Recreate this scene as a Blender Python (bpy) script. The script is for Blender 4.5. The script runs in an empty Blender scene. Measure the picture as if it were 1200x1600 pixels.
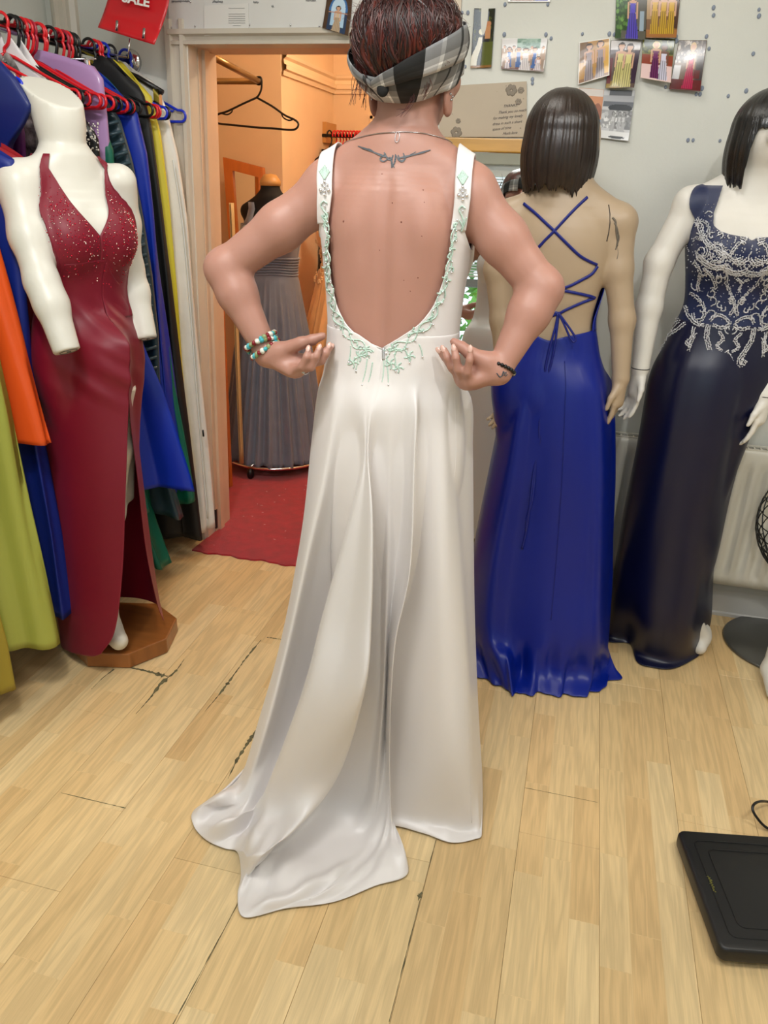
import bpy, math, random
import numpy as np
from mathutils import Matrix, Vector
random.seed(7); RNG = np.random.default_rng(11)
PI = math.pi
SC = bpy.context.scene
COL = SC.collection

# ------------------------------------------------------------------ camera
FPX, TH, RO, YA, CH = 1202.0, math.radians(23.05), math.radians(2.1), math.radians(13.7), 1.45
_r0 = np.array([math.cos(YA), math.sin(YA), 0.0]); _f0 = np.array([-math.sin(YA), math.cos(YA), 0.0]); _z = np.array([0, 0, 1.0])
_up0 = _f0*math.sin(TH) + _z*math.cos(TH); CF = _f0*math.cos(TH) - _z*math.sin(TH)
CR = math.cos(RO)*_r0 + math.sin(RO)*_up0; CU = -math.sin(RO)*_r0 + math.cos(RO)*_up0
CP = np.array([0, 0, CH])
cam_d = bpy.data.cameras.new('camera'); cam = bpy.data.objects.new('camera', cam_d); COL.objects.link(cam)
cam_d.sensor_fit = 'VERTICAL'; cam_d.sensor_height = 24.0; cam_d.lens = 24.0*FPX/1600.0
cam_d.clip_start = 0.02; cam_d.clip_end = 100
cam.matrix_world = Matrix(((CR[0], CU[0], -CF[0], 0), (CR[1], CU[1], -CF[1], 0), (CR[2], CU[2], -CF[2], CH), (0, 0, 0, 1)))
SC.camera = cam

# ------------------------------------------------------------------ world, lights, exposure
SC.view_settings.view_transform = 'Standard'; SC.view_settings.look = 'None'
SC.view_settings.gamma = 1.0; SC.view_settings.use_curve_mapping = False
SC.view_settings.exposure = 0.24
world = bpy.data.worlds.new('sky'); SC.world = world; world.use_nodes = True
wn = world.node_tree.nodes; wl = world.node_tree.links
wn['Background'].inputs[0].default_value = (0.80, 0.90, 1.0, 1); wn['Background'].inputs[1].default_value = 2.1

def lamp(name, kind, loc, target, power, size=0.3, color=(1, 1, 1), sizey=None, spot=None, blend=0.3):
    d = bpy.data.lights.new(name, kind); d.energy = power; d.color = color
    if kind == 'AREA':
        d.size = size
        if sizey: d.shape = 'RECTANGLE'; d.size_y = sizey
    else:
        d.shadow_soft_size = size
    if spot: d.spot_size = math.radians(spot); d.spot_blend = blend
    o = bpy.data.objects.new(name, d); COL.objects.link(o); o.location = loc
    o.rotation_euler = (Vector(target) - Vector(loc)).to_track_quat('-Z', 'Y').to_euler()
    return o
# daylight falling in through the shop window behind the camera
_p = lamp('window_portal', 'AREA', (-0.05, -0.99, 1.6), (-0.05, 1.5, 1.6), 1, 2.6, (1, 1, 1), 1.5); _p.data.cycles.is_portal = True
lamp('added_daylight_fill', 'AREA', (-0.1, -0.25, 2.57), (-0.2, 1.2, 0.8), 11, 1.6, (0.86, 0.93, 1.0), 0.25)  # unseen fill lamp, added to top up the window daylight from the front
# ceiling panels of the shop
lamp('ceiling_panel_front', 'AREA', (-0.6, 0.55, 2.56), (-0.6, 0.55, 0), 17, 0.5, (1.0, 0.985, 0.95))
lamp('ceiling_panel_right', 'AREA', (1.1, 1.1, 2.56), (1.1, 1.1, 0), 14, 0.6, (1.0, 0.96, 0.88))
lamp('ceiling_panel_back', 'AREA', (-0.55, 2.0, 2.56), (-0.55, 2.0, 0), 6, 0.5, (1.0, 0.96, 0.88))
# ceiling spots
lamp('ceiling_spot_right', 'SPOT', (0.35, 0.35, 2.5), (0.42, 2.45, 0.85), 32, 0.03, (1.0, 0.97, 0.92), spot=62, blend=0.25)
lamp('ceiling_spot_left', 'SPOT', (-0.75, 0.7, 2.5), (-1.4, 2.0, 0.9), 24, 0.03, (1.0, 0.96, 0.9), spot=70, blend=0.3)
# warm bulb of the fitting room
lamp('fitting_room_bulb', 'POINT', (-0.75, 3.75, 2.3), (0, 0, 0), 24, 0.07, (1.0, 0.80, 0.58))

# ------------------------------------------------------------------ geometry helpers
def ray(px, py): return CR*((px-600)/FPX) + CU*((800-py)/FPX) + CF
def aty(px, py, Y): d = ray(px, py); return CP + d*(Y/d[1])
def atz(px, py, z=0.0): d = ray(px, py); return CP + d*((z-CH)/d[2])
def atx(px, py, X): d = ray(px, py); return CP + d*(X/d[0])

class MB:
    def __init__(s): s.v = []; s.f = []; s.n = 0
    def add(s, V, F):
        V = np.asarray(V, float).reshape(-1, 3); s.v.append(V); b = s.n
        s.f.extend([tuple(int(i)+b for i in f) for f in F]); s.n += len(V); return s
    def box(s, lo, hi, bevel=0):
        x0, y0, z0 = lo; x1, y1, z1 = hi
        s.add([(x0, y0, z0), (x1, y0, z0), (x1, y1, z0), (x0, y1, z0), (x0, y0, z1), (x1, y0, z1), (x1, y1, z1), (x0, y1, z1)],
              [(0, 3, 2, 1), (4, 5, 6, 7), (0, 1, 5, 4), (1, 2, 6, 5), (2, 3, 7, 6), (3, 0, 4, 7)]); return s
    def tube(s, pts, r, n=8, caps=True, closed=False, squash=1.0):
        P = np.asarray(pts, float); m = len(P); r = np.broadcast_to(np.asarray(r, float), (m,))
        if closed: T = np.roll(P, -1, 0) - np.roll(P, 1, 0)
        else: T = np.gradient(P, axis=0)
        T /= (np.linalg.norm(T, axis=1, keepdims=True) + 1e-12)
        up = np.array([0, 0, 1.0]) if abs(T[0][2]) < 0.9 else np.array([1.0, 0, 0])
        N = np.zeros_like(P); a = up - T[0]*(up @ T[0]); N[0] = a/np.linalg.norm(a)
        for i in range(1, m):
            a = N[i-1] - T[i]*(N[i-1] @ T[i]); N[i] = a/(np.linalg.norm(a)+1e-12)
        B = np.cross(T, N); an = np.linspace(0, 2*PI, n, endpoint=False)
        V = P[:, None, :] + r[:, None, None]*(np.cos(an)[None, :, None]*N[:, None, :] + squash*np.sin(an)[None, :, None]*B[:, None, :])
        F = []
        for i in range(m if closed else m-1):
            j = (i+1) % m
            for k in range(n): F.append((i*n+k, i*n+(k+1) % n, j*n+(k+1) % n, j*n+k))
        if caps and not closed: F.append(tuple(range(n))[::-1]); F.append(tuple((m-1)*n+k for k in range(n)))
        return s.add(V, F)
    def grid(s, P, closed=False, flip=False):
        P = np.asarray(P, float); m, n = P.shape[:2]; F = []
        for i in range(m-1):
            for k in range(n if closed else n-1):
                q = (i*n+k, i*n+(k+1) % n, (i+1)*n+(k+1) % n, (i+1)*n+k)
                F.append(q[::-1] if flip else q)
        return s.add(P, F)
    def ball(s, c, r, seg=8, rings=5, rot=None):
        r = np.broadcast_to(np.asarray(r, float), (3,)); V = [(0, 0, 1)]
        for i in range(1, rings):
            a = PI*i/rings
            for k in range(seg): V.append((math.sin(a)*math.cos(2*PI*k/seg), math.sin(a)*math.sin(2*PI*k/seg), math.cos(a)))
        V.append((0, 0, -1)); F = []
        for k in range(seg): F.append((0, 1+k, 1+(k+1) % seg))
        for i in range(rings-2):
            for k in range(seg): F.append((1+i*seg+k, 1+(i+1)*seg+k, 1+(i+1)*seg+(k+1) % seg, 1+i*seg+(k+1) % seg))
        L = len(V)-1; b = 1+(rings-2)*seg
        for k in range(seg): F.append((L, b+(k+1) % seg, b+k))
        V = np.array(V)*r
        if rot is not None: V = V @ np.asarray(rot).T
        return s.add(V + np.asarray(c), F)
    def lathe(s, prof, c=(0, 0, 0), n=32):
        an = np.linspace(0, 2*PI, n, endpoint=False); P = []
        for r, z in prof: P.append(np.stack([c[0]+r*np.cos(an), c[1]+r*np.sin(an), np.full(n, c[2]+z)], 1))
        return s.grid(np.array(P), closed=True)
    def prism(s, poly, z0, z1):
        n = len(poly); V = [(x, y, z0) for x, y in poly] + [(x, y, z1) for x, y in poly]
        F = [tuple(range(n))[::-1], tuple(range(n, 2*n))] + [(k, (k+1) % n, n+(k+1) % n, n+k) for k in range(n)]
        return s.add(V, F)
    def arrays(s): return (np.concatenate(s.v) if s.v else np.zeros((0, 3))), s.f

def root_loc(p):
    l = np.zeros(3)
    while p is not None: l += np.array(p.location); p = p.parent
    return l
def tag(o, label=None, cat=None, group=None, kind=None):
    if label: o['label'] = label
    if cat: o['category'] = cat
    if group: o['group'] = group
    if kind: o['kind'] = kind
    return o
def mk(name, mb, mat, parent=None, smooth=True, label=None, cat=None, group=None, kind=None, sub=0, solid=0.0, uv=None, loc=None):
    V, F = mb.arrays() if isinstance(mb, MB) else mb
    V = np.asarray(V, float)
    me = bpy.data.meshes.new(name)
    if parent is not None: off = root_loc(parent); ol = (0, 0, 0)
    else:
        lo, hi = V.min(0), V.max(0); off = np.array([(lo[0]+hi[0])/2, (lo[1]+hi[1])/2, lo[2]]) if loc is None else np.array(loc); ol = off
    me.from_pydata((V-off).tolist(), [], F); me.update()
    if smooth: me.polygons.foreach_set('use_smooth', [True]*len(me.polygons))
    if uv is not None:
        L = me.uv_layers.new(name='UVMap'); idx = np.zeros(len(me.loops), int); me.loops.foreach_get('vertex_index', idx)
        L.data.foreach_set('uv', np.asarray(uv, float)[idx].ravel())
    for m in (mat if isinstance(mat, (list, tuple)) else [mat]): me.materials.append(m)
    o = bpy.data.objects.new(name, me); COL.objects.link(o); o.location = ol
    if parent is not None: o.parent = parent
    if solid: m = o.modifiers.new('thickness', 'SOLIDIFY'); m.thickness = solid; m.offset = 0
    if sub: m = o.modifiers.new('subdivision', 'SUBSURF'); m.levels = sub; m.render_levels = sub
    return tag(o, label, cat, group, kind)
def autosmooth(o, deg=40):
    me = o.data; me.polygons.foreach_set('use_smooth', [True]*len(me.polygons))
    try: me.set_sharp_from_angle(angle=math.radians(deg))
    except Exception: pass
    return o
def bevel(o, w=0.003, seg=2):
    m = o.modifiers.new('bevel', 'BEVEL'); m.width = w; m.segments = seg; m.limit_method = 'ANGLE'; return o
def thing(name, label, cat, loc, group=None, kind=None):
    o = bpy.data.objects.new(name, None); COL.objects.link(o); o.location = loc; o.empty_display_size = 0.1
    return tag(o, label, cat, group, kind)
def struct(name, mb, mat, **k): o = mk(name, mb, mat, kind='structure', **k); return o

def catmull(P, n):
    """n samples per interval through the points P (m,3)"""
    P = np.asarray(P, float); Q = np.vstack([2*P[0]-P[1], P, 2*P[-1]-P[-2]]); out = []
    for i in range(1, len(Q)-2):
        t = np.linspace(0, 1, n, endpoint=False)[:, None]; p0, p1, p2, p3 = Q[i-1], Q[i], Q[i+1], Q[i+2]
        out.append(0.5*((2*p1)+(-p0+p2)*t+(2*p0-5*p1+4*p2-p3)*t*t+(-p0+3*p1-3*p2+p3)*t**3))
    out.append(P[-1:]); return np.vstack(out)
def resample(P, n):
    P = np.asarray(P, float); d = np.r_[0, np.cumsum(np.linalg.norm(np.diff(P, axis=0), axis=1))]; t = np.linspace(0, d[-1], n)
    return np.stack([np.interp(t, d, P[:, k]) for k in range(P.shape[1])], 1)
def smooth_interp(x, xs, ys):
    """monotone-ish cubic (smoothstep eased Catmull) interpolation"""
    x = np.asarray(x, float); xs = np.asarray(xs, float); ys = np.asarray(ys, float)
    m = np.gradient(ys, xs); i = np.clip(np.searchsorted(xs, x)-1, 0, len(xs)-2); h = xs[i+1]-xs[i]; t = np.clip((x-xs[i])/h, 0, 1)
    return (2*t**3-3*t*t+1)*ys[i]+(t**3-2*t*t+t)*h*m[i]+(-2*t**3+3*t*t)*ys[i+1]+(t**3-t*t)*h*m[i+1]
def lerp(a, b, t): return a+(b-a)*t
def sstep(a, b, x): t = np.clip((x-a)/(b-a), 0, 1); return t*t*(3-2*t)

# ------------------------------------------------------------------ materials
def lin(c):
    return tuple(((v/255)/12.92 if v/255 <= 0.04045 else ((v/255+0.055)/1.055)**2.4) for v in c)
MATS = {}
def pbr(name, rgb, rough=0.5, metal=0.0, noise=0.0, nscale=8.0, bump=0.0, bscale=60.0, sheen=0.0, coat=0.0, spec=0.5, trans=0.0,
        stretch=(1, 1, 1), sss=0.0, aniso=0.0, alpha=1.0, emit=0.0, rgb2=None):
    if name in MATS: return MATS[name]
    m = bpy.data.materials.new(name); m.use_nodes = True; N = m.node_tree.nodes; L = m.node_tree.links; b = N['Principled BSDF']
    c = lin(rgb); b.inputs['Base Color'].default_value = (*c, 1); b.inputs['Roughness'].default_value = rough
    b.inputs['Metallic'].default_value = metal; b.inputs['Specular IOR Level'].default_value = spec
    b.inputs['Sheen Weight'].default_value = sheen; b.inputs['Coat Weight'].default_value = coat
    b.inputs['Transmission Weight'].default_value = trans; b.inputs['Anisotropic'].default_value = aniso
    b.inputs['Alpha'].default_value = alpha
    if sss: b.inputs['Subsurface Weight'].default_value = sss; b.inputs['Subsurface Radius'].default_value = (0.02, 0.008, 0.004); b.inputs['Subsurface Scale'].default_value = 0.5
    tc = N.new('ShaderNodeTexCoord'); mp = N.new('ShaderNodeMapping'); mp.inputs['Scale'].default_value = stretch; L.new(tc.outputs['Object'], mp.inputs['Vector'])
    if noise or rgb2:
        nz = N.new('ShaderNodeTexNoise'); nz.inputs['Scale'].default_value = nscale; nz.inputs['Detail'].default_value = 4; L.new(mp.outputs[0], nz.inputs['Vector'])
        mix = N.new('ShaderNodeMix'); mix.data_type = 'RGBA'
        c2 = lin(rgb2) if rgb2 else tuple(max(0, v*(1-noise)) for v in c); c1 = c if rgb2 else tuple(min(1, v*(1+noise*0.6)) for v in c)
        mix.inputs[6].default_value = (*c1, 1); mix.inputs[7].default_value = (*c2, 1)
        rp = N.new('ShaderNodeMapRange'); rp.inputs[1].default_value = 0.3; rp.inputs[2].default_value = 0.7; L.new(nz.outputs['Fac'], rp.inputs[0])
        L.new(rp.outputs[0], mix.inputs[0]); L.new(mix.outputs[2], b.inputs['Base Color'])
    if bump:
        nb = N.new('ShaderNodeTexNoise'); nb.inputs['Scale'].default_value = bscale; nb.inputs['Detail'].default_value = 3; L.new(mp.outputs[0], nb.inputs['Vector'])
        bp = N.new('ShaderNodeBump'); bp.inputs['Strength'].default_value = bump; bp.inputs['Distance'].default_value = 0.004
        L.new(nb.outputs['Fac'], bp.inputs['Height']); L.new(bp.outputs['Normal'], b.inputs['Normal'])
    MATS[name] = m; return m
def attr_mat(name, rough=0.35, coat=0.0):
    if name in MATS: return MATS[name]
    m = bpy.data.materials.new(name); m.use_nodes = True; N = m.node_tree.nodes; b = N['Principled BSDF']
    a = N.new('ShaderNodeVertexColor'); a.layer_name = 'print'; m.node_tree.links.new(a.outputs['Color'], b.inputs['Base Color'])
    b.inputs['Roughness'].default_value = rough; b.inputs['Coat Weight'].default_value = coat; MATS[name] = m; return m

def floor_mat():
    m = bpy.data.materials.new('laminate'); m.use_nodes = True; N = m.node_tree.nodes; L = m.node_tree.links; b = N['Principled BSDF']
    tc = N.new('ShaderNodeTexCoord'); geo = N.new('ShaderNodeNewGeometry'); oi = N.new('ShaderNodeObjectInfo')
    sep = N.new('ShaderNodeSeparateXYZ'); L.new(geo.outputs['Position'], sep.inputs[0])
    cmb = N.new('ShaderNodeCombineXYZ')
    my = N.new('ShaderNodeMath'); my.operation = 'ADD'; my.inputs[1].default_value = 20.0; L.new(sep.outputs['Y'], my.inputs[0])
    mx = N.new('ShaderNodeMath'); mx.operation = 'ADD'; mx.inputs[1].default_value = 0.01*-1 + 0.1915*40; L.new(sep.outputs['X'], mx.inputs[0])
    L.new(my.outputs[0], cmb.inputs[0]); L.new(mx.outputs[0], cmb.inputs[1])
    br = N.new('ShaderNodeTexBrick'); L.new(cmb.outputs[0], br.inputs['Vector']); br.offset = 0.37; br.offset_frequency = 2; br.squash = 0.72; br.squash_frequency = 3
    br.inputs['Color1'].default_value = (0, 0, 0, 1); br.inputs['Color2'].default_value = (1, 1, 1, 1); br.inputs['Mortar'].default_value = (0.45, 0.45, 0.45, 1)
    br.inputs['Scale'].default_value = 1.0; br.inputs['Mortar Size'].default_value = 0.0006; br.inputs['Brick Width'].default_value = 0.42; br.inputs['Row Height'].default_value = 0.1915/3
    ramp = N.new('ShaderNodeValToRGB'); L.new(br.outputs['Color'], ramp.inputs[0]); e = ramp.color_ramp.elements
    e[0].position = 0; e[0].color = (*lin((226, 200, 152)), 1); e[1].position = 1; e[1].color = (*lin((214, 180, 128)), 1)
    e2 = ramp.color_ramp.elements.new(0.5); e2.color = (*lin((221, 191, 140)), 1)
    # grain, shifted strip by strip
    add = N.new('ShaderNodeVectorMath'); add.operation = 'MULTIPLY_ADD'; L.new(br.outputs['Color'], add.inputs[0]); add.inputs[1].default_value = (13.0, 7.0, 5.0); L.new(geo.outputs['Position'], add.inputs[2])
    mp = N.new('ShaderNodeMapping'); mp.inputs['Scale'].default_value = (26.0, 1.9, 1.0); L.new(add.outputs[0], mp.inputs['Vector'])
    nz = N.new('ShaderNodeTexNoise'); nz.inputs['Scale'].default_value = 1.0; nz.inputs['Detail'].default_value = 3.0; L.new(mp.outputs[0], nz.inputs['Vector'])
    wm = N.new('ShaderNodeMath'); wm.operation = 'MULTIPLY'; wm.inputs[1].default_value = 34.0; L.new(nz.outputs['Fac'], wm.inputs[0])
    sn = N.new('ShaderNodeMath'); sn.operation = 'SINE'; L.new(wm.outputs[0], sn.inputs[0])
    mp2 = N.new('ShaderNodeMapping'); mp2.inputs['Scale'].default_value = (420.0, 14.0, 1.0); L.new(add.outputs[0], mp2.inputs['Vector'])
    nf = N.new('ShaderNodeTexNoise'); nf.inputs['Scale'].default_value = 1.0; nf.inputs['Detail'].default_value = 2.0; L.new(mp2.outputs[0], nf.inputs['Vector'])
    mr = N.new('ShaderNodeMapRange'); mr.inputs[1].default_value = -1; mr.inputs[2].default_value = 1; mr.inputs[3].default_value = 0.90; mr.inputs[4].default_value = 1.05; L.new(sn.outputs[0], mr.inputs[0])
    mr2 = N.new('ShaderNodeMapRange'); mr2.inputs[1].default_value = 0.25; mr2.inputs[2].default_value = 0.75; mr2.inputs[3].default_value = 0.93; mr2.inputs[4].default_value = 1.06; L.new(nf.outputs['Fac'], mr2.inputs[0])
    mm = N.new('ShaderNodeMath'); mm.operation = 'MULTIPLY'; L.new(mr.outputs[0], mm.inputs[0]); L.new(mr2.outputs[0], mm.inputs[1])
    mr3 = N.new('ShaderNodeMapRange'); mr3.inputs[3].default_value = 0.95; mr3.inputs[4].default_value = 1.04; L.new(oi.outputs['Random'], mr3.inputs[0])
    m4 = N.new('ShaderNodeMath'); m4.operation = 'MULTIPLY'; L.new(mm.outputs[0], m4.inputs[0]); L.new(mr3.outputs[0], m4.inputs[1])
    vm = N.new('ShaderNodeVectorMath'); vm.operation = 'SCALE'; L.new(ramp.outputs['Color'], vm.inputs[0]); L.new(m4.outputs[0], vm.inputs['Scale'])
    L.new(vm.outputs[0], b.inputs['Base Color']); b.inputs['Roughness'].default_value = 0.34; b.inputs['Specular IOR Level'].default_value = 0.45
    return m

# ------------------------------------------------------------------ implicit-surface helpers
def rc(a, b, ra, rb):
    a = np.asarray(a, float); b = np.asarray(b, float); ba = b-a; L2 = ba @ ba + 1e-12; R = max(ra, rb)
    def f(x, y, z):
        px, py, pz = x-a[0], y-a[1], z-a[2]; t = np.clip((px*ba[0]+py*ba[1]+pz*ba[2])/L2, 0, 1)
        return np.sqrt((px-t*ba[0])**2+(py-t*ba[1])**2+(pz-t*ba[2])**2)-(ra+(rb-ra)*t)
    return f, (np.minimum(a, b)-R, np.maximum(a, b)+R)
def ell(c, r, rot=None):
    c = np.asarray(c, float); r = np.asarray(r, float); R = np.eye(3) if rot is None else np.asarray(rot)
    def f(x, y, z):
        p = [x-c[0], y-c[1], z-c[2]]; q = [R[0][i]*p[0]+R[1][i]*p[1]+R[2][i]*p[2] for i in range(3)]
        k0 = np.sqrt(sum((q[i]/r[i])**2 for i in range(3))); k1 = np.sqrt(sum((q[i]/r[i]**2)**2 for i in range(3)))+1e-9
        return k0*(k0-1)/k1
    m = r.max(); return f, (c-m, c+m)
def loft(zs, xc, yc, a, bf, bb, p=2.3):
    """stack of rounded sections: half width a, half depth towards +y bf and -y bb"""
    zs = np.asarray(zs, float); NT = 400; zt = np.linspace(zs[0], zs[-1], NT); tab = [smooth_interp(zt, zs, q) for q in (a, xc, yc, bf, bb)]
    def f(x, y, z):
        i = np.clip(((z-zs[0])/(zs[-1]-zs[0])*(NT-1)+.5).astype(np.int32), 0, NT-1); A, X, Y = tab[0][i], tab[1][i], tab[2][i]
        B = np.where(y > Y, tab[3][i], tab[4][i])
        k = (np.abs((x-X)/A)**p+np.abs((y-Y)/B)**p+1e-12)**(1/p)
        d = (k-1)*np.minimum(A, B); dz = np.maximum(zs[0]-z, z-zs[-1])
        return np.where(dz > 0, np.maximum(d, 0)+dz, np.maximum(d, -1)) if True else d
    m = max(a); 
    return f, (np.array([min(xc)-m, min(yc)-max(bb), zs[0]]), np.array([max(xc)+m, max(yc)+max(bf), zs[-1]]))
def smin(a, b, k):
    h = np.clip(0.5+0.5*(b-a)/k, 0, 1); return b+(a-b)*h-k*h*(1-h)
class Body:
    def __init__(s): s.p = []; s.post = []
    def add(s, prim, k=0.02): s.p.append((prim[0], prim[1], k)); return s
    def eval(s, P):
        x, y, z = P[..., 0], P[..., 1], P[..., 2]; d = np.full(x.shape, 0.5)
        for f, bb, k in s.p: d = smin(d, f(x, y, z), k)
        for g in s.post: d = g(x, y, z, d)
        return d
    def mesh(s, h, M=None, pad=0.03):
        lo = np.min([b[0] for _, b, _ in s.p], 0)-pad; hi = np.max([b[1] for _, b, _ in s.p], 0)+pad
        n = np.ceil((hi-lo)/h).astype(int)+1; D = np.full(tuple(n), 0.5, np.float32); ax = [lo[i]+h*np.arange(n[i]) for i in range(3)]
        for f, bb, k in s.p:
            a = np.maximum(((bb[0]-lo-k-3*h)/h).astype(int), 0); c = np.minimum(((bb[1]-lo+k+3*h)/h).astype(int)+2, n)
            g = np.meshgrid(*[ax[i][a[i]:c[i]] for i in range(3)], indexing='ij'); sl = tuple(slice(a[i], c[i]) for i in range(3))
            D[sl] = smin(D[sl], f(*g), k)
        for q in s.post:
            g = np.meshgrid(*ax, indexing='ij'); D = q(*g, D)
        return surfnet(D, lo, h)
def surfnet(D, lo, h):
    S = D < 0; n = np.array(D.shape)
    c = [S[i:n[0]-1+i, j:n[1]-1+j, k:n[2]-1+k] for i in (0, 1) for j in (0, 1) for k in (0, 1)]
    cnt = sum(a.astype(np.int8) for a in c); act = (cnt > 0) & (cnt < 8); I = np.argwhere(act); idx = np.full(act.shape, -1, np.int64); idx[act] = np.arange(len(I))
    corner = np.array([(i, j, k) for i in (0, 1) for j in (0, 1) for k in (0, 1)]); val = np.stack([D[I[:, 0]+a, I[:, 1]+b, I[:, 2]+g] for a, b, g in corner], 1).astype(float)
    pos = np.zeros((len(I), 3)); w = np.zeros(len(I))
    for a in range(8):
        for b in range(a+1, 8):
            if np.abs(corner[a]-corner[b]).sum() != 1: continue
            va, vb = val[:, a], val[:, b]; m = (va < 0) != (vb < 0); t = np.where(m, va/(va-vb+1e-12), 0)
            pos += np.where(m[:, None], corner[a]+(corner[b]-corner[a])*t[:, None], 0); w += m
    V = lo+h*(I+pos/w[:, None]); F = []
    for axn in range(3):
        o = [i for i in range(3) if i != axn]; sl0 = [slice(None)]*3; sl1 = [slice(None)]*3; sl0[axn] = slice(0, -1); sl1[axn] = slice(1, None)
        A, B = S[tuple(sl0)], S[tuple(sl1)]; E = np.argwhere(A != B); E = E[(E[:, o[0]] > 0) & (E[:, o[1]] > 0) & (E[:, o[0]] < n[o[0]]-1) & (E[:, o[1]] < n[o[1]]-1)]
        ins = A[tuple(E.T)]; q = []
        for d0, d1 in ((-1, -1), (0, -1), (0, 0), (-1, 0)):
            e = E.copy(); e[:, o[0]] += d0; e[:, o[1]] += d1; q.append(idx[tuple(e.T)])
        q = np.stack(q, 1); flip = ins if axn != 1 else ~ins; q[~flip] = q[~flip][:, ::-1]; F.append(q)
    F = np.concatenate(F); F = F[(F >= 0).all(1)]
    return V, F.tolist()
def radial(body, cx, cy, th, z, off=0.0, rmax=0.45, body2=None):
    if body2 is not None: body = body2
    """distance from the axis (cx,cy) out to the body surface plus off, in direction th (0 = -y, pi/2 = +x)"""
    th, z = np.broadcast_arrays(np.asarray(th, float), np.asarray(z, float)); cx = np.broadcast_to(cx, th.shape); cy = np.broadcast_to(cy, th.shape)
    dx, dy = np.sin(th), -np.cos(th); lo = np.zeros(th.shape); hi = np.full(th.shape, rmax)
    for _ in range(22):
        m = (lo+hi)/2; P = np.stack([cx+dx*m, cy+dy*m, z], -1); d = body.eval(P)-off; ins = d < 0; lo = np.where(ins, m, lo); hi = np.where(ins, hi, m)
    m = (lo+hi)/2; return np.stack([cx+dx*m, cy+dy*m, z], -1)
def cast(body, px, py, off=0.0, t0=1.1, t1=3.5):
    """first hit of the viewing ray on a body, as a real point in the room"""
    px = np.atleast_1d(np.asarray(px, float)); py = np.atleast_1d(np.asarray(py, float))
    d = CR[None]*((px-600)/FPX)[:, None]+CU[None]*((800-py)/FPX)[:, None]+CF[None]; t = np.full(len(px), t0)
    nrm = np.linalg.norm(d, axis=1)
    for _ in range(34): t = np.minimum(t+0.92*np.maximum(body.eval(CP+d*t[:, None])-off, -0.02)/nrm, t1)
    return CP+d*t[:, None]
# ================================================================== the shop: shell
WB, XL, XR, YF, ZC = 2.78, -1.97, 2.3, -0.95, 2.62
DX0, DX1, DZ = -1.46, -0.72, 1.865
m_wall = pbr('wall_paint', (217, 218, 211), 0.75, noise=0.05, nscale=3, bump=0.12, bscale=90)
m_gloss = pbr('gloss_paint', (206, 198, 184), 0.38, noise=0.06, nscale=6, bump=0.05, bscale=30)
m_base = pbr('baseboard_paint', (190, 188, 184), 0.4, noise=0.05)
m_ceil = pbr('ceiling_paint', (232, 232, 228), 0.9)
m_floor = floor_mat()
m_sub = pbr('underfloor', (70, 58, 40), 0.9, noise=0.3)
m_peach = pbr('peach_wall', (236, 208, 172), 0.8, noise=0.05, nscale=3, bump=0.05)
m_peach2 = pbr('peach_trim', (242, 218, 184), 0.55)
m_carpet = pbr('red_carpet', (166, 12, 32), 0.95, noise=0.22, nscale=26, bump=0.5, bscale=420, sheen=0.3)
m_oak = pbr('oak', (182, 122, 62), 0.4, noise=0.22, nscale=9, stretch=(1, 1, 12), bump=0.05)
m_chrome = pbr('chrome', (215, 215, 218), 0.12, metal=1.0)
m_black = pbr('black_plastic', (16, 16, 18), 0.35)
m_white = pbr('white_plastic', (232, 232, 228), 0.4)

floor = struct('floor', MB().box((XL-0.1, YF-0.1, -0.06), (XR+0.1, WB+0.2, -0.0105)), m_sub, smooth=False)
# laminate boards, laid towards the back wall
bw, bl = 0.1915, 1.215
proto = {}
k0 = math.floor((XL-0.01)/bw); k1 = math.ceil((XR-0.01)/bw)
for k in range(k0, k1):
    x0 = max(0.010+k*bw, XL); x1 = min(0.010+(k+1)*bw, XR)
    y = YF-((k*0.437) % 1.0)*bl + (0.03 if k % 2 else 0.0)
    while y < WB:
        ya, yb = max(y, YF), min(y+bl, WB)
        if yb-ya > 0.03:
            g = 0.0003; key = (round(x1-x0, 4), round(yb-ya, 4))
            if key not in proto:
                hx, hy, c = (x1-x0)/2-g, (yb-ya)/2-g, 0.0006
                b = MB().add([(-hx, -hy, -.01), (hx, -hy, -.01), (hx, hy, -.01), (-hx, hy, -.01), (-hx, -hy, -c), (hx, -hy, -c), (hx, hy, -c), (-hx, hy, -c),
                              (-hx+c, -hy+c, 0), (hx-c, -hy+c, 0), (hx-c, hy-c, 0), (-hx+c, hy-c, 0)],
                             [(0, 1, 5, 4), (1, 2, 6, 5), (2, 3, 7, 6), (3, 0, 4, 7), (4, 5, 9, 8), (5, 6, 10, 9), (6, 7, 11, 10), (7, 4, 8, 11), (8, 9, 10, 11), (0, 3, 2, 1)])
                V, F = b.arrays(); me = bpy.data.meshes.new('plank'); me.from_pydata(V.tolist(), [], F); me.materials.append(m_floor); proto[key] = me
            o = bpy.data.objects.new('plank', proto[key]); COL.objects.link(o); o.parent = floor
            o.location = Vector(((x0+x1)/2, (ya+yb)/2, 0.0)) - floor.location
        y += bl
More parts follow.
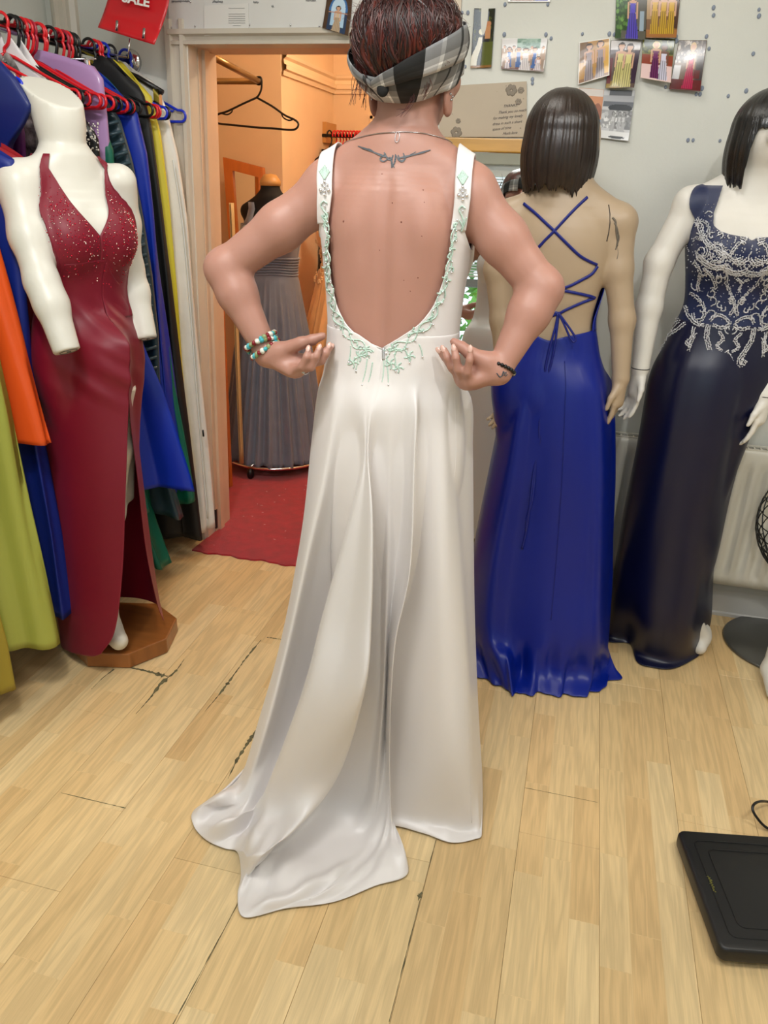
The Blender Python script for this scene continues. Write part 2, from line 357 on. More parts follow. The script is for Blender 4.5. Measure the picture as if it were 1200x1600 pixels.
# worn-out joints in the boards
m_crack = pbr('crumbled_joint', (104, 98, 70), 0.95, noise=0.45, nscale=70, bump=0.7, bscale=200)
def crack(pts, w, seed):
    r = np.random.default_rng(seed); P = np.array([atz(px, py) for px, py in pts]); P = catmull(P, 10); n = len(P)
    W = np.interp(np.linspace(0, 1, n), np.linspace(0, 1, len(w)), w)*(1+0.45*r.standard_normal(n).clip(-1.5, 1.5)); T = np.gradient(P, axis=0); T /= np.linalg.norm(T, axis=1, keepdims=True)
    S = np.stack([T[:, 1], -T[:, 0], np.zeros(n)], 1); a = P+S*(W*r.uniform(.3, .7, n))[:, None]; b = P-S*(W*r.uniform(.3, .7, n))[:, None]; a[:, 2] = b[:, 2] = 0.0006
    mid = P.copy(); mid[:, 2] = 0.0009
    mk('worn_joint', MB().grid(np.stack([a, mid, b], 1)), m_crack, floor, smooth=False)
crack([(212, 1116), (235, 1090), (252, 1068), (275, 1048), (288, 1030)], [.001, .003, .010, .012, .003, .001], 1)
crack([(196, 1042), (222, 1047), (245, 1053), (262, 1057)], [.002, .006, .009, .014, .010], 2)
crack([(143, 1077), (160, 1060), (178, 1046)], [.0012, .0025, .005], 3)
crack([(320, 1112), (345, 1082), (365, 1055), (385, 1028), (408, 1000)], [.001, .004, .008, .003, .007, .002], 4)
crack([(356, 1217), (372, 1185), (388, 1160), (402, 1140), (417, 1112)], [.001, .006, .011, .017, .008], 5)
crack([(417, 996), (432, 998), (446, 1000)], [.003, .003, .003], 6)
crack([(608, 1597), (640, 1470), (668, 1362), (682, 1310)], [.0015, .002, .0012, .002, .001], 7)
crack([(653, 1408), (656, 1400), (659, 1394)], [.002, .008, .003], 8)
crack([(266, 1608), (320, 1508), (372, 1412)], [.0016, .0018, .001], 9)
crack([(96, 1239), (150, 1252), (197, 1263)], [.0016, .0018, .002], 10)
crack([(820, 1231), (880, 1243), (934, 1254)], [.0008, .001, .0008], 11)

wb = MB().box((XL-0.1, WB, -0.01), (DX0-0.02, WB+0.2, ZC)).box((DX1+0.02, WB, -0.01), (XR+0.1, WB+0.2, ZC)).box((DX0-0.02, WB, DZ+0.02), (DX1+0.02, WB+0.2, ZC))
wall_back = struct('wall_back', wb, m_wall, smooth=False)
struct('wall_left', MB().box((XL-0.1, YF-0.1, -0.01), (XL, WB, ZC)), m_wall, smooth=False)
struct('wall_right', MB().box((XR, YF-0.1, -0.01), (XR+0.1, WB, ZC)), m_wall, smooth=False)
struct('ceiling', MB().box((XL-0.1, YF-0.1, ZC), (XR+0.1, WB+0.2, ZC+0.08)), m_ceil, smooth=False)
WX0, WX1, WZ0, WZ1 = -1.35, 1.25, 0.85, 2.36
wf = MB().box((XL-0.1, YF-0.16, -0.01), (WX0, YF, ZC)).box((WX1, YF-0.16, -0.01), (XR+0.1, YF, ZC)).box((WX0, YF-0.16, -0.01), (WX1, YF, WZ0)).box((WX0, YF-0.16, WZ1), (WX1, YF, ZC))
struct('wall_front', wf, m_wall, smooth=False)
def skirting(name, x0, x1):
    prof = [(0, 0), (0.020, 0), (0.020, 0.012), (0.016, 0.018), (0.016, 0.105), (0.010, 0.118), (0.006, 0.125), (0, 0.125)]
    P = np.array([[(x, WB-d, z) for d, z in prof] for x in (x0, x1)]); o = struct(name, MB().grid(P), m_base, smooth=False); return o
skirting('baseboard_back', 0.0+DX1+0.08, XR); skirting('baseboard_corner', XL, DX0-0.075)

# door frame: architrave with a bead, lining of the reveal, stop
def lean(V, k=0.035): V = V.copy(); V[:, 0] += k*np.clip(V[:, 2]/DZ, 0, 1.1); return V
def profile_jamb(prof, z0, z1):
    P = np.array([[(x, y, z) for x, y in prof] for z in (z0, z1)]); return P
trim = thing('trim_1', None, None, (DX0, WB, 0)); trim['kind'] = 'structure'
arch = [(DX0-0.078, WB), (DX0-0.078, WB-0.022), (DX0-0.058, WB-0.026), (DX0-0.052, WB-0.016), (DX0-0.030, WB-0.014), (DX0-0.022, WB-0.026), (DX0-0.010, WB-0.024), (DX0-0.004, WB-0.010), (DX0, WB-0.008), (DX0, WB+0.06)]
V = lean(MB().grid(profile_jamb(arch, 0, DZ+0.075)).arrays()[0]); mk('architrave', (V, MB().grid(profile_jamb(arch, 0, 1)).arrays()[1]), m_gloss, trim, smooth=False)
m_lining = pbr('door_lining', (214, 186, 160), 0.45, noise=0.08, nscale=5)
for nm, x0, x1, y0, y1 in (('jamb_lining', DX0-0.02, DX0+0.004, WB+0.06, WB+0.2), ('door_stop', DX0, DX0+0.016, WB+0.085, WB+0.12)):
    V, F = MB().box((x0, y0, 0), (x1, y1, DZ)).arrays(); mk(nm, (lean(V), F), m_lining, trim, smooth=False)
mk('strike_plate', (lean(MB().box((DX0+0.0, WB+0.058, 0.02), (DX0+0.006, WB+0.072, 0.11)).arrays()[0]), MB().box((0, 0, 0), (1, 1, 1)).arrays()[1]), m_black, trim, smooth=False)
hd = [(WB, DZ+0.045), (WB-0.026, DZ+0.045), (WB-0.028, DZ+0.030), (WB-0.014, DZ+0.024), (WB-0.012, DZ+0.014), (WB-0.024, DZ+0.010), (WB-0.024, DZ), (WB+0.06, DZ)]
mk('head_architrave', MB().grid(np.array([[(x, y, z) for y, z in hd] for x in (DX0-0.03, DX1+0.07)])), m_gloss, trim, smooth=False)
mk('head_lining', MB().box((DX0-0.02, WB+0.06, DZ), (DX1+0.02, WB+0.2, DZ+0.02)), m_lining, trim, smooth=False)
mk('jamb_lining', MB().box((DX1, WB+0.0, 0), (DX1+0.02, WB+0.2, DZ)), m_lining, trim, smooth=False)
mk('architrave', MB().box((DX1+0.004, WB-0.02, 0), (DX1+0.072, WB, DZ+0.05)), m_gloss, trim, smooth=False)
# boxed pipe in the corner left of the garment rail
cx0 = aty(93, 20, WB)[0]; cx1 = aty(121, 20, WB)[0]
pc = [(cx0-0.02, WB), (cx0-0.02, WB-0.02), (cx0, WB-0.04), (cx0+0.012, WB-0.045), (cx0+0.018, WB-0.03), (cx0+0.035, WB-0.03), (cx0+0.04, WB-0.02), (cx0+0.055, WB-0.022), (cx1, WB-0.012), (cx1+0.004, WB)]
struct('trim_2', MB().grid(np.array([[(x, y, z) for x, y in pc] for z in (0.0, ZC-0.01)])), m_gloss, smooth=False)

# ---- window behind the camera, seen in the leaning mirror
m_upvc = pbr('window_frame_white', (236, 238, 240), 0.35)
m_glass = bpy.data.materials.new('window_glass'); m_glass.use_nodes = True
_n = m_glass.node_tree.nodes; _l = m_glass.node_tree.links; _n.remove(_n['Principled BSDF']); _t = _n.new('ShaderNodeBsdfTransparent'); _g = _n.new('ShaderNodeBsdfGlossy'); _g.inputs['Roughness'].default_value = 0.02
_x = _n.new('ShaderNodeMixShader'); _x.inputs[0].default_value = 0.05; _l.new(_t.outputs[0], _x.inputs[1]); _l.new(_g.outputs[0], _x.inputs[2]); _l.new(_x.outputs[0], _n['Material Output'].inputs['Surface'])
win = thing('window_1', None, None, (0, YF, WZ0)); win['kind'] = 'structure'
fr = MB(); t = 0.055
fr.box((WX0, YF-0.12, WZ0), (WX1, YF-0.05, WZ0+t)).box((WX0, YF-0.12, WZ1-t), (WX1, YF-0.05, WZ1)).box((WX0, YF-0.12, WZ0), (WX0+t, YF-0.05, WZ1)).box((WX1-t, YF-0.12, WZ0), (WX1, YF-0.05, WZ1))
mk('window_frame', fr, m_upvc, win, smooth=False)
WT = 1.47
m_transom = pbr('transom_grey', (120, 122, 122), 0.4)
mk('transom', MB().box((WX0+t, YF-0.12, WT-0.03), (WX1-t, YF-0.05, WT+0.03)), m_transom, win, smooth=False)
mk('pane', MB().box((WX0+t, YF-0.088, WZ0+t), (WX1-t, YF-0.084, WT-0.03)), m_glass, win, smooth=False)
mk('pane', MB().box((WX0+t, YF-0.088, WT+0.03), (WX1-t, YF-0.084, WZ1-t)), m_glass, win, smooth=False)
mk('window_sill', MB().box((WX0-0.04, YF-0.05, WZ0-0.03), (WX1+0.04, YF+0.10, WZ0)), m_upvc, win, smooth=False)
blind = thing('venetian_blind', 'white venetian blind across the upper half of the window', 'blind', (0, YF-0.02, WT))
mk('headrail', MB().box((WX0+0.05, YF-0.045, 2.27), (WX1-0.05, YF-0.005, 2.315)), m_upvc, blind, smooth=False)
sl = MB()
for i in range(35):
    z = WT+0.05+i*0.0215; sl.add([(WX0+0.06, YF-0.033, z-0.004), (WX1-0.06, YF-0.033, z-0.004), (WX1-0.06, YF-0.012, z+0.006), (WX0+0.06, YF-0.012, z+0.006)], [(0, 1, 2, 3)])
mk('slats', sl, pbr('blind_slat', (238, 240, 240), 0.5), blind, smooth=False, kind='stuff')
mk('pull_cord', MB().tube([(-0.35, YF-0.0, 2.26), (-0.35, YF+0.0, 1.55)], 0.0015, 5), m_white, blind)
# hedge and yard outside
hed = MB(); r = np.random.default_rng(5)
for i in range(5200):
    c = np.array([r.uniform(-4.2, 4.2), -3.2+r.normal(0, 0.28), r.uniform(0.0, 2.1)]); c[1] -= 0.25*abs(c[2]-1.0); a = r.normal(size=3); a /= np.linalg.norm(a); b = np.cross(a, r.normal(size=3)); b /= np.linalg.norm(b); s = r.uniform(0.05, 0.11)
    hed.add([c-a*s, c+b*s*0.5, c+a*s, c-b*s*0.5], [(0, 1, 2, 3)])
m_leaf = pbr('hedge_leaf', (120, 190, 60), 0.5, rgb2=(60, 130, 50), nscale=2.5)
mk('garden_hedge', hed, m_leaf, smooth=False, kind='stuff', label='bright green leafy hedge outside, seen reflected in the mirror', cat='hedge')
struct('ground_outside', MB().box((-7, -9, -0.3), (7, YF-0.17, -0.05)), pbr('yard', (170, 168, 160), 0.9, noise=0.2), smooth=False)

# ================================================================== fitting room behind the doorway
FX0, FX1, FY0, FY1 = -2.75, -0.2, WB+0.2, 5.0
cornx = aty(440, 180, 4.15)[0]
struct('floor_fitting_room', MB().box((FX0, FY0, -0.06), (FX1, FY1, -0.006)), m_sub, smooth=False)
struct('wall_far', MB().box((FX0-0.1, FY1, -0.01), (FX1+0.1, FY1+0.1, 2.5)), m_peach, smooth=False)
struct('wall_partition', MB().box((FX0-0.1, 4.15, -0.01), (cornx, FY1, 2.5)), m_peach, smooth=False)
struct('wall_fitting_left', MB().box((FX0-0.1, FY0, -0.01), (FX0, 4.15, 2.5)), m_peach, smooth=False)
struct('wall_fitting_right', MB().box((FX1, FY0, -0.01), (FX1+0.1, FY1, 2.5)), m_peach, smooth=False)
struct('wall_door_back', MB().box((FX0-0.1, WB+0.2, -0.01), (DX0-0.02, WB+0.21, 2.5)).box((DX1+0.02, WB+0.2, -0.01), (FX1+0.1, WB+0.21, 2.5)).box((DX0-0.02, WB+0.2, DZ+0.02), (DX1+0.02, WB+0.21, 2.5)), m_peach, smooth=False)
struct('ceiling_fitting_room', MB().box((FX0-0.1, FY0, 2.5), (FX1+0.1, FY1+0.1, 2.58)), m_peach, smooth=False)
zr = aty(500, 132, FY1)[2]
pr = [(0, -0.05), (0.012, -0.05), (0.016, -0.03), (0.03, -0.025), (0.03, -0.005), (0.018, 0.0), (0.016, 0.02), (0.03, 0.03), (0.034, 0.045), (0, 0.05)]
o = struct('trim_3', MB().grid(np.array([[(x, FY1-d, zr+z) for d, z in pr] for x in (cornx, FX1)])).grid(np.array([[(cornx+d, y, zr+z) for d, z in pr] for y in (4.15, FY1)])), m_peach2, smooth=False)
# panel moulding on the far wall
pm = aty(584, 190, FY1); a = MB()
for i, (dx, w) in enumerate(((0, .016), (.035, .012))):
    x0, x1, z0, z1 = pm[0]-0.02+dx, pm[0]+0.5-dx, 0.9, pm[2]+0.03-dx
    a.box((x0, FY1-.014, z0), (x0+w, FY1, z1)).box((x1-w, FY1-.014, z0), (x1, FY1, z1)).box((x0, FY1-.014, z1-w), (x1, FY1, z1)).box((x0, FY1-.014, z0), (x1, FY1, z0+w))
struct('trim_4', a, m_peach2, smooth=False)
# red carpet running out through the doorway
n = 40; ed = []
xs = np.linspace(DX0+0.005, DX1-0.02, n)
front = [(DX0-0.005, 2.74)]+[(x, 2.637+0.006*math.sin(x*37)+0.004*math.sin(x*91)) for x in np.linspace(DX0-0.01, DX1+0.0, n)]+[(DX1-0.005, 2.9)]
poly = [(FX0, 4.14), (FX0, FY0), (DX0+0.0, FY0)]+front+[(DX1, FY0), (FX1, FY0), (FX1, 4.14)]
carp = mk('red_carpet', MB().prism(poly[::-1], -0.004, 0.007), m_carpet, smooth=False, label='bright red carpet running from the fitting room out over the doorway threshold', cat='carpet')
lint = MB()
for i in range(60):
    x, y, a = r.uniform(-1.45, -0.75), r.uniform(2.66, 3.7), r.uniform(0, PI); l = r.uniform(.002, .012)
    lint.tube([(x, y, .0078), (x+l*math.cos(a), y+l*math.sin(a), .0078)], .0007, 4)
mk('lint', lint, m_white, carp, kind='stuff')
# ================================================================== the woman in the ivory gown
X0, Y0 = -0.375, 1.56
m_skin = pbr('skin', (176, 129, 113), 0.46, noise=0.07, nscale=7, bump=0.04, bscale=160, sss=0.12)
torso = Body(); bodyB = Body()
zs = [0.45, 0.62, 0.78, 0.90, 1.00, 1.09, 1.16, 1.24, 1.32, 1.39, 1.45, 1.49, 1.53]
T_ = loft(zs, [X0]*13, [Y0, Y0, Y0, Y0, Y0, Y0, Y0, Y0, Y0, Y0, Y0, Y0+.005, Y0+.01],
          [.10, .125, .146, .156, .148, .132, .125, .128, .136, .140, .114, .080, .058], [.07, .08, .098, .103, .10, .095, .093, .10, .122, .10, .072, .058, .052],
          [.045, .07, .092, .10, .095, .088, .085, .089, .095, .095, .083, .066, .056], p=2.25)
torso.add(T_, 0.001)
for s in (-1, 1):
    torso.add(ell((X0+s*0.068, Y0+0.085, 1.325), (.062, .055, .062)), 0.04)                       # bust
    torso.add(rc((X0+s*0.050, Y0-0.005, 1.505), (X0+s*0.135, Y0-0.005, 1.455), .042, .040), 0.03)     # trapezius
def groove(x, y, z, d):
    w = sstep(1.06, 1.16, z)*(1-sstep(1.42, 1.50, z))*(y < Y0-0.03)
    bl = sum(np.exp(-((x-X0-s_*.074+s_*.10*(z-1.37))/.030)**2-((z-1.375)/.060)**2) for s_ in (-1, 1)); dp = sum(np.exp(-((x-X0-s_*.040)/.014)**2-((z-1.355)/.050)**2) for s_ in (-1, 1))
    return d + (0.0050*np.exp(-((x-X0)/0.012)**2)*w - .0065*bl*(y < Y0-.03) + .0022*dp*(y < Y0-.03))
torso.post.append(groove)
for p in torso.p: bodyB.p.append(p)
# neck and head
HX, HY, HZ = -0.362, 1.578, 1.662
yawh = math.radians(-12); RH = np.array([[math.cos(yawh), -math.sin(yawh), 0], [math.sin(yawh), math.cos(yawh), 0], [0, 0, 1]])
def hp(x, y, z): return np.array([HX, HY, HZ]) + RH @ np.array([x, y, z])
bodyB.add(rc((X0, Y0-0.002, 1.485), (X0+0.010, Y0+0.008, 1.60), .058, .053), 0.035)
bodyB.add(ell((HX, HY, HZ+0.005), (.073, .094, .092), RH), 0.02)
bodyB.add(ell(hp(0, .028, -.060), (.056, .068, .055), RH), 0.03)
bodyB.add(rc(hp(0, .085, -.085), hp(0, .075, -.09), .022, .024), 0.025)
bodyB.add(rc(hp(0, .094, .008), hp(0, .112, -.030), .008, .012), 0.012)
bodyB.add(rc(hp(-.03, .082, .018), hp(.03, .082, .018), .014, .014), 0.02)
bodyB.add(rc(hp(-.018, .092, -.062), hp(.018, .092, -.062), .009, .009), 0.008)
for s in (-1, 1):
    bodyB.add(ell(hp(s*.045, .066, -.03), (.024, .024, .024)), 0.025)
    bodyB.add(ell(hp(s*.076, -.004, -.058), (.007, .017, .030), RH), 0.008)
    bodyB.add(ell(hp(s*.074, .002, -.083), (.007, .010, .012), RH), 0.008)
# arms: hands on the hips, elbows out
def A3(l): return np.array([aty(*p) for p in l])

SHL = np.array([X0-.142, Y0-.005, 1.433]); SHR = np.array([X0+.142, Y0-.005, 1.433])
EL, WL = A3([(352, 420, 1.50), (417, 553, 1.475)]); ER, WR = A3([(846, 452, 1.545), (779, 580, 1.48)])
bodyC = Body(); bodyC.p = list(bodyB.p[:len(torso.p)+1]); bodyC.post = list(torso.post)
for S, E_, W_ in ((SHL, EL, WL), (SHR, ER, WR)):
    bodyC.add(ell(S, (.046, .048, .046)), 0.03); bodyC.add(rc(S, lerp(S, E_, .45), .047, .045), 0.022)
    bodyB.add(ell(S, (.046, .048, .046)), 0.03)
    mid = lerp(S, E_, .45)
    bodyB.add(rc(S, mid, .047, .045), 0.022); bodyB.add(rc(mid, E_, .045, .037), 0.02)
    bodyB.add(ell(E_, (.034, .034, .034)), 0.02)
    m2 = lerp(E_, W_, .28); bodyB.add(rc(E_, m2, .037, .0385), 0.02); bodyB.add(rc(m2, W_, .0385, .0235), 0.02)
left = dict(wr=(417, 553, 1.475), pinky=[(455, 580, 1.452), (472, 573, 1.432), (479, 558, 1.428), (482, 547, 1.436)], ring=[(464, 580, 1.462), (486, 573, 1.438), (494, 557, 1.436), (499, 545, 1.444)],
            middle=[(471, 574, 1.474), (502, 563, 1.455), (509, 552, 1.455), (514, 542, 1.462)], index=[(474, 563, 1.486), (503, 553, 1.475), (511, 547, 1.478), (517, 542, 1.486)], thumb=[(436, 549, 1.466), (470, 536, 1.462), (488, 531, 1.464), (504, 525, 1.468)])
right = dict(wr=(779, 580, 1.48), pinky=[(735, 597, 1.452), (730, 582, 1.436), (734, 562, 1.430), (735, 548, 1.434)], ring=[(727, 598, 1.462), (716, 577, 1.440), (712, 559, 1.436), (710, 546, 1.442)],
             middle=[(721, 592, 1.472), (706, 573, 1.455), (699, 559, 1.452), (694, 547, 1.458)], index=[(718, 582, 1.484), (703, 567, 1.470), (695, 557, 1.468), (688, 549, 1.472)], thumb=[(762, 565, 1.468), (735, 552, 1.464), (721, 542, 1.466), (709, 534, 1.470)])
nails = MB(); FING = {}
for H_ in (left, right):
    W_ = A3([H_['wr']])[0]; mc = []
    for fn, rr in (('pinky', .0085), ('ring', .0092), ('middle', .0095), ('index', .0095)):
        J = A3(H_[fn]); mc.append(J[0]); bodyB.add(rc(W_, J[0], .019, .0125), 0.012)
        for i in range(3): bodyB.add(rc(J[i], J[i+1], rr*(1.05-.10*i), rr*(.95-.12*i)), 0.004 if i else 0.008)
        FING[(id(H_), fn)] = J
        d = J[3]-J[2]; d /= np.linalg.norm(d); c = J[3]+d*.004+np.array([0, -rr*.62, 0.0]); up = np.array([0, -1.0, 0]); sx = np.cross(d, up); sx /= np.linalg.norm(sx); n3 = np.cross(sx, d)
        nails.ball(c, (.0052, .0085, .0020), 8, 5, np.stack([sx, d, n3], 1))
    J = A3(H_['thumb']); bodyB.add(rc(W_, J[0], .020, .017), 0.015)
    bodyB.add(rc(J[0], J[1], .0165, .0125), 0.012); bodyB.add(rc(J[1], J[2], .012, .0108), 0.005); bodyB.add(rc(J[2], J[3], .0108, .0078), 0.004)
    pc_ = np.mean(mc+[W_], 0); bodyB.add(ell(pc_, (.026, .014, .024)), 0.012)
# legs
for s in (-1, 1):
    bodyB.add(rc((X0+s*.065, Y0+.01, .84), (X0+s*.060, Y0+.02, .50), .070, .050), 0.03); bodyB.add(rc((X0+s*.060, Y0+.02, .50), (X0+s*.065, Y0-.01, .14), .048, .034), 0.02)
    bodyB.add(rc((X0+s*.072, Y0-.02, .11), (X0+s*.078, Y0+.14, .05), .034, .026), 0.02)
bodyB.post.append(groove)
bride = thing('person', 'woman seen from behind in an ivory satin gown, hands on hips, tartan headband', 'person', (X0, Y0, 0))
V, F = bodyB.mesh(0.0042)
mk('body', (V, F), m_skin, bride)
mk('fingernails', nails, pbr('nail', (214, 172, 158), 0.25, coat=0.5), bride, kind='stuff')
m_shoe = pbr('shoe_black', (14, 14, 16), 0.35)
for s in (-1, 1):
    sh = Body(); sh.add(rc((X0+s*.074, Y0-.03, .075), (X0+s*.079, Y0+.155, .036), .040, .035), .02); sh.add(rc((X0+s*.074, Y0-.035, .07), (X0+s*.074, Y0-.04, .008), .022, .008), .01)
    sh.post.append(lambda x, y, z, d: np.maximum(d, 0.002-z)); mk('shoe', sh.mesh(.006), m_shoe, bride)

# ---- gown
m_satin = pbr('ivory_satin', (225, 220, 218), 0.36, bump=0.03, bscale=900, sheen=0.15, spec=0.6, aniso=0.3)
li = [(527, 228), (520, 262), (517, 300), (515, 350), (517, 400), (521, 440), (530, 480), (545, 510), (566, 530), (590, 547)]
ri = [(716, 236), (714, 262), (711, 300), (706, 350), (699, 400), (690, 440), (676, 478), (655, 507), (625, 528), (592, 547)]
ZV = 1.152
def edge_tz(px):
    P = cast(torso, [p[0] for p in px[2:]], [p[1] for p in px[2:]], 0.003); return np.arctan2(P[:, 0]-X0, -(P[:, 1]-Y0)), P[:, 2]
def thz(px, zq):
    t, z = edge_tz(px); o = np.argsort(z); zz = z[o]; tt = t[o]; zz[0] = ZV; tt[0] = 0.0; return np.interp(zq, zz, tt)
def push_out(P, B, off):
    for _ in range(4):
        d = B.eval(P); e = 1e-3; g = np.stack([B.eval(P+np.array(v)*e)-d for v in ((1, 0, 0), (0, 1, 0), (0, 0, 1))], -1); g /= np.linalg.norm(g, axis=-1, keepdims=True)+1e-9
        P = P+g*np.maximum(off-d, 0)[..., None]
    return P
gown_b = MB(); inner_edges = []
ZU = 1.345; ZT = 1.405
zr_ = np.r_[np.linspace(ZV, 1.20, 14), np.linspace(1.205, ZT, 44)]; SW = .200
for s, px in ((-1, li), (1, ri)):
    tin = thz(px, zr_)
    # smooth the edge
    for _ in range(6): tin[1:-1] = (tin[:-2]+2*tin[1:-1]+tin[2:])/4
    side = s*PI/2; tout = np.where(zr_ < ZU, side, lerp(side, tin+s*SW, np.clip((zr_-ZU)/0.030, 0, 1)**0.5))
    u = np.linspace(0, 1, 30)
    P = radial(torso, X0, Y0, tin[:, None]+(tout-tin)[:, None]*u[None], zr_[:, None]+0*u[None], 0.0075); P = push_out(P, bodyC, .0062); inner_edges.append(P[:, 0])
    gown_b.grid(P, flip=(s > 0))
    # front panel
    top = np.where(zr_ < ZU, side, lerp(side, s*(PI-0.9), np.clip((zr_-ZU)/0.03, 0, 1)**0.6)); fin = np.where(zr_ < 1.38, s*PI, s*(PI-0.55))
    P = radial(torso, X0, Y0, top[:, None]+(fin-top)[:, None]*u[None], np.minimum(zr_, 1.43)[:, None]+0*u[None], 0.0078); gown_b.grid(P, flip=(s > 0))
    # shoulder strap, over the shoulder
    n = 60; ph = np.linspace(math.radians(6), math.radians(172), n); ib = np.array([cast(torso, [px[2][0]], [px[2][1]], .003)[0], aty(px[1][0], px[1][1], 1.495), aty(px[0][0], px[0][1], 1.545)])
    q = np.linspace(0, 1, n); xin = np.interp(q, [0, .22, .5, 1], [ib[0][0]-X0, ib[1][0]-X0, ib[2][0]-X0, ib[2][0]-X0-s*.02]); wd = np.interp(q, [0, .3, 1], [.0255, .030, .032])
    u2 = np.linspace(0, 1, 9); XX = X0+xin[:, None]+s*wd[:, None]*u2[None]; C0 = np.stack([XX, np.full_like(XX, Y0), np.full_like(XX, 1.37)], -1); D_ = np.stack([0*XX, -np.cos(ph)[:, None]+0*XX, np.sin(ph)[:, None]+0*XX], -1)
    a, b = np.zeros(XX.shape), np.full(XX.shape, .3)
    for _ in range(20):
        m_ = (a+b)/2; dd = bodyC.eval(C0+D_*m_[..., None])-0.0076; a = np.where(dd < 0, m_, a); b = np.where(dd < 0, b, m_)
    gown_b.grid(C0+D_*a[..., None], flip=(s < 0))
fl = None
def fz(px, py, z=0.006): return ('w', *atz(px, py, z))
guides = [  # angle, points from the hip down to the hem
 (-90, [(497, 610, 1.555), (487, 690, 1.55), (472, 830, 1.54), (443, 990, 1.52), (408, 1120, 1.48), fz(384, 1205, .03), fz(362, 1226, .035), fz(343, 1240)]),
 (-58, [(520, 640, 1.468), (505, 740, 1.458), (480, 860, 1.445), (450, 1000, 1.425), (415, 1135, 1.385), fz(380, 1228, .07), fz(340, 1245, .07), fz(302, 1267)]),
 (-36, [(538, 640, 1.462), (524, 750, 1.470), (500, 870, 1.475), (468, 1010, 1.465), (432, 1145, 1.42), fz(382, 1255, .05), fz(345, 1272, .006), fz(303, 1292)]),
 (-20, [(558, 640, 1.452), (557, 735, 1.462), (548, 830, 1.485), (512, 970, 1.485), (478, 1090, 1.455), fz(412, 1250, .045), fz(362, 1285, .06), fz(322, 1313)]),
 (-9, [(569, 640, 1.446), (569, 718, 1.436), (549, 800, 1.425), (505, 960, 1.385), (472, 1085, 1.335), fz(405, 1262, .06), fz(378, 1306, .008), fz(350, 1326)]),
 (-4, [(575, 640, 1.444), (572, 716, 1.432), (566, 800, 1.395), (545, 965, 1.345), (517, 1090, 1.29), fz(445, 1262, .11), fz(395, 1318, .08), fz(371, 1332)]),
 (1, [(580, 640, 1.443), (575, 714, 1.430), (582, 810, 1.385), (580, 965, 1.335), (568, 1085, 1.285), fz(520, 1225, .17), fz(420, 1335, .10), fz(376, 1368)]),
 (5, [(584, 640, 1.444), (576, 718, 1.444), (577, 815, 1.44), (571, 965, 1.43), (553, 1085, 1.40), fz(505, 1240, .06), fz(410, 1350, .012), fz(371, 1400)]),
 (12, [(594, 640, 1.447), (588, 718, 1.452), (594, 830, 1.462), (594, 970, 1.452), (588, 1100, 1.425), fz(555, 1270, .03), fz(455, 1380, .012), fz(381, 1434)]),
 (20, [(612, 640, 1.45), (608, 718, 1.452), (606, 850, 1.455), (602, 1000, 1.44), (596, 1130, 1.42), fz(576, 1290, .02), fz(505, 1385, .018), fz(445, 1420)]),
 (28, [(630, 640, 1.457), (626, 718, 1.456), (620, 870, 1.458), (607, 1005, 1.445), (603, 1150, 1.43), fz(596, 1296, .03), fz(560, 1368, .01), fz(520, 1410)]),
 (35, [(644, 640, 1.452), (641, 720, 1.447), (634, 890, 1.435), (612, 1010, 1.425), (607, 1150, 1.41), fz(607, 1285, .05), fz(600, 1340, .022), fz(585, 1385)]),
 (40, [(651, 640, 1.450), (648, 720, 1.440), (641, 890, 1.425), (617, 1010, 1.415), (609, 1150, 1.40), fz(612, 1280, .06), fz(630, 1325, .035), fz(639, 1362)]),
 (46, [(656, 640, 1.466), (650, 720, 1.470), (638, 890, 1.472), (612, 1010, 1.466), (604, 1150, 1.45), fz(603, 1270, .03), fz(607, 1284, .016), fz(607, 1294)]),
 (56, [(676, 640, 1.476), (675, 720, 1.470), (675, 890, 1.455), (668, 1040, 1.445), (662, 1180, 1.43), fz(658, 1275, .035), fz(658, 1292, .016), fz(660, 1302)]),
 (68, [(694, 640, 1.492), (695, 720, 1.482), (698, 890, 1.465), (702, 1040, 1.45), (704, 1180, 1.43), fz(704, 1285, .03), fz(704, 1305, .012), fz(704, 1317)]),
 (80, [(704, 640, 1.525), (707, 720, 1.518), (718, 890, 1.50), (727, 1040, 1.48), (733, 1180, 1.455), fz(737, 1290, .02), fz(739, 1303, .01), fz(741, 1312)]),
 (92, [(708, 640, 1.56), (714, 720, 1.56), (726, 880, 1.555), (736, 1040, 1.545), (744, 1180, 1.525), fz(750, 1285, .02), fz(752, 1296, .01), fz(753, 1303)]),
]
for a_, rx, ry in ((120, .185, .12), (150, .11, .17), (180, 0, .185), (210, -.11, .17), (240, -.19, .12)):
    base = np.array([X0+rx*1.0, Y0+ry, 0]); pts = []
    for zz, k in ((1.02, .86), (.9, .92), (.7, 1.0), (.5, 1.08), (.3, 1.18), (.16, 1.26), (.09, 1.30), (.045, 1.33)): pts.append(('w', X0+rx*k, Y0+ry*k, zz))
    guides.append((a_, pts))
REL = {1: -.012, 3: .028, 4: -.012, 6: -.018, 8: .022, 10: .014, 12: -.016, 13: .026, 15: -.008}
G = []
for gi_, (a_, pts) in enumerate(guides):
    th = math.radians(a_); ta_ = abs((th+PI) % (2*PI)-PI); p0 = radial(torso, X0, Y0, [th], [ZV+min(.03, max(0, (ta_-.05)*.06))], .0085)[0]; p1 = radial(torso, X0, Y0, [th], [ZV-.05], .008)[0]
    P = [p0, p1]+[np.array(p[1:]) if p[0] == 'w' else aty(p[0], p[1], p[2]+REL.get(gi_, 0)*min(1, max(0, (p[1]-640)/200))) for p in pts]; G.append(resample(catmull(np.array(P), 16), 110))
G = np.array(G); ng = len(G); SUB = 7; rows = []
t = (np.arange(SUB)/SUB)[:, None, None]
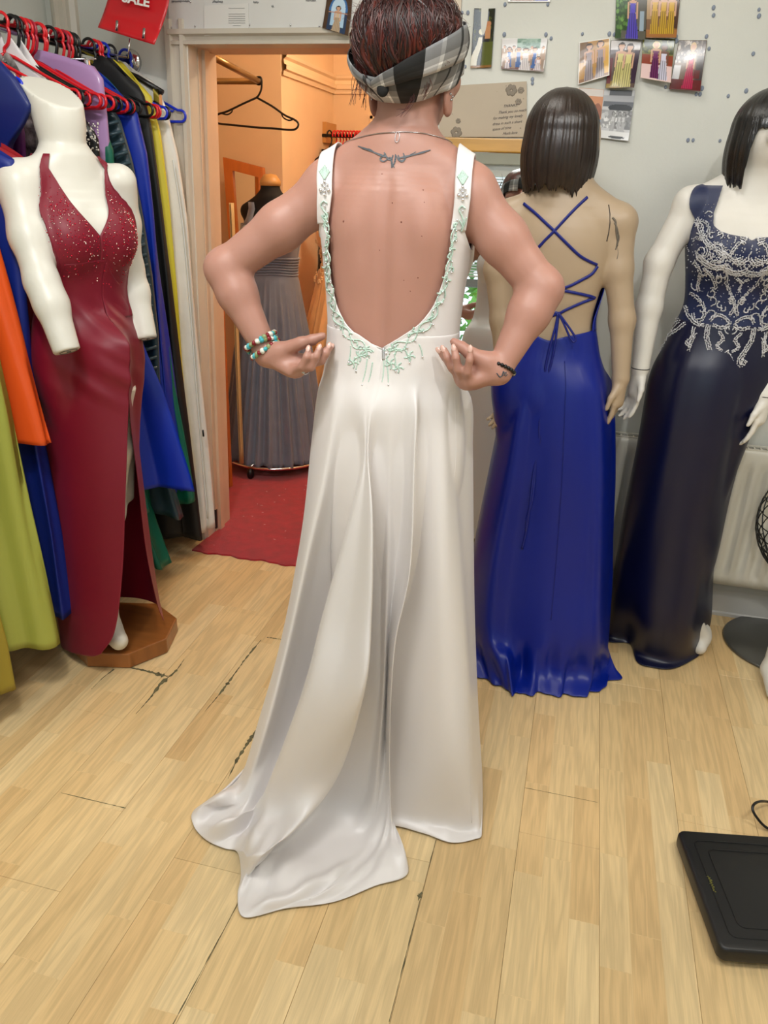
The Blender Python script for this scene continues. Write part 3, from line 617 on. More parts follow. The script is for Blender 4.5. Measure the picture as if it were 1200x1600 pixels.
for i in range(ng):
    p0, p1, p2, p3 = G[(i-1) % ng], G[i], G[(i+1) % ng], G[(i+2) % ng]; m1, m2 = (p2-p0)*.5, (p3-p1)*.5
    # limit overshoot at tight pleats
    L = np.linalg.norm(p2-p1, axis=1, keepdims=True); m1 = m1*np.minimum(1, 1.6*L/(np.linalg.norm(m1, axis=1, keepdims=True)+1e-9)); m2 = m2*np.minimum(1, 1.6*L/(np.linalg.norm(m2, axis=1, keepdims=True)+1e-9))
    rows.append((2*t**3-3*t*t+1)*p1[None]+(t**3-2*t*t+t)*m1[None]+(-2*t**3+3*t*t)*p2[None]+(t**3-t*t)*m2[None])
S = np.concatenate(rows).transpose(1, 0, 2)            # rows down, columns around
z = S[..., 2]; th = np.arctan2(S[..., 0]-X0, -(S[..., 1]-Y0)); up = z > 1.03
RB = radial(torso, X0, Y0, th[up], z[up], .0086); wgt = sstep(1.03, 1.13, z[up])[:, None]; S[up] = lerp(S[up], RB, wgt)
near = (z > .5) & (z <= 1.12); RB = radial(torso, X0, Y0, th[near], z[near], .007); q0 = S[near]; r0_ = np.hypot(q0[:, 0]-X0, q0[:, 1]-Y0); r1_ = np.hypot(RB[:, 0]-X0, RB[:, 1]-Y0); S[near] = np.where((r0_ < r1_)[:, None], RB, q0)
S[..., 2] = np.maximum(S[..., 2], 0.004)
# fine drape ripples on the lower skirt and train
rr = np.random.default_rng(3); q = np.linspace(0, 1, S.shape[0])[:, None]; c_ = np.linspace(0, 2*PI, S.shape[1])[None]
flat = sstep(.84, .93, q); S[..., 2] += flat*(1-sstep(.97, 1.0, q))*(.006+.012*(c_ < 2.6)*(c_ > .35))*(1+np.sin(c_*17+q*46)+0.6*np.sin(c_*31-q*70))*0.5
skirt = MB().grid(S, closed=True, flip=True)
gown = mk('gown', gown_b, m_satin, bride, solid=0.0025, label='ivory satin bodice with wide straps and low open back')
mk('skirt', skirt, m_satin, gown, sub=1, solid=0.002, label='long ivory satin skirt with pleated train spread on the floor')
# binding along the back opening
for pts in inner_edges: mk('binding', MB().tube(pts[::2], .0019, 6), m_satin, gown)
pts = radial(torso, X0, Y0, np.radians(np.linspace(2, 3, 8)), np.linspace(ZV+.002, ZV-.02, 8), .0105); mk('zip_pull', MB().tube(pts, .0028, 6, squash=.5), pbr('zip_grey', (196, 196, 198), .3, metal=.6), gown)
pts = radial(torso, X0, Y0, np.radians(np.linspace(1, -1, 20)), np.linspace(ZV-.02, 1.05, 20), .0095); mk('zip_seam', MB().tube(pts, .0011, 5), m_satin, gown)
# seams
def seam(cols, r0, r1):
    P = S[r0:r1, cols]; n_ = np.array([0, -.0012, 0]); return MB().tube(P+n_, .0009, 5)
mk('side_seam', seam(16*SUB, 4, 105), m_satin, gown); mk('train_seam', seam(9*SUB+2, 60, 108), m_satin, gown)
# beaded vine
m_mint = pbr('mint_beads', (190, 216, 202), 0.3, coat=.4, noise=.12, nscale=300); m_crys = pbr('crystal', (235, 235, 238), 0.06, metal=.9)
vine = MB(); crys = MB(); rv = np.random.default_rng(21)
def onb(P, off=.0098): P = np.asarray(P, float); return cast(bodyC, P[:, 0], P[:, 1], off)
SQ, GQ = [], []
def stroke(P, r=.0014): SQ.append((resample(catmull(np.c_[np.asarray(P, float), np.zeros(len(P))], 8), 24)[:, :2], r))
def gem(px, py, r=.0022): GQ.append((px, py, r))
for e, sgn in ((li, -1), (ri, 1)):
    E_ = resample(catmull(np.c_[np.asarray(e, float), np.zeros(len(e))], 12), 200)[:, :2]; Tn = np.gradient(E_, axis=0); Tn /= np.linalg.norm(Tn, axis=1, keepdims=True); Nn = np.stack([Tn[:, 1], -Tn[:, 0]], 1)
    Nn *= np.sign((Nn[:, :1]*sgn).mean()) if True else 1
    if sgn*Nn[40, 0] < 0: Nn = -Nn
    s_ = np.linspace(0, 1, 200); wide = np.interp(s_, [0, .3, .45, .7, 1], [10, 10, 9, 16, 22])
    w1 = E_+Nn*(wide*.45+wide*.33*np.sin(s_*46))[:, None]; w2 = E_+Nn*(wide*.55-wide*.33*np.sin(s_*46+.6))[:, None]
    for a in range(62, 196, 22): stroke(w1[a:a+24:3]); stroke(w2[a:a+24:3])
    for a in range(66, 198, 7):
        c0 = E_[a]+Nn[a]*wide[a]*rv.uniform(.25, .75); ang = rv.uniform(0, 2*PI); l = rv.uniform(5, 9); stroke([c0, c0+l*.6*np.array([math.cos(ang), math.sin(ang)]), c0+l*np.array([math.cos(ang+.8), math.sin(ang+.8)])], .0016)
    for a in range(60, 200, 9): c0 = E_[a]+Nn[a]*wide[a]*rv.uniform(.3, 1.15); gem(*c0)
    # leaf, jewels and scroll on the strap
    cx_, y0_ = ((507, 266) if sgn < 0 else (723, 274))
    for k in range(-3, 4): stroke([(cx_, y0_+14), (cx_+k*2.0, y0_+4), (cx_+k*2.6, y0_-8+abs(k)*3)], .0019)
    for k, (dx, dy, r_) in enumerate(((0, 18, .003), (-4, 22, .0025), (4, 22, .0025), (0, 26, .003), (-6, 31, .0038), (6, 31, .0038), (0, 33, .003), (0, 38, .003))): gem(cx_+dx, y0_+dy, r_)
    stroke([(cx_+4, y0_+52), (cx_-1, y0_+48), (cx_-6, y0_+54), (cx_-2, y0_+62), (cx_+3-sgn*2, y0_+72), (cx_-2, y0_+84)]); stroke([(cx_+6, y0_+66), (cx_+2, y0_+78), (cx_-2, y0_+88)]); stroke([(cx_-5, y0_+70), (cx_, y0_+80)]); gem(cx_, y0_+56, .0022)
for x0, y0, x1, y1 in ((574, 560, 566, 600), (582, 566, 574, 604), (600, 560, 596, 606), (603, 562, 607, 600), (560, 548, 556, 578), (548, 540, 545, 564), (616, 552, 618, 578), (632, 545, 640, 565), (655, 538, 660, 556)):
    stroke([(x0, y0), ((x0+x1)/2+1, (y0+y1)/2), (x1, y1)], .0013); gem(x1, y1+2, .0022)
for cx_, cy_ in ((562, 556), (552, 566), (610, 568), (622, 574), (640, 556), (572, 548), (617, 545)):
    for k in range(5): stroke([(cx_, cy_), (cx_+5*math.cos(k*1.26), cy_+5*math.sin(k*1.26)), (cx_+9*math.cos(k*1.26+.3), cy_+9*math.sin(k*1.26+.3))], .0016)
SP = onb(np.concatenate([q_[0] for q_ in SQ])).reshape(-1, 24, 3)
for Q, (_, r) in zip(SP, SQ): vine.tube(Q, np.full(24, r)*(1+.25*np.sin(np.arange(24)*2.2)), 5)
GP = onb([q_[:2] for q_ in GQ], .011)
for Q, q_ in zip(GP, GQ): crys.ball(Q, q_[2], 7, 4)
mk('beaded_vine', vine, m_mint, gown, kind='stuff', label='mint green beaded vines along the open back'); mk('crystals', crys, m_crys, gown, kind='stuff', label='small clear crystals sewn along the straps and back')

# ---- tattoo, moles, jewellery
m_ink = pbr('tattoo_ink', (72, 78, 84), 0.5)
tat = MB()
def ink(P, w):
    Q = cast(bodyC, *np.array(resample(catmull(np.c_[np.asarray(P, float), np.zeros(len(P))], 8), 30)[:, :2]).T, .0012); n_ = len(Q); w = np.interp(np.linspace(0, 1, n_), np.linspace(0, 1, len(w)), w)
    T = np.gradient(Q, axis=0); T /= np.linalg.norm(T, axis=1, keepdims=True); sd = np.cross(T, CF); tat.grid(np.stack([Q-sd*w[:, None], Q+sd*w[:, None]], 1))
for pl, w in (([(559, 228), (570, 232), (582, 237), (597, 243), (606, 246)], [.0008, .002, .001, .002, .001]), ([(566, 233), (577, 233), (588, 240)], [.0005, .0012, .0005]), ([(673, 234), (660, 238), (645, 242), (632, 245), (622, 247)], [.0006, .0018, .001, .0018, .001]), ([(650, 237), (640, 243), (655, 240)], [.0005, .0012, .0005]),
              ([(603, 240), (594, 248), (600, 252), (610, 246), (612, 256), (612, 262)], [.0012, .0016, .001, .0016, .001]), ([(600, 238), (606, 248), (612, 250)], [.001, .0015, .001]), ([(614, 242), (612, 252), (616, 262)], [.001, .0016, .0008]), ([(618, 241), (617, 252), (613, 261)], [.001, .0016, .0008]),
              ([(630, 239), (633, 248), (624, 251), (619, 243)], [.001, .0014, .001, .001]), ([(622, 242), (626, 252), (632, 250), (631, 242)], [.001, .0014, .001, .001])): ink(pl, w)
mk('tattoo', tat, m_ink, bride, label='dark grey ornamental tattoo between the shoulder blades')
mo = MB()
for px, py, r_ in ((537, 346, .0022), (627, 347, .0016), (597, 272, .0013), (661, 297, .0014), (593, 391, .001), (653, 434, .0013), (613, 317, .0013), (631, 438, .001), (659, 369, .001), (641, 455, .001), (663, 316, .0009)):
    mo.ball(cast(bodyC, [px], [py], 0)[0], (r_, .0006, r_), 8, 4)
mk('moles', mo, pbr('mole', (120, 66, 52), .5), bride, kind='stuff')
m_silver = pbr('silver', (190, 190, 192), .2, metal=1)
tn_ = np.linspace(0, 2*PI, 64, endpoint=False); bz_ = aty(620, 207, Y0-.055)[2]; nk = radial(bodyC, X0, Y0+.004, tn_, bz_+.004*np.sin(tn_)-.045*(1-np.cos(tn_))/2*np.abs(np.sin(tn_/2)), .0014, .14)
neck = mk('necklace', MB().tube(nk, .0008, 5, closed=True), m_silver, bride, label='thin silver chain')
pn = cast(bodyB, [620, 618, 617, 619, 622, 624, 624, 622], [206, 212, 219, 222, 221, 214, 208, 206], .002); mk('safety_pin', MB().tube(catmull(pn, 4), .0006, 5), m_silver, neck)
# bracelets
def wrist_ring(W_, E_, t_, r_, tilt=0.0):
    ax = (E_-W_)/np.linalg.norm(E_-W_); c = W_+ax*t_; u_ = np.cross(ax, [0, 0, 1.0]); u_ /= np.linalg.norm(u_); v_ = np.cross(ax, u_); an = np.linspace(0, 2*PI, 26, endpoint=False); return c+r_*(np.cos(an)[:, None]*u_+np.sin(an)[:, None]*v_)+ax*(tilt*np.cos(an))[:, None]
cols = [pbr('bead_teal', (70, 170, 180), .3), pbr('bead_cream', (222, 222, 210), .3), pbr('bead_red', (130, 24, 34), .3), pbr('bead_green', (136, 150, 104), .4)]
for bi, (t_, tl) in enumerate(((.010, .006), (.020, -.006), (.030, .004))):
    br_ = mk('bead_bracelet', MB().tube(wrist_ring(WL, EL, t_, .0295+.0012*bi, tl), .0012, 5, closed=True), cols[3], bride, label=['bracelet of red and cream beads', 'bracelet of teal chip beads', 'bracelet of pale stone chips'][bi])
    R_ = wrist_ring(WL, EL, t_, .031+.0012*bi, tl)
    for ci in range(4):
        b_ = MB()
        for k in range(26):
            if (k*7+bi*3) % 4 == ci: a_ = rv.uniform(.0040, .0072, 3); b_.ball(R_[k], a_, 6, 4)
        mk('beads', b_, cols[(ci+bi) % 4], br_, kind='stuff')
R_ = wrist_ring(WR, ER, .006, .029, .004); b1, b2 = MB(), MB()
for k in range(26): (b2 if k % 6 == 3 else b1).ball(R_[k], (.004, .004, .004), 6, 4)
b_ = mk('black_bracelet', b1, m_black, bride, label='bracelet of black beads with silver spacers'); mk('spacer_beads', b2, m_silver, b_, kind='stuff')
J = FING[(id(left), 'ring')]; ax = (J[1]-J[0])/np.linalg.norm(J[1]-J[0]); mk('finger_ring', MB().tube(wrist_ring(lerp(J[0], J[1], .55), J[1], 0, .0105), .0016, 6, closed=True).ball(lerp(J[0], J[1], .55)+np.array([.001, -.010, -.005]), .0035, 6, 4), m_silver, bride)
it = MB()
def ink2(P, w=.0010):
    global tat
    Q = cast(bodyB, *np.array(P, float).T, .0004); it.tube(catmull(Q, 4), w, 4)
ink2([(776, 583), (781, 589), (786, 586)]); ink2([(784, 588), (787, 580), (788, 587)]); ink2([(787, 586), (791, 581), (790, 588), (793, 585)], .0008)
mk('wrist_tattoo', it, m_ink, bride)

# ---- hair and headband
m_hair = pbr('auburn_hair', (40, 12, 10), 0.42, rgb2=(96, 30, 20), nscale=14, stretch=(6, 6, 1), spec=.6, aniso=.5)
hb = Body()
for px, py, Yh, r_ in ((632, 60, 1.495, (.078, .060, .064)), (600, 55, 1.505, (.050, .050, .060)), (668, 45, 1.50, (.050, .05, .055)), (635, 20, 1.53, (.072, .07, .045)), (628, 105, 1.495, (.058, .04, .04)), (585, 85, 1.52, (.030, .04, .05)), (690, 60, 1.53, (.026, .05, .05))):
    hb.add(ell(aty(px, py, Yh), r_), .03)
hb.add(ell((HX, HY-.008, HZ+.012), (.080, .100, .092), RH), .03)
hb.post.append(lambda x, y, z, d: np.maximum(d, np.where(y > HY+.045, 1.675+(y-HY)*.3-z, 1.585-z)))
hair = mk('hair', hb.mesh(.005), m_hair, bride, label='dark auburn hair pinned up in a messy bun')
st = MB(); rh = np.random.default_rng(8)
def strand(P, r0=.0012, r1=.0003): Q = catmull(np.asarray(P, float), 6); st.tube(Q, np.linspace(r0, r1, len(Q)), 4, caps=False)
HQ = []; HR = []
for i in range(1500):
    lock = i < 110; x0 = rh.uniform(578, 706); y0 = float(np.interp(x0, [575, 600, 650, 700], [118, 134, 112, 70]))-abs(rh.normal(0, 16)); k_ = rh.uniform(.95, 1.35); x1 = 636+(x0-640)*k_+rh.normal(0, 16); y1 = rh.uniform(-22, 30) if rh.uniform() < .7 else rh.uniform(20, 60); bow = rh.normal(0, 9)+(x0-640)*.25; cu_ = rh.normal(0, 14); HR.append((lock, rh.uniform(.0035, .0065) if lock else rh.choice([.0007, .0010, .0014])))
    for t_ in np.linspace(0, 1, 7): HQ.append((lerp(x0, x1, t_)+bow*math.sin(t_*PI)+cu_*max(0, t_-.6)**1.5*2.2+2*math.sin(t_*7+i), lerp(y0, y1, t_)+abs(cu_)*.5*max(0, t_-.75)))
HQ = np.array(HQ); hc_ = cast(hb, HQ[:, 0], HQ[:, 1], .001, t1=1.75).reshape(-1, 7, 3); st2 = MB()
for Q, (lock, r0_) in zip(hc_, HR):
    if np.ptp(Q[:, 1]) < .10 and Q[:, 1].max() < 1.66:
        Q = Q-CF*((.004 if lock else .006)*np.sin(np.linspace(.2, 2.9, 7))*rh.uniform(.2, 1.4))[:, None]; Q2 = catmull(Q, 5); (st if rh.uniform() < .5 else st2).tube(Q2, r0_*np.sin(np.linspace(.45, 2.85, len(Q2))), 6 if lock else 4, caps=False, squash=.5 if lock else 1)
for i in range(46):
    a_ = rh.uniform(PI*.85, PI*2.15); l_ = rh.uniform(.1, .3); R1 = np.array([634+80*math.cos(a_), 60+72*math.sin(a_)]); a2_ = a_+rh.normal(0, .25); R2 = np.array([634+(80+90*l_)*math.cos(a2_)*.98, 60+(72+80*l_)*math.sin(a2_)]); strand([aty(*lerp(R1, R2, t_)+rh.normal(0, 2.0, 2)*t_, 1.52) for t_ in (-.3, 0, .35, .7, 1)], .0006, .0002)
for P in ([(566, 40), (558, 80), (566, 110), (560, 150)], [(572, 60), (564, 95), (572, 125), (568, 165)], [(578, 75), (570, 110), (580, 140)], [(640, 120), (645, 145), (640, 165), (625, 178)], [(690, 40), (704, 55), (702, 80), (695, 100)], [(650, 45), (672, 70), (690, 85), (700, 98)], [(600, 10), (575, 25), (561, 60), (566, 90)], [(662, 100), (668, 130), (664, 150)], [(568, 70), (559, 100), (557, 130), (551, 160)]):
    P3 = [aty(p[0], p[1], 1.475+rh.uniform(-.01, .02)) for p in P]
    for k in range(8): strand([p+rh.normal(0, .0036, 3) for p in P3], .0005)
mk('loose_strands', st, m_hair, hair, kind='stuff'); mk('dark_strands', st2, pbr('dark_hair', (26, 9, 9), .36, rgb2=(50, 16, 13), nscale=16, spec=.5), hair, kind='stuff')
m_pl = bpy.data.materials.new('tartan'); m_pl.use_nodes = True; N = m_pl.node_tree.nodes; L = m_pl.node_tree.links
uvn = N.new('ShaderNodeUVMap'); sp = N.new('ShaderNodeSeparateXYZ'); L.new(uvn.outputs[0], sp.inputs[0])
def stripes(sock, freq):
    a = N.new('ShaderNodeMath'); a.operation = 'MULTIPLY'; a.inputs[1].default_value = freq; L.new(sock, a.inputs[0]); f_ = N.new('ShaderNodeMath'); f_.operation = 'FRACT'; L.new(a.outputs[0], f_.inputs[0])
    rp = N.new('ShaderNodeValToRGB'); rp.color_ramp.interpolation = 'CONSTANT'; L.new(f_.outputs[0], rp.inputs[0]); e = rp.color_ramp.elements; e[0].position = 0; e[0].color = (.02, .02, .02, 1); e[1].position = .28; e[1].color = (.66, .66, .68, 1)
    for p, c in ((.42, .95), (.46, .5), (.62, .08), (.66, .62), (.84, 1.0), (.88, .4)): q_ = e.new(p); q_.color = (c, c, c, 1)
    return rp.outputs[0]
mx_ = N.new('ShaderNodeMix'); mx_.data_type = 'RGBA'; mx_.blend_type = 'MULTIPLY'; mx_.inputs[0].default_value = .72; L.new(stripes(sp.outputs['X'], 9.0), mx_.inputs[6]); L.new(stripes(sp.outputs['Y'], 9.0), mx_.inputs[7]); L.new(mx_.outputs[2], N['Principled BSDF'].inputs['Base Color']); N['Principled BSDF'].inputs['Roughness'].default_value = .85
allh = Body(); allh.p = bodyB.p[len(torso.p):len(torso.p)+12]+hb.p
def band(name, ctr, wid=None, off=.004, closed=True, nseg=None):
    """ctr: angles + heights around the head; radial cloth strip"""
    n_ = nseg or len(ctr); A_ = np.array([c[0] for c in ctr]); Zc = np.array([c[1] for c in ctr]); Wd = np.array([c[2] for c in ctr]); v_ = np.linspace(-.5, .5, 9)
    ZZ = Zc[:, None]+Wd[:, None]*v_[None]; P = radial(allh, HX, HY-.01, A_[:, None]+0*v_[None], ZZ, off, .2); P += np.stack([0*ZZ, 0*ZZ, 0*ZZ], -1)
    bulge = .003*np.cos(v_*PI)[None]*(1+.5*np.sin(A_*9)[:, None]); dirs = P-np.array([HX, HY-.01, 0]); dirs[..., 2] = 0; dirs /= np.linalg.norm(dirs, axis=-1, keepdims=True); P = P+dirs*bulge[..., None]
    uv = np.stack([np.broadcast_to((A_*.08)[:, None], ZZ.shape), np.broadcast_to((v_*.06)[None], ZZ.shape)], -1).reshape(-1, 2)
    return mk(name, MB().grid(P, flip=True), m_pl, bride if name == 'headband' else band.o, solid=.002, uv=uv, label='black, grey and white tartan cloth headband' if name == 'headband' else None)
an = np.linspace(-PI, PI, 73)
zc_ = lambda a: 1.604+.048*(1-np.cos(a))/2*1.6+.004*np.sin(2*a)
band.o = band('headband', [(a, 1.600+.052*(1-np.cos(a))/2*1.5+(.010 if a > 0 else 0)*math.sin(min(abs(a), PI/2))**2, .032+.020*math.sin(min(abs(a), PI/2))**2) for a in an])
a2 = np.linspace(math.radians(-24), math.radians(110), 44)
band('upper_wrap', [(a, float(np.interp(a, [-.42, 0, .4, .93, 1.5, 1.92], [1.606, 1.620, 1.640, 1.672, 1.69, 1.70])), float(np.interp(a, [-.42, 0, .4, .93, 1.92], [.012, .024, .040, .056, .05]))) for a in a2], None, .009)
a3 = np.linspace(math.radians(-24), math.radians(-110), 26)
band('side_wrap', [(a, float(np.interp(-a, [.42, .8, 1.3, 1.92], [1.608, 1.634, 1.665, 1.69])), float(np.interp(-a, [.42, .8, 1.3, 1.92], [.012, .022, .032, .034]))) for a in a3], None, .008)
kn = cast(allh, [598], [140], .010)[0]; mk('knot', MB().ball(kn, (.011, .007, .012), 10, 7), m_pl, band.o, uv=np.tile([[.02, .02]], (10*6+2, 1)))
er = MB()
for px, py in ((581, 155), (705, 156), (707, 151), (704, 147)): er.ball(cast(bodyB, [px], [py], .001)[0], .0025, 6, 4)
mk('ear_studs', er, m_silver, bride, kind='stuff')
# ================================================================== shop mannequins and the gowns on them
def loft_rot(cx, cy, ang, zs, a, bf, bb, dx=None, dy=None, p=2.25):
    dx = dx or [0]*len(zs); dy = dy or [0]*len(zs); f0, bb0 = loft(zs, dx, dy, a, bf, bb, p); c, s = math.cos(ang), math.sin(ang)
    def f(x, y, z): X, Y = x-cx, y-cy; return f0(c*X+s*Y, -s*X+c*Y, z)
    m = max(max(a), max(bf), max(bb))+max(map(abs, dx))+max(map(abs, dy)); return f, (np.array([cx-m, cy-m, zs[0]]), np.array([cx+m, cy+m, zs[-1]]))
def mannequin_torso(cx, cy, ang, dz=0.0, slim=1.0, bust=1.0):
    """ang turns the local +y (front) about z"""
    T = Body(); c, s = math.cos(ang), math.sin(ang); L = lambda x, y, z: np.array([cx+c*x-s*y, cy+s*x+c*y, z+dz])
    zs = [z+dz for z in (.50, .66, .80, .90, .98, 1.06, 1.12, 1.20, 1.28, 1.35, 1.40, 1.44, 1.48)]
    a = [v*slim for v in (.085, .105, .126, .146, .148, .126, .112, .120, .134, .138, .120, .085, .058)]
    T.add(loft_rot(cx, cy, ang, zs, a, [.06, .07, .088, .096, .098, .088, .082, .092, .105, .092, .07, .056, .05], [.05, .07, .095, .112, .10, .082, .076, .082, .088, .088, .078, .062, .054]), .001)
    for q in (-1, 1):
        T.add(ell(L(q*.062, .080*bust+.006, 1.275), (.056, .052, .062)), .05)
        T.add(rc(L(q*.045, 0, 1.455), L(q*.125, -.005, 1.408), .036, .036), .03)
    T.L = L; return T
def add_arm(B, P, R, k=.02):
    for i in range(len(P)-1): B.add(rc(P[i], P[i+1], R[i], R[i+1]), k)
def simple_hand(B, W_, d, side, up=(0, 0, 1.0), s=1.0):
    """relaxed hand continuing along d from the wrist; side = direction of the thumb"""
    d = np.asarray(d, float)/np.linalg.norm(d); t = np.asarray(side, float); t = t-d*(t @ d); t /= np.linalg.norm(t); n = np.cross(d, t)
    B.add(rc(W_, W_+d*.07*s, .020*s, .022*s), .015); B.add(rc(W_+d*.03*s+t*.012*s, W_+d*.075*s+t*.02*s, .014*s, .012*s), .012); B.add(rc(W_+d*.03*s-t*.012*s, W_+d*.075*s-t*.022*s, .014*s, .010*s), .012)
    for k, (o, l, cu) in enumerate(((.022, .068, .10), (.008, .078, .14), (-.007, .073, .2), (-.021, .058, .28))):
        b0 = W_+d*.078*s+t*o*s; b1 = b0+(d*.42+n*cu*.35)*l*s; b2 = b1+(d*.36+n*cu)*l*s; b3 = b2+(d*.22+n*cu*1.1)*l*s
        B.add(rc(b0, b1, .0092*s, .0085*s), .005); B.add(rc(b1, b2, .0085*s, .0075*s), .002); B.add(rc(b2, b3, .0075*s, .0058*s), .002)
    c0 = W_+d*.025*s+t*.018*s; c1 = c0+(d*.03+t*.022+n*.008)*s; c2 = c1+(d*.034+t*.006+n*.006)*s
    B.add(rc(c0, c1, .013*s, .010*s), .008); B.add(rc(c1, c2, .010*s, .0065*s), .003)
def gpts(pts): return np.array([np.array(p[1:]) if p[0] == 'w' else aty(*p) for p in pts])
def guide_surface(gl, nrow=90, SUB=6, closed=True, lim=1.6):
    G = np.array([resample(catmull(gpts(g) if not isinstance(g, np.ndarray) else g, 14), nrow) for g in gl]); ng = len(G); t = (np.arange(SUB)/SUB)[:, None, None]; rows = []
    for i in range(ng if closed else ng-1):
        if closed: p0, p1, p2, p3 = G[(i-1) % ng], G[i], G[(i+1) % ng], G[(i+2) % ng]
        else: p1, p2 = G[i], G[i+1]; p0 = G[i-1] if i else 2*p1-p2; p3 = G[i+2] if i+2 < ng else 2*p2-p1
        m1, m2 = (p2-p0)*.5, (p3-p1)*.5; Ln = np.linalg.norm(p2-p1, axis=1, keepdims=True)
        m1 = m1*np.minimum(1, lim*Ln/(np.linalg.norm(m1, axis=1, keepdims=True)+1e-9)); m2 = m2*np.minimum(1, lim*Ln/(np.linalg.norm(m2, axis=1, keepdims=True)+1e-9))
        rows.append((2*t**3-3*t*t+1)*p1[None]+(t**3-2*t*t+t)*m1[None]+(-2*t**3+3*t*t)*p2[None]+(t**3-t*t)*m2[None])
    if not closed: rows.append(G[-1:])
    return np.concatenate(rows).transpose(1, 0, 2)
def keep_out(S, T, cx, cy, z0, z1, off=.006):
    z = S[..., 2]; m = (z > z0) & (z < z1); q = S[m]; th = np.arctan2(q[:, 0]-cx, -(q[:, 1]-cy)); RB = radial(T, cx, cy, th, z[m], off); r0, r1 = np.hypot(q[:, 0]-cx, q[:, 1]-cy), np.hypot(RB[:, 0]-cx, RB[:, 1]-cy)
    S[m] = np.where((r0 < r1)[:, None], RB, q); return S
def wrap_panel(T, cx, cy, ta, tb, z, off=.006, n=26):
    """rows z with angle spans ta(z)..tb(z) wrapped on the torso"""
    z = np.asarray(z, float); u = np.linspace(0, 1, n); ta = np.broadcast_to(ta, z.shape); tb = np.broadcast_to(tb, z.shape)
    return radial(T, cx, cy, ta[:, None]+(tb-ta)[:, None]*u[None], z[:, None]+0*u[None], off)
def wig(name, parent, c, rx, ry, ztop, zbot, front, mat, seed, gap=.9, bang=.35, label=None):
    """bob: shell of hair, open towards the angle 'front'"""
    r_ = np.random.default_rng(seed); n, m = 220, 46; ph = np.linspace(0, 2*PI, n, endpoint=False); H = ztop-zbot
    ns = np.interp(np.arange(n), np.arange(0, n+4, 4), r_.normal(0, 1, len(np.arange(0, n+4, 4)))); ns2 = r_.normal(0, 1, n)
    df = np.abs((ph-front+PI) % (2*PI)-PI); hair_len = np.where(df < gap, bang+(1-bang)*sstep(gap*.65, gap, df), 1.0); bot = hair_len*(H)*(1+.032*ns+.020*ns2)
    P = []
    for i, v in enumerate(np.linspace(0, 1, m)):
        L_ = bot*v; q = np.clip(L_/(H*.42), 0, 1); rad = np.sqrt(np.clip(1-(1-q)**2, 0, 1)); low = np.clip((L_/H-.42)/.58, 0, 1); rad = rad*(1+.07*np.sin(low*PI)-.10*low**2.2); g = 1+(.012*ns+.008*ns2)*sstep(.05, .4, v)+.006*np.sin(ph*31+ns*2)
        P.append(np.stack([c[0]+rx*rad*g*np.cos(ph), c[1]+ry*rad*g*np.sin(ph), ztop-L_], 1))
    o = mk(name, MB().grid(np.array(P), closed=True, flip=True), mat, parent, solid=.004, label=label); return o
m_wig = pbr('dark_wig', (26, 17, 14), .3, rgb2=(48, 34, 28), nscale=10, stretch=(14, 14, .6), spec=.6, aniso=.6, bump=.25, bscale=40)
m_wigb = pbr('black_wig', (9, 8, 10), .22, rgb2=(24, 22, 24), nscale=10, stretch=(14, 14, .6), spec=.7, aniso=.6, bump=.3, bscale=40)

# ---------------------------------------------------------------- headless white mannequin in magenta
m_mann = pbr('white_mannequin', (226, 224, 214), .38, noise=.04, nscale=5)
MX, MY, MA = -1.355, 1.925, math.radians(-116.7)
TM = mannequin_torso(MX, MY, MA, dz=0.015, slim=1.02, bust=.86); BM = Body(); BM.p = list(TM.p)
L = TM.L
BM.add(rc(L(0, -.005, 1.44), L(0, -.012, 1.58), .058, .056), .03); BM.add(rc(L(0, -.012, 1.56), L(0, -.045, 1.66), .056, .075), .03)
add_arm(BM, A3([(28, 292, 1.80), (45, 370, 1.77), (66, 442, 1.74), (80, 475, 1.73), (107, 556, 1.71)]), [.048, .045, .040, .040, .033], .025)
BM.add(ell(aty(28, 285, 1.81), (.05, .05, .05)), .04)
add_arm(BM, A3([(186, 284, 2.02), (194, 350, 2.05), (203, 420, 2.06), (212, 455, 2.05), (231, 536, 2.02)]), [.046, .042, .036, .036, .029], .025)
BM.add(rc(L(.05, 0, .86), L(.04, .0, .47), .05, .04), .03); BM.add(rc(L(.04, .0, .47), L(.045, -.02, .11), .04, .03), .02); BM.add(rc(L(.065, -.02, .11), L(.07, .11, .075), .03, .024), .02)
lg = A3([(182, 600, 1.905), (181, 700, 1.90), (174, 800, 1.885), (168, 900, 1.87), (172, 980, 1.845), (187, 1000, 1.80)])
add_arm(BM, lg, [.046, .043, .037, .032, .028, .020], .03); BM.add(rc(L(-.05, 0, .86), lg[0], .05, .046), .03)
cutn = np.array([*(L(0, .42, 0)-L(0, 0, 0))[:2], .90]); cutn /= np.linalg.norm(cutn); cp0 = L(0, -.03, 1.622)
BM.post.append(lambda x, y, z, d: np.maximum(d, (x-cp0[0])*cutn[0]+(y-cp0[1])*cutn[1]+(z-cp0[2])*cutn[2]))
for P0, P1 in (((80, 475, 1.73), (107, 549, 1.712)), ((214, 455, 2.05), (231, 529, 2.022))):
    a_, b_ = A3([P0, P1]); nn = (b_-a_)/np.linalg.norm(b_-a_)
    BM.post.append(lambda x, y, z, d, a_=b_, nn=nn: np.where((np.abs(x-a_[0]) < .12) & (np.abs(y-a_[1]) < .12) & (np.abs(z-a_[2]) < .12), np.maximum(d, (x-a_[0])*nn[0]+(y-a_[1])*nn[1]+(z-a_[2])*nn[2]), d))
man = thing('mannequin', 'headless glossy white mannequin with handless arms on an octagonal wooden base', 'mannequin', (MX, MY, 0), 'shop mannequins')
mk('body', BM.mesh(.0055), m_mann, man)
bc = np.array([MX-.005, 1.948]); oc = []
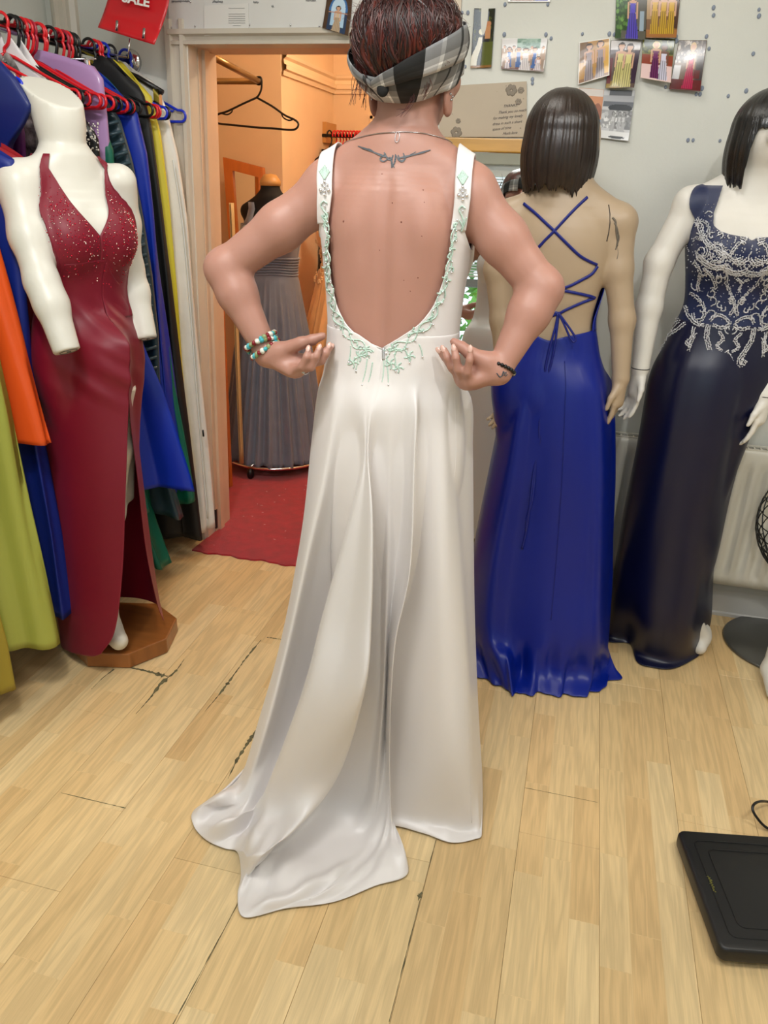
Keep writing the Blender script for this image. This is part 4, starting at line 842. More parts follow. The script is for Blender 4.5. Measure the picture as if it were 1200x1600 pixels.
for k in range(8): a_ = PI/8+k*PI/4+math.radians(14); oc.append((bc[0]+.175*math.cos(a_), bc[1]+.175*math.sin(a_)))
m_basew = pbr('varnished_base', (150, 92, 44), .35, noise=.2, nscale=7, stretch=(1, 6, 1), coat=.2)
bevel(mk('base', MB().prism(oc, 0.002, .055), m_basew, man, smooth=False), .004)
for Pw, nn in ((aty(107, 549, 1.712), (aty(107, 549, 1.712)-aty(80, 475, 1.73))), (aty(231, 529, 2.022), (aty(231, 529, 2.022)-aty(214, 455, 2.05)))):
    nn = nn/np.linalg.norm(nn); u_ = np.cross(nn, [0, 1, 0]); u_ /= np.linalg.norm(u_); v_ = np.cross(nn, u_); an = np.linspace(0, 2*PI, 20, endpoint=False)
    mk('wrist_ring', MB().tube(Pw+nn*.0008+.022*(np.cos(an)[:, None]*u_+np.sin(an)[:, None]*v_), .0012, 5, closed=True).tube([Pw, Pw+nn*.004], .005, 8), pbr('ring_grey', (120, 118, 112), .4), man)
m_mag = pbr('magenta_crepe', (124, 3, 36), .5, sheen=.04, bump=.05, bscale=700, noise=.05)
mg = MB()
tf = MA+PI  # world angle (0=-y, pi/2=+x) of the local front: direction (-sinA, cosA)
tf = math.atan2(-math.sin(MA), -math.cos(MA))
zr_ = np.linspace(1.08, 1.492, 64)
zv, zu = 1.302, 1.245; BMs = Body(); BMs.p = BM.p
for s in (-1, 1):
    opn = np.where(zr_ < zv, 0, 1.00*np.clip((zr_-zv)/(1.46-zv), 0, 1)**1.0)
    outf = np.maximum(np.interp(zr_, [1.245, 1.265, 1.30, 1.37, 1.40, 1.45, 1.49], [PI/2, 1.38, 1.26, 1.14, 1.12, 1.16, 1.18]), opn+.02); mg.grid(push_out(wrap_panel(TM, MX, MY, tf+s*opn, tf+s*outf, zr_, .007), BMs, .0062), flip=(s < 0))
    opb = np.where(zr_ < 1.38, PI, PI-.75*np.clip((zr_-1.38)/.05, 0, 1)); outb = np.where(zr_ < zu, PI/2, lerp(PI/2, opb-.35, np.clip((zr_-zu)/.04, 0, 1)**.5)); mg.grid(push_out(wrap_panel(TM, MX, MY, tf+s*outb, tf+s*opb, zr_, .007), BMs, .0062), flip=(s < 0))
ruch = np.random.default_rng(4)
gd = mk('magenta_gown', mg, m_mag, solid=.003, label='deep magenta evening gown with sparkly V neck bodice and leg slit', cat='gown', group='gowns on mannequins')
B0 = L(0, -.20, 0)
gl = [
 [(196, 410, 1.865), (199, 480, 1.85), (203, 560, 1.84), (201, 640, 1.835), (197, 760, 1.80), (192, 890, 1.77), (180, 985, 1.74), (158, 1022, 1.725)],
 [(165, 410, 1.835), (160, 480, 1.82), (155, 560, 1.805), (152, 640, 1.80), (150, 760, 1.785), (150, 890, 1.765), (148, 985, 1.745), (145, 1026, 1.735)],
 [(120, 410, 1.83), (108, 480, 1.815), (100, 560, 1.80), (100, 640, 1.795), (105, 760, 1.79), (115, 890, 1.775), (122, 985, 1.76), (124, 1023, 1.755)],
 [(90, 410, 1.85), (72, 480, 1.845), (62, 560, 1.835), (63, 640, 1.83), (72, 760, 1.83), (88, 890, 1.815), (102, 985, 1.80), (105, 1017, 1.795)],
 [(76, 410, 1.92), (57, 480, 1.915), (47, 560, 1.91), (50, 640, 1.91), (60, 760, 1.90), (77, 890, 1.885), (92, 975, 1.875), (95, 1005, 1.87)],
]
back = []
for dx_, dy_ in ((-.20, .0), (-.17, .12), (-.06, .17), (.05, .15)):
    back.append(np.array([(MX+dx_*k, MY+dy_*k, z_) for z_, k in ((1.12, .6), (1.02, .78), (.9, .85), (.78, .88), (.58, .9), (.35, .95), (.15, 1.0), (.075, 1.02))]))
gl2 = [[(196, 410, 1.865), (199, 480, 1.85), (203, 560, 1.84), (202, 640, 1.84), (215, 750, 1.925), (228, 860, 1.935), (246, 945, 1.945), (257, 972, 1.95)][:]]
S = guide_surface(gl+back+gl2, 90, 7, closed=False); zz = S[..., 2]
th = np.arctan2(S[..., 0]-MX, -(S[..., 1]-MY)); up = zz > 1.02; RB = radial(TM, MX, MY, th[up], zz[up], .0085); S[up] = lerp(S[up], RB, sstep(1.02, 1.12, zz[up])[:, None]); S = keep_out(S, TM, MX, MY, .52, 1.1, .0085)
# ruched folds rising towards the left hip
th = np.arctan2(S[..., 0]-MX, -(S[..., 1]-MY)); rel = (th-tf+PI) % (2*PI)-PI; fr_ = np.exp(-(rel/1.1)**2); fold = sum(a_*np.clip(np.sin((S[..., 2]+.09*rel*k_)*f_+p_), -.3, 1) for a_, k_, f_, p_ in ((.006, 1.6, 62, 0), (.004, 1.1, 95, 1.3)))*fr_*sstep(.80, .95, S[..., 2])*(1-sstep(1.10, 1.16, S[..., 2]))
S[..., 0] += np.sin(th)*fold; S[..., 1] -= np.cos(th)*fold
mk('skirt', MB().grid(S, flip=True), m_mag, gd, sub=1, solid=.002)
sq = MB(); sq2 = MB(); rs = np.random.default_rng(12)
N_ = 1300; a_ = rs.uniform(-1.35, 1.35, N_); z_ = rs.triangular(1.16, 1.36, 1.45, N_); opn = np.where(z_ < zv, 0, 1.00*np.clip((z_-zv)/(1.46-zv), 0, 1)**1.0); ok = (np.abs(a_) > opn+.03) & (np.abs(a_) < np.interp(z_, [1.245, 1.265, 1.30, 1.37, 1.40, 1.45, 1.49], [PI/2, 1.38, 1.26, 1.14, 1.12, 1.16, 1.18]))
Q = radial(TM, MX, MY, tf+a_[ok], z_[ok], .0092)
for i, q in enumerate(Q): (sq if i % 3 else sq2).ball(q, rs.uniform(.0009, .0021), 5, 3)
mk('sequins', sq, pbr('sequin_red', (220, 40, 70), .15, metal=.8), gd, kind='stuff'); mk('rhinestones', sq2, pbr('rhinestone', (240, 225, 220), .06, metal=.9), gd, kind='stuff')

# ---------------------------------------------------------------- tan mannequin with bob wig, seen from behind, in royal blue
m_tan = pbr('tan_mannequin', (178, 156, 130), .42, noise=.05, nscale=4)
BX, BY = -0.085, 2.30
TB = mannequin_torso(BX, BY, 0, dz=-.01); BB = Body(); BB.p = list(TB.p); L = TB.L
BB.add(rc(L(0, 0, 1.43), L(.0, .012, 1.55), .055, .052), .03); BB.add(ell(L(0, .025, 1.585), (.070, .088, .096)), .03)
add_arm(BB, [L(.150, 0, 1.385), aty(966, 420, 2.30), aty(972, 500, 2.30), aty(970, 590, 2.285)], [.041, .038, .034, .024], .02); simple_hand(BB, aty(970, 592, 2.285), (-.03, -.02, -1), (-.3, -.9, 0), s=.95)
add_arm(BB, [L(-.150, 0, 1.385), aty(778, 420, 2.30), aty(785, 500, 2.30), aty(788, 590, 2.285)], [.041, .038, .034, .024], .02); simple_hand(BB, aty(788, 592, 2.285), (.02, -.02, -1), (.3, -.9, 0), s=.95)
for q in (-1, 1): BB.add(ell(L(q*.148, 0, 1.39), (.044, .044, .044)), .02); BB.add(rc(L(q*.05, 0, .85), L(q*.05, 0, .1), .05, .03), .03); BB.add(rc(L(q*.07, 0, .09), L(q*.075, .12, .035), .032, .024), .02)
man2 = thing('mannequin', 'tan mannequin with a dark brown bob wig standing with its back to us', 'mannequin', (BX, BY, 0), 'shop mannequins')
mk('body', BB.mesh(.0055), m_tan, man2)
wc = aty(878, 205, BY+.01); wig('wig', man2, (wc[0], BY+.015), .094, .112, aty(878, 134, BY-.02)[2], aty(878, 297, BY-.08)[2], PI/2, m_wig, 3, label='dark brown bob wig')
m_joint = pbr('joint_dark', (70, 62, 54), .5)
jp = [aty(px, py, BY-.045) for px, py in ((952, 322), (953, 335), (952, 350), (950, 365), (948, 376))]; mk('arm_joint', MB().tube(cast(BB, [951, 953, 953, 951, 948], [320, 334, 349, 364, 377], .0003, t1=2.6), .0015, 5), m_joint, man2)
cq = MB()
for pl, w in (([(957, 340), (962, 347), (963, 362), (965, 375), (964, 385)], .003), ([(960, 348), (964, 356), (967, 372), (964, 383), (962, 390)], .0025), ([(964, 385), (966, 395), (964, 405)], .0013)):
    cq.tube(catmull(cast(BB, [p[0] for p in pl], [p[1] for p in pl], -.0008, t1=2.6), 4), w, 5)
mk('chipped_paint', cq, pbr('chip_grey', (112, 104, 92), .8, noise=.3, nscale=60), man2)
m_blue = pbr('royal_satin', (0, 28, 132), .36, sheen=.0, spec=.45, bump=.02, bscale=500)
m_bcord = pbr('royal_cord', (4, 24, 120), .4)
gl = [
 [(803, 560, 2.32), (783, 640, 2.32), (763, 740, 2.31), (743, 840, 2.29), (733, 920, 2.27), (732, 1000, 2.22), fz(733, 1030, .03), fz(737, 1052)],
 [(826, 560, 2.215), (808, 640, 2.19), (792, 740, 2.17), (772, 840, 2.16), (760, 920, 2.15), (757, 1000, 2.13), fz(764, 1038, .045), fz(772, 1066)],
 [(845, 560, 2.20), (833, 640, 2.185), (820, 740, 2.175), (806, 840, 2.17), (796, 920, 2.16), (790, 1000, 2.135), fz(790, 1032, .10), fz(795, 1082)],
 [(858, 560, 2.198), (850, 640, 2.18), (840, 740, 2.175), (828, 840, 2.17), (818, 920, 2.16), (810, 1000, 2.14), fz(810, 1052, .025), fz(809, 1085)],
 [(878, 560, 2.195), (872, 640, 2.178), (866, 740, 2.17), (858, 840, 2.165), (850, 920, 2.155), (843, 1000, 2.13), fz(838, 1046, .055), fz(836, 1084)],
 [(897, 560, 2.198), (897, 640, 2.18), (895, 740, 2.172), (890, 840, 2.165), (885, 920, 2.155), (878, 1000, 2.13), fz(870, 1050, .05), fz(866, 1086)],
 [(915, 560, 2.205), (920, 640, 2.19), (920, 740, 2.18), (917, 840, 2.17), (913, 920, 2.16), (908, 1000, 2.135), fz(903, 1050, .05), fz(898, 1088)],
 [(934, 560, 2.235), (940, 640, 2.215), (941, 740, 2.195), (939, 840, 2.18), (937, 920, 2.17), (935, 1000, 2.15), fz(933, 1046, .04), fz(925, 1084)],
 [(947, 560, 2.31), (953, 640, 2.31), (955, 740, 2.30), (953, 840, 2.29), (950, 920, 2.28), (949, 1000, 2.25), fz(948, 1030, .03), fz(946, 1070)],
 [('w', .10, 2.36, .95), ('w', .12, 2.37, .85), ('w', .15, 2.38, .65), ('w', .17, 2.38, .45), ('w', .19, 2.37, .3), ('w', .20, 2.34, .12), fz(955, 1035, .03), fz(966, 1052)],
 [('w', .0, 2.42, .95), ('w', .0, 2.43, .85), ('w', .02, 2.45, .65), ('w', .03, 2.46, .45), ('w', .04, 2.47, .3), ('w', .05, 2.48, .15), ('w', .05, 2.48, .06), ('w', .05, 2.48, .01)],
 [('w', -.17, 2.42, .95), ('w', -.17, 2.43, .85), ('w', -.19, 2.45, .65), ('w', -.21, 2.46, .45), ('w', -.22, 2.47, .3), ('w', -.23, 2.48, .15), ('w', -.23, 2.48, .06), ('w', -.23, 2.48, .01)]]
def gown_skirt(gl, T, cx, cy, ztops, off=.007, blend=(.92, 1.02), nrow=90, SUB=7):
    out = []
    for g in gl:
        P = gpts(g); th = math.atan2(P[0][0]-cx, -(P[0][1]-cy)); zt = ztops(th); p = radial(T, cx, cy, [th, th], [zt, lerp(zt, P[0][2], .5)], off); out.append(np.vstack([p, P]))
    S = guide_surface(out, nrow, SUB); z = S[..., 2]; th = np.arctan2(S[..., 0]-cx, -(S[..., 1]-cy)); up = z > blend[0]; RB = radial(T, cx, cy, th[up], z[up], off); S[up] = lerp(S[up], RB, sstep(*blend, z[up])[:, None]); return keep_out(S, T, cx, cy, .5, 1.2, off)
ztb = lambda th: 1.062+.05*abs(math.sin(th/2))**.8 if abs(th) < PI/2 else 1.10
S = gown_skirt(gl, TB, BX, BY, ztb); S[..., 2] = np.maximum(S[..., 2], .004)
q = np.linspace(0, 1, S.shape[0])[:, None]; c_ = np.linspace(0, 2*PI, S.shape[1])[None]; hemw = sstep(.80, .93, q); th = np.arctan2(S[..., 0]-BX, -(S[..., 1]-BY)); w_ = hemw*.010*(np.sin(c_*9+q*9)+.6*np.sin(c_*17-q*14)); S[..., 0] += np.sin(th)*w_; S[..., 1] -= np.cos(th)*w_
gb = mk('blue_gown', MB().grid(S, closed=True, flip=True), m_blue, sub=1, solid=.002, label='royal blue satin gown with open lace-up back on tan mannequin', cat='gown', group='gowns on mannequins')
# side and front bodice
zr_ = np.linspace(1.09, 1.30, 30)
for s in (-1, 1):
    edge = lerp(1.25, 1.62, sstep(1.09, 1.24, zr_)); mk('bodice_side', MB().grid(wrap_panel(TB, BX, BY, s*edge, s*PI*np.ones(30), zr_, .007), flip=(s > 0)), m_blue, gb, solid=.002)
def cord(name, P, r_=.0042, B=TB, off=.003, par=gb, sq_=.5, extra=None):
    Q = cast(B, [p[0] for p in P], [p[1] for p in P], off, t1=2.6); return mk(name, MB().tube(catmull(Q, 8), r_, 7, squash=sq_), m_bcord, par)
cord('strap', [(818, 318), (835, 332), (850, 346), (866, 361), (885, 380), (905, 399), (920, 408), (933, 414)])
cord('strap', [(918, 308), (905, 320), (890, 335), (866, 361), (852, 375), (842, 386), (825, 404)])
cord('lacing', [(934, 416), (925, 428), (908, 438), (890, 447), (874, 452), (850, 458), (825, 462)]); cord('lacing', [(825, 455), (850, 450), (874, 453), (900, 458), (922, 463), (930, 466)])
cord('lacing', [(928, 466), (905, 475), (885, 484), (873, 490), (850, 497)]); cord('lacing', [(825, 476), (850, 484), (873, 490)])
lp = [(873, 490), (878, 496), (888, 510), (896, 522), (900, 530), (896, 534), (890, 526), (882, 508), (874, 492)]; mk('bow_loop', MB().tube(catmull(np.array([aty(x, y, 2.185) for x, y in lp]), 5), .003, 6), m_bcord, gb)
for tl in ([(872, 490), (868, 510), (860, 540), (853, 570), (850, 600), (843, 660), (842, 700), (835, 730), (828, 790), (822, 830), (816, 858)], [(873, 490), (870, 515), (866, 545), (858, 580), (848, 620), (846, 680), (838, 720), (832, 780), (824, 808), (822, 830)]):
    mk('tie_end', MB().tube(catmull(np.array([aty(x, y, 2.192-.035*sstep(560, 860, y)-.004*math.sin(y*.05)) for x, y in tl]), 5), .0034, 6, squash=.5), m_bcord, gb)
zp = S[6:70, 4*7+3]; mk('back_seam', MB().tube(zp+np.array([0, -.002, 0]), .0012, 5), m_bcord, gb)

# ---------------------------------------------------------------- white mannequin with black bob, facing us, in beaded navy
NX, NY = 0.405, 2.455
TN = mannequin_torso(NX, NY, PI, dz=.035, slim=1.02); BN = Body(); BN.p = list(TN.p); L = TN.L
BN.add(rc(L(0, 0, 1.43), L(.0, .012, 1.55), .055, .052), .03); BN.add(ell(L(0, .025, 1.575), (.070, .088, .096)), .03); BN.add(rc(L(0, .10, 1.59), L(0, .122, 1.555), .008, .012), .012)
BN.add(ell(L(.155, 0, 1.395), (.046, .046, .046)), .02); BN.add(ell(L(-.155, 0, 1.395), (.046, .046, .046)), .02)
add_arm(BN, [L(.155, 0, 1.39), aty(1030, 410, 2.44), aty(1014, 480, 2.43), aty(1001, 575, 2.40)], [.042, .039, .036, .025], .02); simple_hand(BN, aty(1000, 578, 2.40), (-.05, -.05, -1), (.5, -.9, 0), s=.95)
add_arm(BN, [L(-.155, 0, 1.39), L(-.19, -.02, 1.16), L(-.195, 0, 1.05), aty(1196, 618, 2.40)], [.042, .038, .035, .025], .02); simple_hand(BN, aty(1196, 620, 2.40), (-.10, -.10, -1), (-.4, -.9, 0), s=.95)
for q in (-1, 1): BN.add(rc(L(q*.05, 0, .85), L(q*.045, 0, .1), .05, .028), .03)
ft = atz(1098, 1010, .03); BN.add(rc(L(-.075, 0, .10), (ft[0]-.004, ft[1]+.03, .05), .034, .03), .02); BN.add(rc((ft[0], ft[1]+.06, .055), (ft[0]-.012, ft[1]-.01, .03), .03, .024), .02); BN.add(rc(L(.05, 0, .09), L(.05, .03, .035), .03, .024), .02)
man3 = thing('mannequin', 'white mannequin with a glossy black bob wig facing us by the radiator', 'mannequin', (NX, NY, 0), 'shop mannequins')
mk('body', BN.mesh(.0055), pbr('white_mannequin_matt', (222, 218, 210), .45, noise=.04), man3)
wig('wig', man3, (NX+.014, NY-.005), .100, .118, aty(1195, 136, NY)[2], aty(1180, 296, NY)[2], -PI/2, m_wigb, 9, gap=.75, bang=.42, label='glossy black bob wig')
for W_, nn in ((aty(1001, 575, 2.40), np.array([-.05, -.05, -1])), (aty(1196, 618, 2.40), np.array([-.1, -.1, -1]))):
    an = np.linspace(0, 2*PI, 20, endpoint=False); mk('wrist_joint', MB().tube(W_+np.stack([.0262*np.cos(an), .0262*np.sin(an), 0*an], 1), .0012, 5, closed=True), m_black, man3)
m_navy = pbr('navy_satin', (5, 9, 44), .36, sheen=.0, spec=.55, bump=.02, bscale=500)
m_mesh = pbr('navy_sheer_mesh', (26, 38, 78), .5, alpha=.9, noise=.1, nscale=200)
gl = [
 [(1050, 520, 2.47), (1028, 560, 2.465), (1013, 600, 2.46), (1003, 665, 2.46), (988, 745, 2.455), (972, 835, 2.45), (958, 925, 2.44), fz(951, 985, .03), fz(949, 1001)],
 [(1075, 530, 2.385), (1056, 580, 2.365), (1043, 640, 2.355), (1030, 710, 2.355), (1013, 790, 2.36), (998, 880, 2.365), (984, 950, 2.375), fz(982, 995, .03), fz(984, 1006)],
 [(1098, 535, 2.36), (1083, 590, 2.338), (1070, 650, 2.33), (1056, 720, 2.33), (1040, 800, 2.33), (1022, 890, 2.33), (1008, 970, 2.325), fz(998, 1015, .03), fz(995, 1034)],
 [(1122, 540, 2.35), (1110, 600, 2.328), (1098, 660, 2.322), (1085, 730, 2.322), (1068, 810, 2.32), (1050, 900, 2.315), (1034, 980, 2.305), fz(1024, 1025, .03), fz(1020, 1043)],
 [(1148, 540, 2.355), (1137, 600, 2.335), (1124, 660, 2.33), (1108, 730, 2.33), (1090, 810, 2.33), (1075, 900, 2.32), (1062, 980, 2.31), fz(1054, 1028, .03), fz(1050, 1045)],
 [(1172, 535, 2.375), (1162, 595, 2.36), (1148, 655, 2.355), (1130, 725, 2.36), (1112, 805, 2.365), (1098, 890, 2.36), (1086, 970, 2.345), fz(1082, 1018, .03), fz(1079, 1033)],
 [(1197, 520, 2.46), (1190, 585, 2.455), (1172, 640, 2.455), (1150, 715, 2.455), (1133, 795, 2.45), (1120, 870, 2.445), (1108, 918, 2.44), fz(1110, 975, .04), fz(1095, 1018)],
 [('w', .55, 2.53, .98), ('w', .555, 2.54, .92), ('w', .55, 2.55, .82), ('w', .53, 2.55, .68), ('w', .52, 2.56, .52), ('w', .52, 2.57, .35), ('w', .53, 2.57, .2), ('w', .53, 2.57, .07), ('w', .53, 2.57, .03)],
 [('w', .40, 2.575, .98), ('w', .40, 2.58, .92), ('w', .40, 2.59, .82), ('w', .39, 2.59, .68), ('w', .38, 2.60, .52), ('w', .37, 2.61, .35), ('w', .37, 2.62, .2), ('w', .37, 2.62, .07), ('w', .37, 2.62, .03)],
 [('w', .26, 2.54, .98), ('w', .255, 2.55, .92), ('w', .25, 2.56, .82), ('w', .25, 2.56, .68), ('w', .24, 2.57, .52), ('w', .24, 2.58, .35), ('w', .24, 2.59, .2), ('w', .24, 2.58, .07), ('w', .24, 2.56, .03)]]
S = gown_skirt(gl, TN, NX, NY, lambda th: 1.12, .008, (.99, 1.08)); S[..., 2] = np.maximum(S[..., 2], .004)
gn = mk('navy_gown', MB().grid(S, closed=True, flip=True), m_navy, sub=1, solid=.002, label='navy satin gown with silver beaded sheer bodice on white mannequin', cat='gown', group='gowns on mannequins')
zr_ = np.linspace(1.11, 1.478, 60); zu = 1.335
bod = MB(); BNs = Body(); BNs.p = BN.p
for s in (-1, 1):
    opn = np.interp(zr_, [1.352, 1.356, 1.364, 1.38, 1.41, 1.475], [0, .30, .55, .78, .95, 1.06]); out = np.interp(zr_, [zu, 1.36, 1.40, 1.475], [PI/2, 1.47, 1.42, 1.42]); bod.grid(push_out(wrap_panel(TN, NX, NY, s*opn, s*out, zr_, .008), BNs, .006), flip=(s > 0))
    bod.grid(wrap_panel(TN, NX, NY, s*out, s*PI*np.ones(60), np.minimum(zr_, 1.44), .008), flip=(s > 0))
mk('bodice', bod, m_mesh, gn, label='sheer navy mesh bodice'); 
cup = MB(); zc2 = np.linspace(1.11, 1.315, 26)
for s in (-1, 1): cup.grid(wrap_panel(TN, NX, NY, 0*zc2, s*1.5*np.where(zc2 > 1.28, 1-((zc2-1.28)/.035)**2*.75, 1), zc2, .0065), flip=(s > 0))
mk('lining', cup, m_navy, gn)
bd = MB(); bd2 = MB(); rb = np.random.default_rng(31); BQ, BR = [], []
def bead_line(P, n_, r_, jit=0.0, rows=1, gap=3.2):
    C_ = resample(catmull(np.c_[np.asarray(P, float), np.zeros(len(P))], 10), n_)[:, :2]; T = np.gradient(C_, axis=0); T /= np.linalg.norm(T, axis=1, keepdims=True)+1e-9; Nn = np.stack([T[:, 1], -T[:, 0]], 1)
    for k in range(rows): BQ.extend((C_+Nn*(k-(rows-1)/2)*gap+rb.normal(0, jit, C_.shape)).tolist()); BR.extend([r_]*n_)
sw = [  # beaded scrolls, left half and centre of the bodice
 ([(1063, 318), (1080, 330), (1092, 352), (1100, 372), (1112, 385), (1128, 395), (1145, 408), (1160, 405)], 60, 3), ([(1085, 352), (1098, 345), (1108, 356), (1100, 370), (1090, 362)], 26, 2), ([(1082, 375), (1094, 372), (1106, 385), (1104, 400), (1092, 402), (1088, 392)], 34, 2),
 ([(1110, 388), (1122, 380), (1132, 392), (1126, 408), (1112, 408), (1112, 396)], 34, 2), ([(1140, 400), (1150, 385), (1158, 378), (1164, 382)], 20, 2), ([(1180, 382), (1176, 395), (1168, 405), (1156, 414)], 22, 2), ([(1085, 410), (1094, 428), (1090, 446), (1092, 455)], 26, 2),
 ([(1100, 420), (1112, 432), (1118, 448), (1112, 452)], 24, 2), ([(1137, 420), (1135, 442), (1143, 462), (1148, 478), (1140, 492)], 40, 2), ([(1182, 430), (1175, 450), (1162, 466), (1152, 480), (1150, 492)], 44, 2), ([(1110, 500), (1120, 492), (1132, 496), (1140, 506), (1128, 512), (1114, 508)], 44, 2), ([(1150, 494), (1160, 502), (1166, 514), (1158, 524)], 30, 3),
 ([(1107, 508), (1104, 525), (1108, 545), (1112, 560), (1106, 566), (1102, 558)], 44, 3), ([(1160, 515), (1152, 535), (1140, 550), (1128, 558), (1124, 566), (1132, 564)], 44, 3), ([(1124, 518), (1130, 530), (1120, 540), (1128, 548)], 26, 2), ([(1112, 572), (1117, 580), (1115, 586), (1119, 574)], 18, 2),
 ([(1078, 458), (1088, 464), (1100, 480), (1098, 498), (1086, 500), (1082, 490)], 44, 2), ([(1070, 478), (1076, 494), (1088, 506), (1100, 508)], 36, 2), ([(1084, 512), (1080, 528), (1072, 536), (1078, 540)], 28, 2), ([(1086, 520), (1078, 540), (1076, 548)], 18, 2), ([(1164, 516), (1170, 530), (1165, 545), (1164, 556)], 24, 2), ([(1170, 525), (1176, 540), (1180, 548)], 20, 2),
 ([(1060, 498), (1048, 512), (1038, 528), (1030, 544), (1022, 562), (1020, 578)], 46, 3), ([(1070, 505), (1056, 516), (1044, 524)], 24, 2), ([(1180, 480), (1190, 490), (1195, 505), (1190, 515)], 26, 2), ([(1172, 510), (1184, 500), (1196, 498)], 20, 2), ([(1178, 390), (1188, 402), (1196, 412), (1198, 440)], 44, 4), ([(1185, 420), (1190, 440), (1196, 455)], 30, 4),
 ([(1130, 415), (1140, 425), (1155, 428), (1170, 422)], 34, 3), ([(1090, 400), (1100, 410), (1115, 418), (1130, 418)], 40, 3), ([(1152, 436), (1160, 445), (1154, 455), (1162, 450)], 22, 2)]
for P, n_, rw in sw: bead_line(P, int(n_*1.2), .0019, .5, rw)
for i in range(46):
    cx_, cy_ = rb.uniform(1084, 1196), rb.uniform(325, 515); R_ = rb.uniform(5, 10); a0_ = rb.uniform(0, 6); dr = rb.choice([-1, 1]); bead_line([(cx_+R_*(1-.8*t_)*math.cos(a0_+dr*t_*5), cy_+R_*(1-.8*t_)*math.sin(a0_+dr*t_*5)) for t_ in np.linspace(0, 1, 8)], 26, .0016, .3, 1)
for i in range(330): BQ.append((rb.uniform(1082, 1198), rb.uniform(318, 500))); BR.append(.0010)
for i in range(260): BQ.append((rb.normal(1120, 22), rb.normal(405, 14))); BR.append(.0017)
for i in range(160): BQ.append((rb.normal(1190, 10), rb.normal(425, 18))); BR.append(.0019)
TNs = Body(); TNs.p = TN.p; BQ = np.array(BQ); Q = cast(TNs, BQ[:, 0], BQ[:, 1], .0095, t1=2.62); ok = np.abs(TNs.eval(Q)-.0095) < .004; tq = np.abs(np.arctan2(Q[:, 0]-NX, -(Q[:, 1]-NY))); ok &= tq > np.interp(Q[:, 2], [1.352, 1.356, 1.364, 1.38, 1.41, 1.475], [-1, .30, .55, .78, .95, 1.06])+.02
for q, r_, o in zip(Q, BR, ok):
    if o and q[0] < NX+.004:
        bd.ball(q, (r_*1.15, r_, r_*1.15), 5, 3)
        if q[0] < NX-.004: bd.ball((2*NX-q[0], q[1], q[2]), (r_*1.15, r_, r_*1.15), 5, 3)
mk('beading', bd, pbr('silver_bead', (214, 214, 218), .3, metal=.85), gn, kind='stuff', label='silver beaded scrolls over the bodice')
# ================================================================== garment rail with hangers and gowns
RX, RZ = -1.65, 1.815
rail = thing('garment_rail', 'chrome garment rail fixed to the wall, packed with gowns', 'clothes rail', (RX, 2.0, 1.8))
mk('pole', MB().tube([(RX, .8, RZ), (RX, WB-.004, RZ)], .0155, 18), m_chrome, rail)
mk('wall_flange', MB().tube([(RX, WB-.016, RZ), (RX, WB-.001, RZ)], .040, 24).tube([(RX, WB-.032, RZ), (RX, WB-.014, RZ)], .024, 20), m_chrome, rail)
for yb in (.95,): mk('bracket', MB().tube([(RX, yb, RZ), (XL+.002, yb, RZ+.02)], .009, 10), m_chrome, rail)
m_hr = pbr('red_hanger_plastic', (216, 20, 34), .3, coat=.2); m_hc = pbr('crimson_hanger_plastic', (170, 22, 52), .3); m_hk = pbr('black_hanger_plastic', (14, 14, 16), .35); m_hb = pbr('blue_hanger_plastic', (22, 52, 205), .3)
def hanger_meshes(w=.205, r_=.0044):
    hk = []
    for a in np.linspace(math.radians(205), math.radians(-35), 14): hk.append((0.0+.0225*math.cos(a), 0, .0225*math.sin(a)-.004))
    hk += [(.022, 0, -.03), (.014, 0, -.055), (0, 0, -.068), (0, 0, -.082)]
    A = MB().tube(catmull(np.array(hk), 3), r_, 8)
    ap = -.080; pts = [(0, 0, ap), (.03, 0, ap-.010), (w*.55, 0, ap-.052), (w*.9, 0, ap-.085)]
    endR = [(w*.9+.018*math.cos(a)+.010, 0, ap-.103+.018*math.sin(a)) for a in np.linspace(math.radians(80), math.radians(-90), 8)]
    R_ = pts+endR+[(w*.5, 0, ap-.121), (0, 0, ap-.121)]
    full = R_+[(-x, y, z) for x, y, z in R_[::-1][1:]]
    Bm = MB().tube(np.array(full), r_, 8)
    for s in (-1, 1): Bm.tube([(s*w*.62, 0, ap-.060), (s*w*.66, 0, ap-.074), (s*w*.80, 0, ap-.090), (s*w*.84, 0, ap-.080)], r_*.7, 6)
    return A, Bm
HA, HB_ = hanger_meshes()
HM = {}
def hanger(Y, mat, label, rz=0.0, name='clothes_hanger', group='hangers on the shop rail', x=RX, z=RZ, s=1.0):
    o = thing(name, label, 'hanger', (x, Y, z+.0165*(1 if z == RZ else .6)-.002), group); o.rotation_euler = (0, 0, rz); o.scale = (s, s, s)
    for nm, b in (('hook', HA), ('frame', HB_)):
        k = (nm, mat.name)
        if k not in HM:
            V, F = b.arrays(); me = bpy.data.meshes.new(nm); me.from_pydata(V.tolist(), [], F); me.polygons.foreach_set('use_smooth', [True]*len(me.polygons)); me.materials.append(mat); HM[k] = me
        c = bpy.data.objects.new(nm, HM[k]); COL.objects.link(c); c.parent = o
    return o
